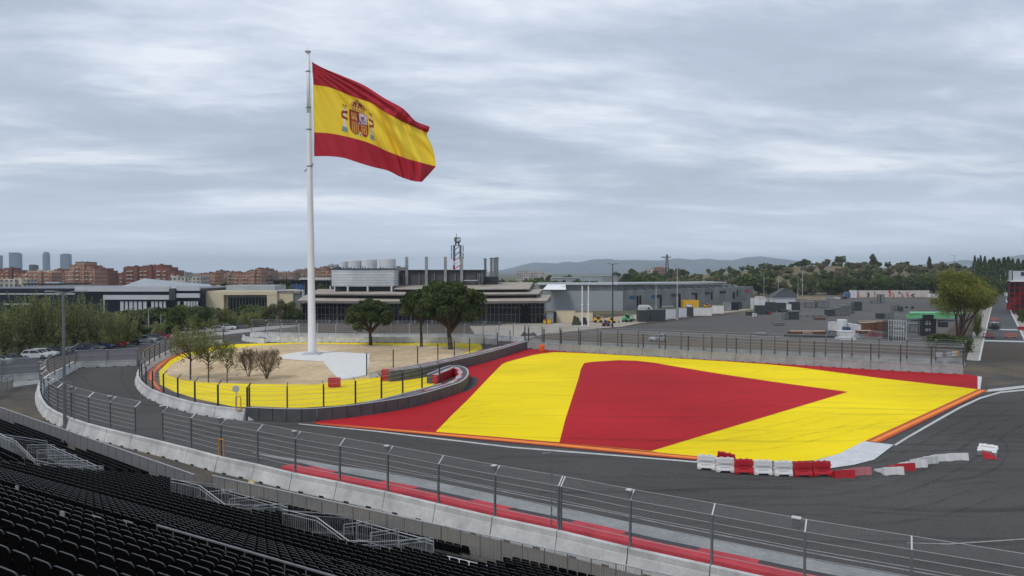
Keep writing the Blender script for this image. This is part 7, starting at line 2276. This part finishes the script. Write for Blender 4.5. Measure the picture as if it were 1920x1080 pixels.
# ------------------------------------------------------------------ things in the yard and the car park
def crate(name, label, cat, x0, x1, yt, yb, mt, depth=2.4, rz=0.0, ribs=0, cap=None, group=None, ribm='steel_dk'):
    """box-like thing standing on the ground between two pixel columns, with corner posts and ribs"""
    b0 = G((x0 + x1) / 2, yb)
    Yq = b0[1]
    w_, h = (x1 - x0) / FPX * Yq, max(.3, HZ(yt, Yq))
    t = empty(name, (b0[0], Yq + depth / 2, .03), label, cat, group, rz)
    m = MB(); m.box((0, 0, h / 2 + .05), (w_, depth, h - .1)); put(m.mesh('body', M[mt]), 'body', t, loc=(0, 0, 0))
    m = MB()
    for sx in (-1, 1):
        for sy in (-1, 1): m.box((sx * w_ / 2, sy * depth / 2, h / 2), (.12, .12, h))
    if ribs:
        for k in range(1, ribs): m.box((-w_ / 2 + w_ * k / ribs, -depth / 2 - .02, h / 2), (.07, .06, h * .96))
    m.box((0, -depth / 2 - .03, h - .06), (w_, .05, .1)); m.box((0, -depth / 2 - .03, .1), (w_, .05, .1))
    put(m.mesh('frame', M[ribm]), 'frame', t, loc=(0, 0, 0))
    if cap:
        m = MB(); m.box((0, 0, h + .04), (w_ + .1, depth + .1, .1)); put(m.mesh('lid', M[cap]), 'lid', t, loc=(0, 0, 0))
    return t
crate('container', 'dark grey container nearest on the hoarding line, left half', 'container', 1197, 1216, 582, 604, 'steel_dk', 3, ribs=6)
crate('container', 'dark grey container on the hoarding line, right half', 'container', 1216, 1247, 581, 602.5, 'steel_dk', 3, ribs=9)
crate('hoarding_panel', 'white hoarding panel, left one of two', 'hoarding', 1247.5, 1268, 579, 598.5, 'white_clad', .3)
crate('hoarding_panel', 'narrow dark gate post panel between the white hoardings', 'hoarding', 1268.5, 1271, 577, 596, 'steel_dk', .3)
crate('hoarding_panel', 'white hoarding panel, right one of two', 'hoarding', 1271.5, 1288, 577, 596, 'white_clad', .3)
crate('container', 'short grey container between the white and the beige hoardings', 'container', 1288.5, 1299.5, 576, 594, 'steel_dk', 2.4, ribs=3)
crate('hoarding_panel', 'long beige hoarding panel in the middle of the line', 'hoarding', 1300, 1334, 577, 592.5, 'pale', .3, ribs=3, ribm='concrete_lt')
crate('hoarding_panel', 'shorter beige hoarding panel right of the long one', 'hoarding', 1336, 1357, 573, 588.5, 'pale', .3, ribs=2, ribm='concrete_lt')
crate('container', 'grey container at the right part of the hoarding line', 'container', 1359, 1371, 567, 583, 'concrete_dk', 2.4, ribs=3)
crate('container', 'navy container beside the grey one', 'container', 1371.5, 1385, 566.5, 582, 'navy', 2.4, ribs=3)
crate('container', 'slim grey container right of the navy one', 'container', 1386, 1391, 566, 580, 'steel_dk', 2.4)
crate('container', 'ribbed dark container at the right end of the line', 'container', 1392, 1411, 565, 579, 'steel', 2.4, ribs=6)
crate('skip', 'yellow site container with a white table before the hall', 'container', 1281, 1310, 563, 577, 'yellow_metal', 3, ribs=3, ribm='yellow_metal')
crate('table', 'small white table before the yellow site container', 'table', 1287, 1298, 571, 580, 'white_pl', 1.2)
crate('wall_panel', 'long cream wall panel beside the pavilion forecourt', 'wall', 1043, 1078, 583, 605, 'cream', .6, ribs=2, ribm='cream')
crate('wall_panel', 'second cream wall panel behind the yellow loader', 'wall', 1078, 1112, 585, 604, 'cream', .6)
crate('container', 'white cabin with a navy door by the pavilion', 'cabin', 1024, 1038, 588, 606, 'white_clad', 2.5)
crate('container', 'navy door panel right of the white cabin', 'cabin', 1038.5, 1043, 585, 606, 'navy', 2.0)
crate('bin', 'yellow wheeled bin in front of the pavilion corner', 'bin', 1025, 1034, 598, 608, 'yellow_metal', 1.2)
crate('bin', 'second yellow bin left of the first one', 'bin', 1018, 1024, 600, 608, 'yellow_metal', 1.2)
def cover(label, x, yb, w_px, h_px, mt, seed, name='covered_heap', cat='heap', parts=3):
    """heap under a draped sheet: merged irregular humps"""
    b = G(x, yb)
    Yq = b[1]; w_, h = w_px / FPX * Yq, h_px / FPX * Yq
    r = random.Random(seed)
    m = MB(); n = 14
    ph = [r.uniform(0, 6.28) for _ in range(4)]
    for j in range(n + 1):
        for i in range(n + 1):
            u, v = i / n, j / n
            e = min(1, 5 * min(u, 1 - u)) * min(1, 5 * min(v, 1 - v))
            z_ = h * e * (.62 + .25 * math.sin(u * parts * 3.1 + ph[0]) + .13 * math.sin(u * 11 + v * 7 + ph[1]) + .08 * math.sin(v * 13 + ph[2]))
            m.v.append(((u - .5) * w_, v * w_ * .35, max(0, z_)))
    for j in range(n):
        for i in range(n):
            a = j * (n + 1) + i
            m.f.append((a, a + 1, a + n + 2, a + n + 1)); m.m.append(0)
    o = put(m.mesh(name, M[mt] if isinstance(mt, str) else mt), name, loc=(b[0], Yq, .03))
    return tag(o, label, cat)
cover('dark green tent shaped cover on the forecourt, left one', 1081, 610, 18, 17, mat('dark_green_cover', (0.05, 0.06, 0.04), 0.8, .3, 1), 1, 'tent_cover', 'tent', 1)
cover('black cover beside the dark green one', 1095, 609, 14, 14, 'dark', 2, 'tent_cover', 'tent', 1)
cover('low black roll of sheeting on the path behind the back fence', 992, 631, 32, 10, 'dark', 3, 'sheeting_roll', 'sheeting', 2)
def machine(label, x, yb, w_px, h_px, mt, seed, name, cat):
    """small construction machine: chassis, cab, boom, bucket, four wheels"""
    b = G(x, yb)
    s_ = w_px / FPX * b[1] / 6.0
    t = empty(name, (b[0], b[1], .05), label, cat, None, .15 * seed)
    def P_(m, nm, mm): put(m.mesh(nm, mm), nm, t, loc=(0, 0, 0))
    m = MB(); m.box((0, 0, 1.0 * s_), (3.6 * s_, 1.6 * s_, .7 * s_), 0, 0, .9); m.box((-1.3 * s_, 0, 1.6 * s_), (1.3 * s_, 1.4 * s_, .8 * s_), 0, 0, .85); P_(m, 'chassis', M[mt])
    m = MB(); m.box((.1 * s_, 0, 2.1 * s_), (1.2 * s_, 1.3 * s_, 1.5 * s_), 0, 0, .88); P_(m, 'cab', M['carglass'])
    m = MB(); m.box((.1 * s_, 0, 2.9 * s_), (1.3 * s_, 1.4 * s_, .15 * s_)); P_(m, 'cab_roof', M[mt])
    m = MB(); m.path([(.8 * s_, .2, 1.3 * s_), (2.1 * s_, .2, 2.5 * s_ * h_px / 14), (3.0 * s_, .2, 1.0 * s_)], .16 * s_, 6); P_(m, 'boom', M[mt])
    m = MB(); m.box((3.2 * s_, .2, .7 * s_), (.7 * s_, 1.6 * s_, .7 * s_), 0, 0, .6); P_(m, 'bucket', M['steel_dk'])
    for wx in (-1.2, 1.2):
        for wy in (-.9, .9):
            m = MB(); m.tube((wx * s_, (wy - .15) * s_, .55 * s_), (wx * s_, (wy + .15) * s_, .55 * s_), .55 * s_, .55 * s_, 14); P_(m, 'wheel', M['rubber'])
    return t
machine('yellow loader with raised boom, left one behind the fence', 1121, 605, 26, 15, 'yellow_metal', 1, 'loader', 'loader')
machine('orange yellow excavator right of the yellow loader', 1147, 606, 24, 14, 'yellow_metal', -2, 'excavator', 'excavator')
machine('small dark red machine below the loaders', 1136, 612, 22, 9, 'maroon', 2, 'dumper', 'dumper')
machine('green telehandler beside the grey container', 1176, 604, 30, 15, 'green_plastic', 3, 'telehandler', 'telehandler')
machine('yellow white tractor by the yellow site container', 1325, 577, 16, 10, 'yellow_metal', 1, 'tractor', 'tractor')
t = crate('kiosk', 'white kiosk with a dark sloping roof at the left of the car park', 'kiosk', 1451, 1492, 556, 571, 'white_clad', 6)
b = G(1471, 571)
m = MB(); w_ = 45 / FPX * b[1]; hk = HZ(556, b[1])
m.add([(-w_ / 2, -.8 - 3, hk), (w_ / 2, -.8 - 3, hk), (w_ / 2, 4.2, hk), (-w_ / 2, 4.2, hk), (w_ * .05, -1, hk + 3.8), (w_ * .32, -1, hk + 3.2), (w_ * .05, 2, hk + 3.8)], [(0, 1, 5, 4), (1, 2, 5), (2, 3, 6, 5), (3, 0, 4, 6), (4, 5, 6)])
put(m.mesh('roof', M['steel_dk']), 'roof', t, loc=(0, 0, 0))
crate('kiosk', 'tall white panel in front of the kiosk', 'panel', 1474, 1484, 570, 584, 'white_pl', .4)
crate('kiosk', 'white cabin left of the kiosk', 'cabin', 1413, 1437, 560, 580, 'white_pl', 4, ribs=2, ribm='steel')
DC = [(1440, 1455, 567, 586, 'dark green grey crate stack at the left of the kiosk'), (1456, 1474, 568, 583, 'dark crate stack below the kiosk roof'), (1484, 1500, 566.5, 582, 'dark crate stack right of the white panel'), (1420, 1438, 573, 590, 'dark red and grey crate stack before the white cabin'),
      (1464, 1482, 581, 586, 'low dark pallet beside the crate stacks')]
for x0, x1, yt, yb, lab in DC: crate('crate_stack', lab, 'crate stack', x0, x1, yt, yb, 'darkcrate', 3, ribs=4)
SG = [(1472, 1479, 587, 600, 'pale stillage, left one before the crates'), (1480, 1498, 584, 599.5, 'open grey stillage before the dark crates'), (1552, 1565, 581, 593, 'dark stillage in the middle of the car park'), (1566, 1576, 577, 593, 'tall grey frame stack in the middle of the car park'),
      (1577, 1593, 573, 592, 'grey crate stack angled towards the camera'), (1594, 1600, 568, 588, 'grey crate stack behind the angled one'), (1600, 1616, 566, 583, 'long dark barrier stack at the back'), (1510, 1528, 566, 577, 'low blue grey stack left of centre of the car park'), (1532, 1554, 564, 577, 'olive covered stack at the back left of the car park')]
for x0, x1, yt, yb, lab in SG: crate('stillage', lab, 'stillage', x0, x1, yt, yb, 'cage' if 'dark' not in lab else 'darkcrate', 2.4, rz=.3 if 'angled' in lab else 0, ribs=4, cap='concrete_dk' if 'grey' in lab else None)
for i in range(4): crate('concrete_kerb_block', 'low grey concrete block lying in the short line on the car park', 'block', 1500 + i * 13, 1511 + i * 13, 590.5, 594, 'concrete_dk', .8, group='line of low blocks')
for x0, x1 in ((1645, 1650), (1652, 1658)): crate('gate_frame', 'tall grey frame standing at the back of the car park, ' + ('left one' if x0 == 1645 else 'right one'), 'frame', x0, x1, 552, 569, 'cage', .6)
crate('pallet_base', 'low pale pallets beside the tall frames', 'pallet', 1634, 1645, 564, 569, 'cage', 1.5)
machine('small dark trailer left of the pair in the car park centre', 1700, 578, 8, 8, 'dark', 1, 'trailer', 'trailer')
machine('small dark trailer right of the pair in the car park centre', 1711, 579, 9, 6, 'dark', 2, 'trailer', 'trailer')
crate('skip', 'dark skip with pale lid beside the big yellow green tree', 'skip', 1754, 1766, 560, 571, 'darkcrate', 3, cap='white_pl')
# piles near the second fence
for lab, x0, x1, yt, yb, mt, cap in (('long stack of brown timber beams behind the fence', 1484, 1555, 622, 629, 'timber', 'timber_lt'), ('lower dark layer under the brown timber beams', 1478, 1570, 629, 634, 'darkcrate', None), ('pale plank bundle at the right end of the timber beams', 1509, 1525, 624, 630, 'timber_lt', None),
                                ('grey plank pack left of the white stack', 1556, 1573, 621, 631, 'cage', None), ('white wrapped stack before the white drums', 1574, 1603, 622, 632, 'white_pl', 'white_pl'), ('low white sheets under the wrapped stack', 1575, 1605, 633, 638, 'white_pl', None),
                                ('white appliance box, left of the big drum', 1560, 1572, 605, 620, 'white_pl', 'white_clad'), ('white box with blue side right of the drum', 1592, 1600, 607, 621, 'white_pl', None), ('blue crate beside the white boxes', 1588, 1594, 614, 623, 'blue', None),
                                ('white bags stacked right of the blue crate', 1600, 1614, 609, 622, 'white_pl', None), ('brown timber pack behind the maroon sheet', 1616, 1633, 606, 620, 'timber', 'timber_lt'), ('second brown timber pack next to the first', 1634, 1652, 605, 619, 'timber', 'timber_lt'),
                                ('third timber pack right of the others', 1653, 1664, 604, 621, 'timber', None), ('long pale plank on top of the timber packs', 1614, 1668, 602.5, 605, 'timber_lt', None), ('low timber layer below the packs', 1612, 1640, 621, 626, 'timber', 'timber_lt'),
                                ('light steel shelving frame beside the black gantry', 1706, 1726, 607, 624, 'cage', None), ('small white box on the shelving frame', 1702, 1712, 613, 620, 'white_pl', None)):
    crate('material_stack', lab, 'stack', x0, x1, yt, yb, mt, 2.2, ribs=3 if 'timber' in lab else 0, cap=cap, ribm='steel_dk' if mt != 'white_pl' else 'concrete_lt')
cover('crumpled maroon sheet covering a heap behind the fence', 1643, 632, 40, 11, 'maroon', 5, 'covered_heap', 'heap', 3)
cover('small grey heap of sheets beside the white bags', 1608, 634, 14, 9, 'concrete_dk', 6, 'covered_heap', 'heap', 2)
b = G(1583, 621)
m = MB(); rr = 9.0 / FPX * b[1]; hh = HZ(600, b[1]); m.lathe((b[0], b[1] + rr, .05), [(rr, 0), (rr, hh * .93), (rr * .97, hh), (rr * .5, hh + .05)], 20)
for k in range(5): m.lathe((b[0], b[1] + rr, .05 + hh * k / 5), [(rr + .03, .05), (rr + .04, .1), (rr + .03, .15)], 20)
tag(m.build('white_drum', M['white_pl']), 'large white cylindrical drum among the stacks', 'drum')
for lab, x0, x1, yt, yb, mt in (('low dark covered stack, left of two on the open asphalt', 1648, 1658, 588, 598, 'darkcrate'), ('wide grey covered stack, right of two on the open asphalt', 1661, 1675, 586, 597, 'cage'), ('small grey stack near the middle of the open asphalt', 1676, 1686, 572, 583, 'cage'), ('small dark box beside the middle grey stack', 1688, 1693, 575, 584, 'darkcrate'),
                                ('dark plank pile before the middle stillages', 1530, 1548, 596, 600, 'timber'), ('grey pallet pair left of the timber beams', 1455, 1470, 606, 611, 'cage'), ('pale crate row behind the white kiosk', 1500, 1510, 561, 569, 'concrete_dk'), ('small red box by the crate stacks', 1441, 1446, 585, 590, 'tec_red'),
                                ('green grey generator beyond the long hoarding', 1402, 1412, 585, 592, 'darkcrate'), ('white generator box beside the green grey one', 1414, 1420, 588, 595, 'white_pl'), ('low grey slab stack near the fence, left', 1420, 1440, 625, 629, 'concrete_dk'), ('blue barrel crate before the timber packs', 1600, 1606, 622, 628, 'blue')):
    crate('material_stack', lab, 'stack', x0, x1, yt, yb, mt, 2.0, ribs=3)
# cages, black gantry and green platform
def cage(label, x0, x1, yt, yb, mt, n=4, depth=2.0, name='steel_cage', cat='cage'):
    b0 = G((x0 + x1) / 2, yb); Yq = b0[1]
    w_, h = (x1 - x0) / FPX * Yq, HZ(yt, Yq)
    t = empty(name, (b0[0], Yq, .03), label, cat)
    m = MB()
    for dy_ in (0, depth):
        for k in range(n + 1):
            xx = -w_ / 2 + w_ * k / n
            m.tube((xx, dy_, 0), (xx, dy_, h), .07, .07, 4)
        for k in range(5): m.tube((-w_ / 2, dy_, h * k / 4 + .04), (w_ / 2, dy_, h * k / 4 + .04), .05, .05, 4)
    put(m.mesh('frame', M[mt]), 'frame', t, loc=(0, 0, 0))
    m = MB(); m.box((0, depth / 2, .5), (w_ * .9, depth * .8, .8)); m.box((w_ * .1, depth / 2, h * .6), (w_ * .7, depth * .5, .25)); put(m.mesh('load', M['darkcrate']), 'load', t, loc=(0, 0, 0))
    return t
cage('dark tall steel cage left of the pale shelf frame', 1664, 1674, 603, 636, 'steel_dk')
cage('pale tall steel shelf frame behind the fence', 1675, 1699, 602, 640, 'steel_lt', 5)
t = cage('black gantry frame beside the green platform', 1729, 1753, 598, 630, 'dark', 2, 1.5, 'black_gantry', 'gantry')
b = G(1741, 630); h = HZ(592, b[1]); w_ = 24 / FPX * b[1]
m = MB(); m.box((-w_ / 2 + .2, .3, h / 2 - .4), (.7, .9, h - .8)); m.box((w_ / 2 - .2, .3, h / 2 - .4), (.7, .9, h - .8)); m.box((0, .3, h - .4), (w_ * .72, .9, 1.2)); m.box((0, .3, h * .42), (w_ * .8, .7, .5)); put(m.mesh('black_panel', M['dark']), 'black_panel', t, loc=(0, 0, 0))
crate('black_box', 'small black machine right of the black gantry', 'machine', 1765, 1777, 604, 614, 'dark', 1.5)
b0, b1 = G(1707, 603), G(1782, 600)
t = empty('green_platform', (b0[0], b0[1], 0), 'bright green sheeted platform beyond the black gantry', 'platform')
hg = HZ(587, b0[1])
m = MB(); m.prism([(b0[0], b0[1]), (b1[0], b0[1] + 1), (b1[0] - 1, b0[1] + 8), (b0[0] + 4, b0[1] + 8)], hg - .35, hg); m.box(((b0[0] + b1[0]) / 2 - 2, b0[1] + .3, hg * .62), ((b1[0] - b0[0]) * .9, .1, hg * .5)); m.build('green_sheet', M['green_plastic'], t)
m = MB()
for k in range(7):
    xx = b0[0] + (b1[0] - b0[0]) * k / 6
    m.tube((xx, b0[1] + .5, 0), (xx, b0[1] + .5, hg - .3), .09, .09, 5)
m.build('leg', M['steel'], t)
# long white banner with painted figures at the back of the car park
Yb = G(1700, 559)[1]
t = empty('banner_wall', (XX(1672, Yb), Yb, 0), 'long pale banner wall with red and dark shapes under the far trees', 'banner')
m = MB(); m.box(((XX(1608, Yb) + XX(1745, Yb)) / 2, Yb + 1, HZ(545, Yb) / 2 + .3), (XX(1745, Yb) - XX(1608, Yb), .2, HZ(545, Yb) - .3)); m.build('banner', mat('pale_pink_banner', (0.52, 0.46, 0.42), .7, .1, .3), t)
r = random.Random(9)
for k, (x, mt, w_, y0, y1) in enumerate(((1612, 'orange_plastic', 6, 553, 558), (1597 + 14, 'blue', 2, 545, 552), (1630, 'dark', 5, 548, 557), (1642, 'dark', 2, 546, 557), (1671, 'tec_red', 5, 545, 556), (1677, 'tec_red', 3, 549, 557), (1690, 'dark', 6, 547, 551), (1694, 'steel_dk', 3, 551, 557), (1704, 'tec_red', 4, 549, 557), (1714, 'dark', 7, 551, 557))):
    m = MB()
    for j in range(4):
        m.box((XX(x + r.uniform(-w_ * .4, w_ * .4), Yb), Yb + .85 - j * .01, HZ(y0 + (y1 - y0) * (j + .5) / 4, Yb)), (w_ * .7 / FPX * Yb * r.uniform(.5, 1.1), .05, (y1 - y0) / 4 / FPX * Yb * 1.1))
    m.build('painted_shape', M[mt], t)
crate('kiosk', 'white stepped display stand left of the banner wall', 'stand', 1595, 1607, 544, 559, 'white_pl', 2, ribs=2)
crate('blue_frame', 'blue framed stand beside the parked silver cars', 'stand', 1584, 1594, 548, 560, 'blue', 1.5, ribs=2, ribm='white_clad')
crate('hoarding_panel', 'low tan hoarding right of the white kiosk', 'hoarding', 1497, 1548, 556, 563, 'timber_lt', .5, ribs=6, ribm='timber_lt')
# boards hung on the second wall
for lab, x0, x1, y0, y1, mt in (('small white notice board on the second wall', 1757, 1769, 661, 668, 'white_clad'), ('pale blue part of the board at the right end of the second wall', 1777, 1788, 659.5, 668, 'roof_grey'), ('white part of the board at the right end of the second wall', 1788, 1795, 659, 667, 'white_pl'), ('yellow part of the board at the right end of the second wall', 1795, 1800, 658.5, 667, 'yellow_metal')):
    Yq = w5[-1][1] + (1806 - x1) * .035 - .9
    t = empty('notice_board', (XX((x0 + x1) / 2, Yq), Yq, 0), lab, 'board')
    slab(t, 'panel', mt, x0, x1, y0, y1, Yq, .05)
    m = MB()
    for k in range(3): m.box((XX(x0 + (x1 - x0) * (k + .5) / 3, Yq), Yq - .02, (HZ(y0, Yq) + HZ(y1, Yq)) / 2), (.12, .02, .3))
    m.build('print', M['steel'], t)
# road barriers on the right
def road_barrier(label, x, yb, w_px, mt):
    b = G(x, yb); w_ = w_px / FPX * b[1]
    t = empty('road_barrier', (b[0], b[1], .07), label, 'barrier')
    m = MB()
    for zz in (.35, .7, 1.05): m.box((0, 0, zz), (w_, .08, .16))
    for k in range(5): m.box((-w_ / 2 + w_ * k / 4, 0, .7), (.1, .09, .9))
    put(m.mesh('rails', M[mt]), 'rails', t, loc=(0, 0, 0))
    m = MB()
    for s_ in (-1, 1): m.box((s_ * w_ * .38, 0, .12), (.25, .7, .22))
    put(m.mesh('foot', M['steel_dk']), 'foot', t, loc=(0, 0, 0))
pinkred = mat('faded_red_rail', (0.50, 0.14, 0.10), .7, .2, 2); M['pinkred'] = pinkred
road_barrier('red railed road barrier on the left side of the right road', 1853, 634, 19, 'pinkred')
road_barrier('red railed road barrier on the right side of the right road', 1895, 634.5, 21, 'pinkred')
road_barrier('faint red barrier farther up the right road', 1864, 603, 14, 'pinkred')
b = G(1868, 619)
t = cage('small grey trolley with a white top standing on the right road', 1861, 1875, 606, 619, 'steel_dk', 2, 1.6, 'trolley', 'trolley')
m = MB(); m.box((0, .8, HZ(605, b[1])), (1.6, 1.4, .12)); put(m.mesh('top', M['white_pl']), 'top', t, loc=(0, 0, 0))
crate('cabin', 'small dark cabin with white roof at the far end of the right road', 'cabin', 1876, 1882, 541, 551, 'dark', 3, cap='white_pl')
r = random.Random(17)
for k, (x, y, mt) in enumerate(((1889, 556, 'white_pl'), (1892, 562, 'steel_lt'), (1896, 568, 'steel_dk'), (1900, 574, 'white_pl'), (1903, 580, 'tec_red'), (1910, 578, 'orange_plastic'), (1907, 587, 'dark'), (1915, 592, 'dark'), (1917, 603, 'steel_dk'), (1919, 620, 'tec_red'))):
    crate('site_box', ('farthest pale box on the right kerb', 'second pale box along the right kerb', 'dark box along the right kerb', 'white box beside the red scaffold foot', 'red box at the scaffold foot', 'orange box at the scaffold foot', 'low dark pallet on the tan pavement', 'dark bin on the tan pavement', 'grey bin near the right edge', 'red block at the right edge by the kerb')[k], 'box', x - 3.5, x + 3.5, y - 7, y, mt, 1.2)
b = G(1914, 606)
place('shrub', 'small dark shrub on the tan pavement at the right edge', 'shrub', SHR[0], (5, 3), 1917, 606, 578, 18)

# ------------------------------------------------------------------ the air between here and the mountains
hb = MB()
hb.box((0, 6450, 134), (27800, 13200, 270))
hz_o = hb.build('haze', [])
hz_o['kind'] = 'stuff'
hz_o['label'] = 'thin bluish haze in the distant air'
hm = bpy.data.materials.new('haze_air'); hm.use_nodes = True
ht = hm.node_tree; ht.nodes.clear()
ho = ht.nodes.new('ShaderNodeOutputMaterial'); hv = ht.nodes.new('ShaderNodeVolumePrincipled')
hv.inputs['Color'].default_value = (0.84, 0.95, 1.0, 1)
hv.inputs['Density'].default_value = 0.00012
hv.inputs['Anisotropy'].default_value = 0.2
ht.links.new(hv.outputs[0], ho.inputs['Volume'])
hz_o.data.materials.append(hm)
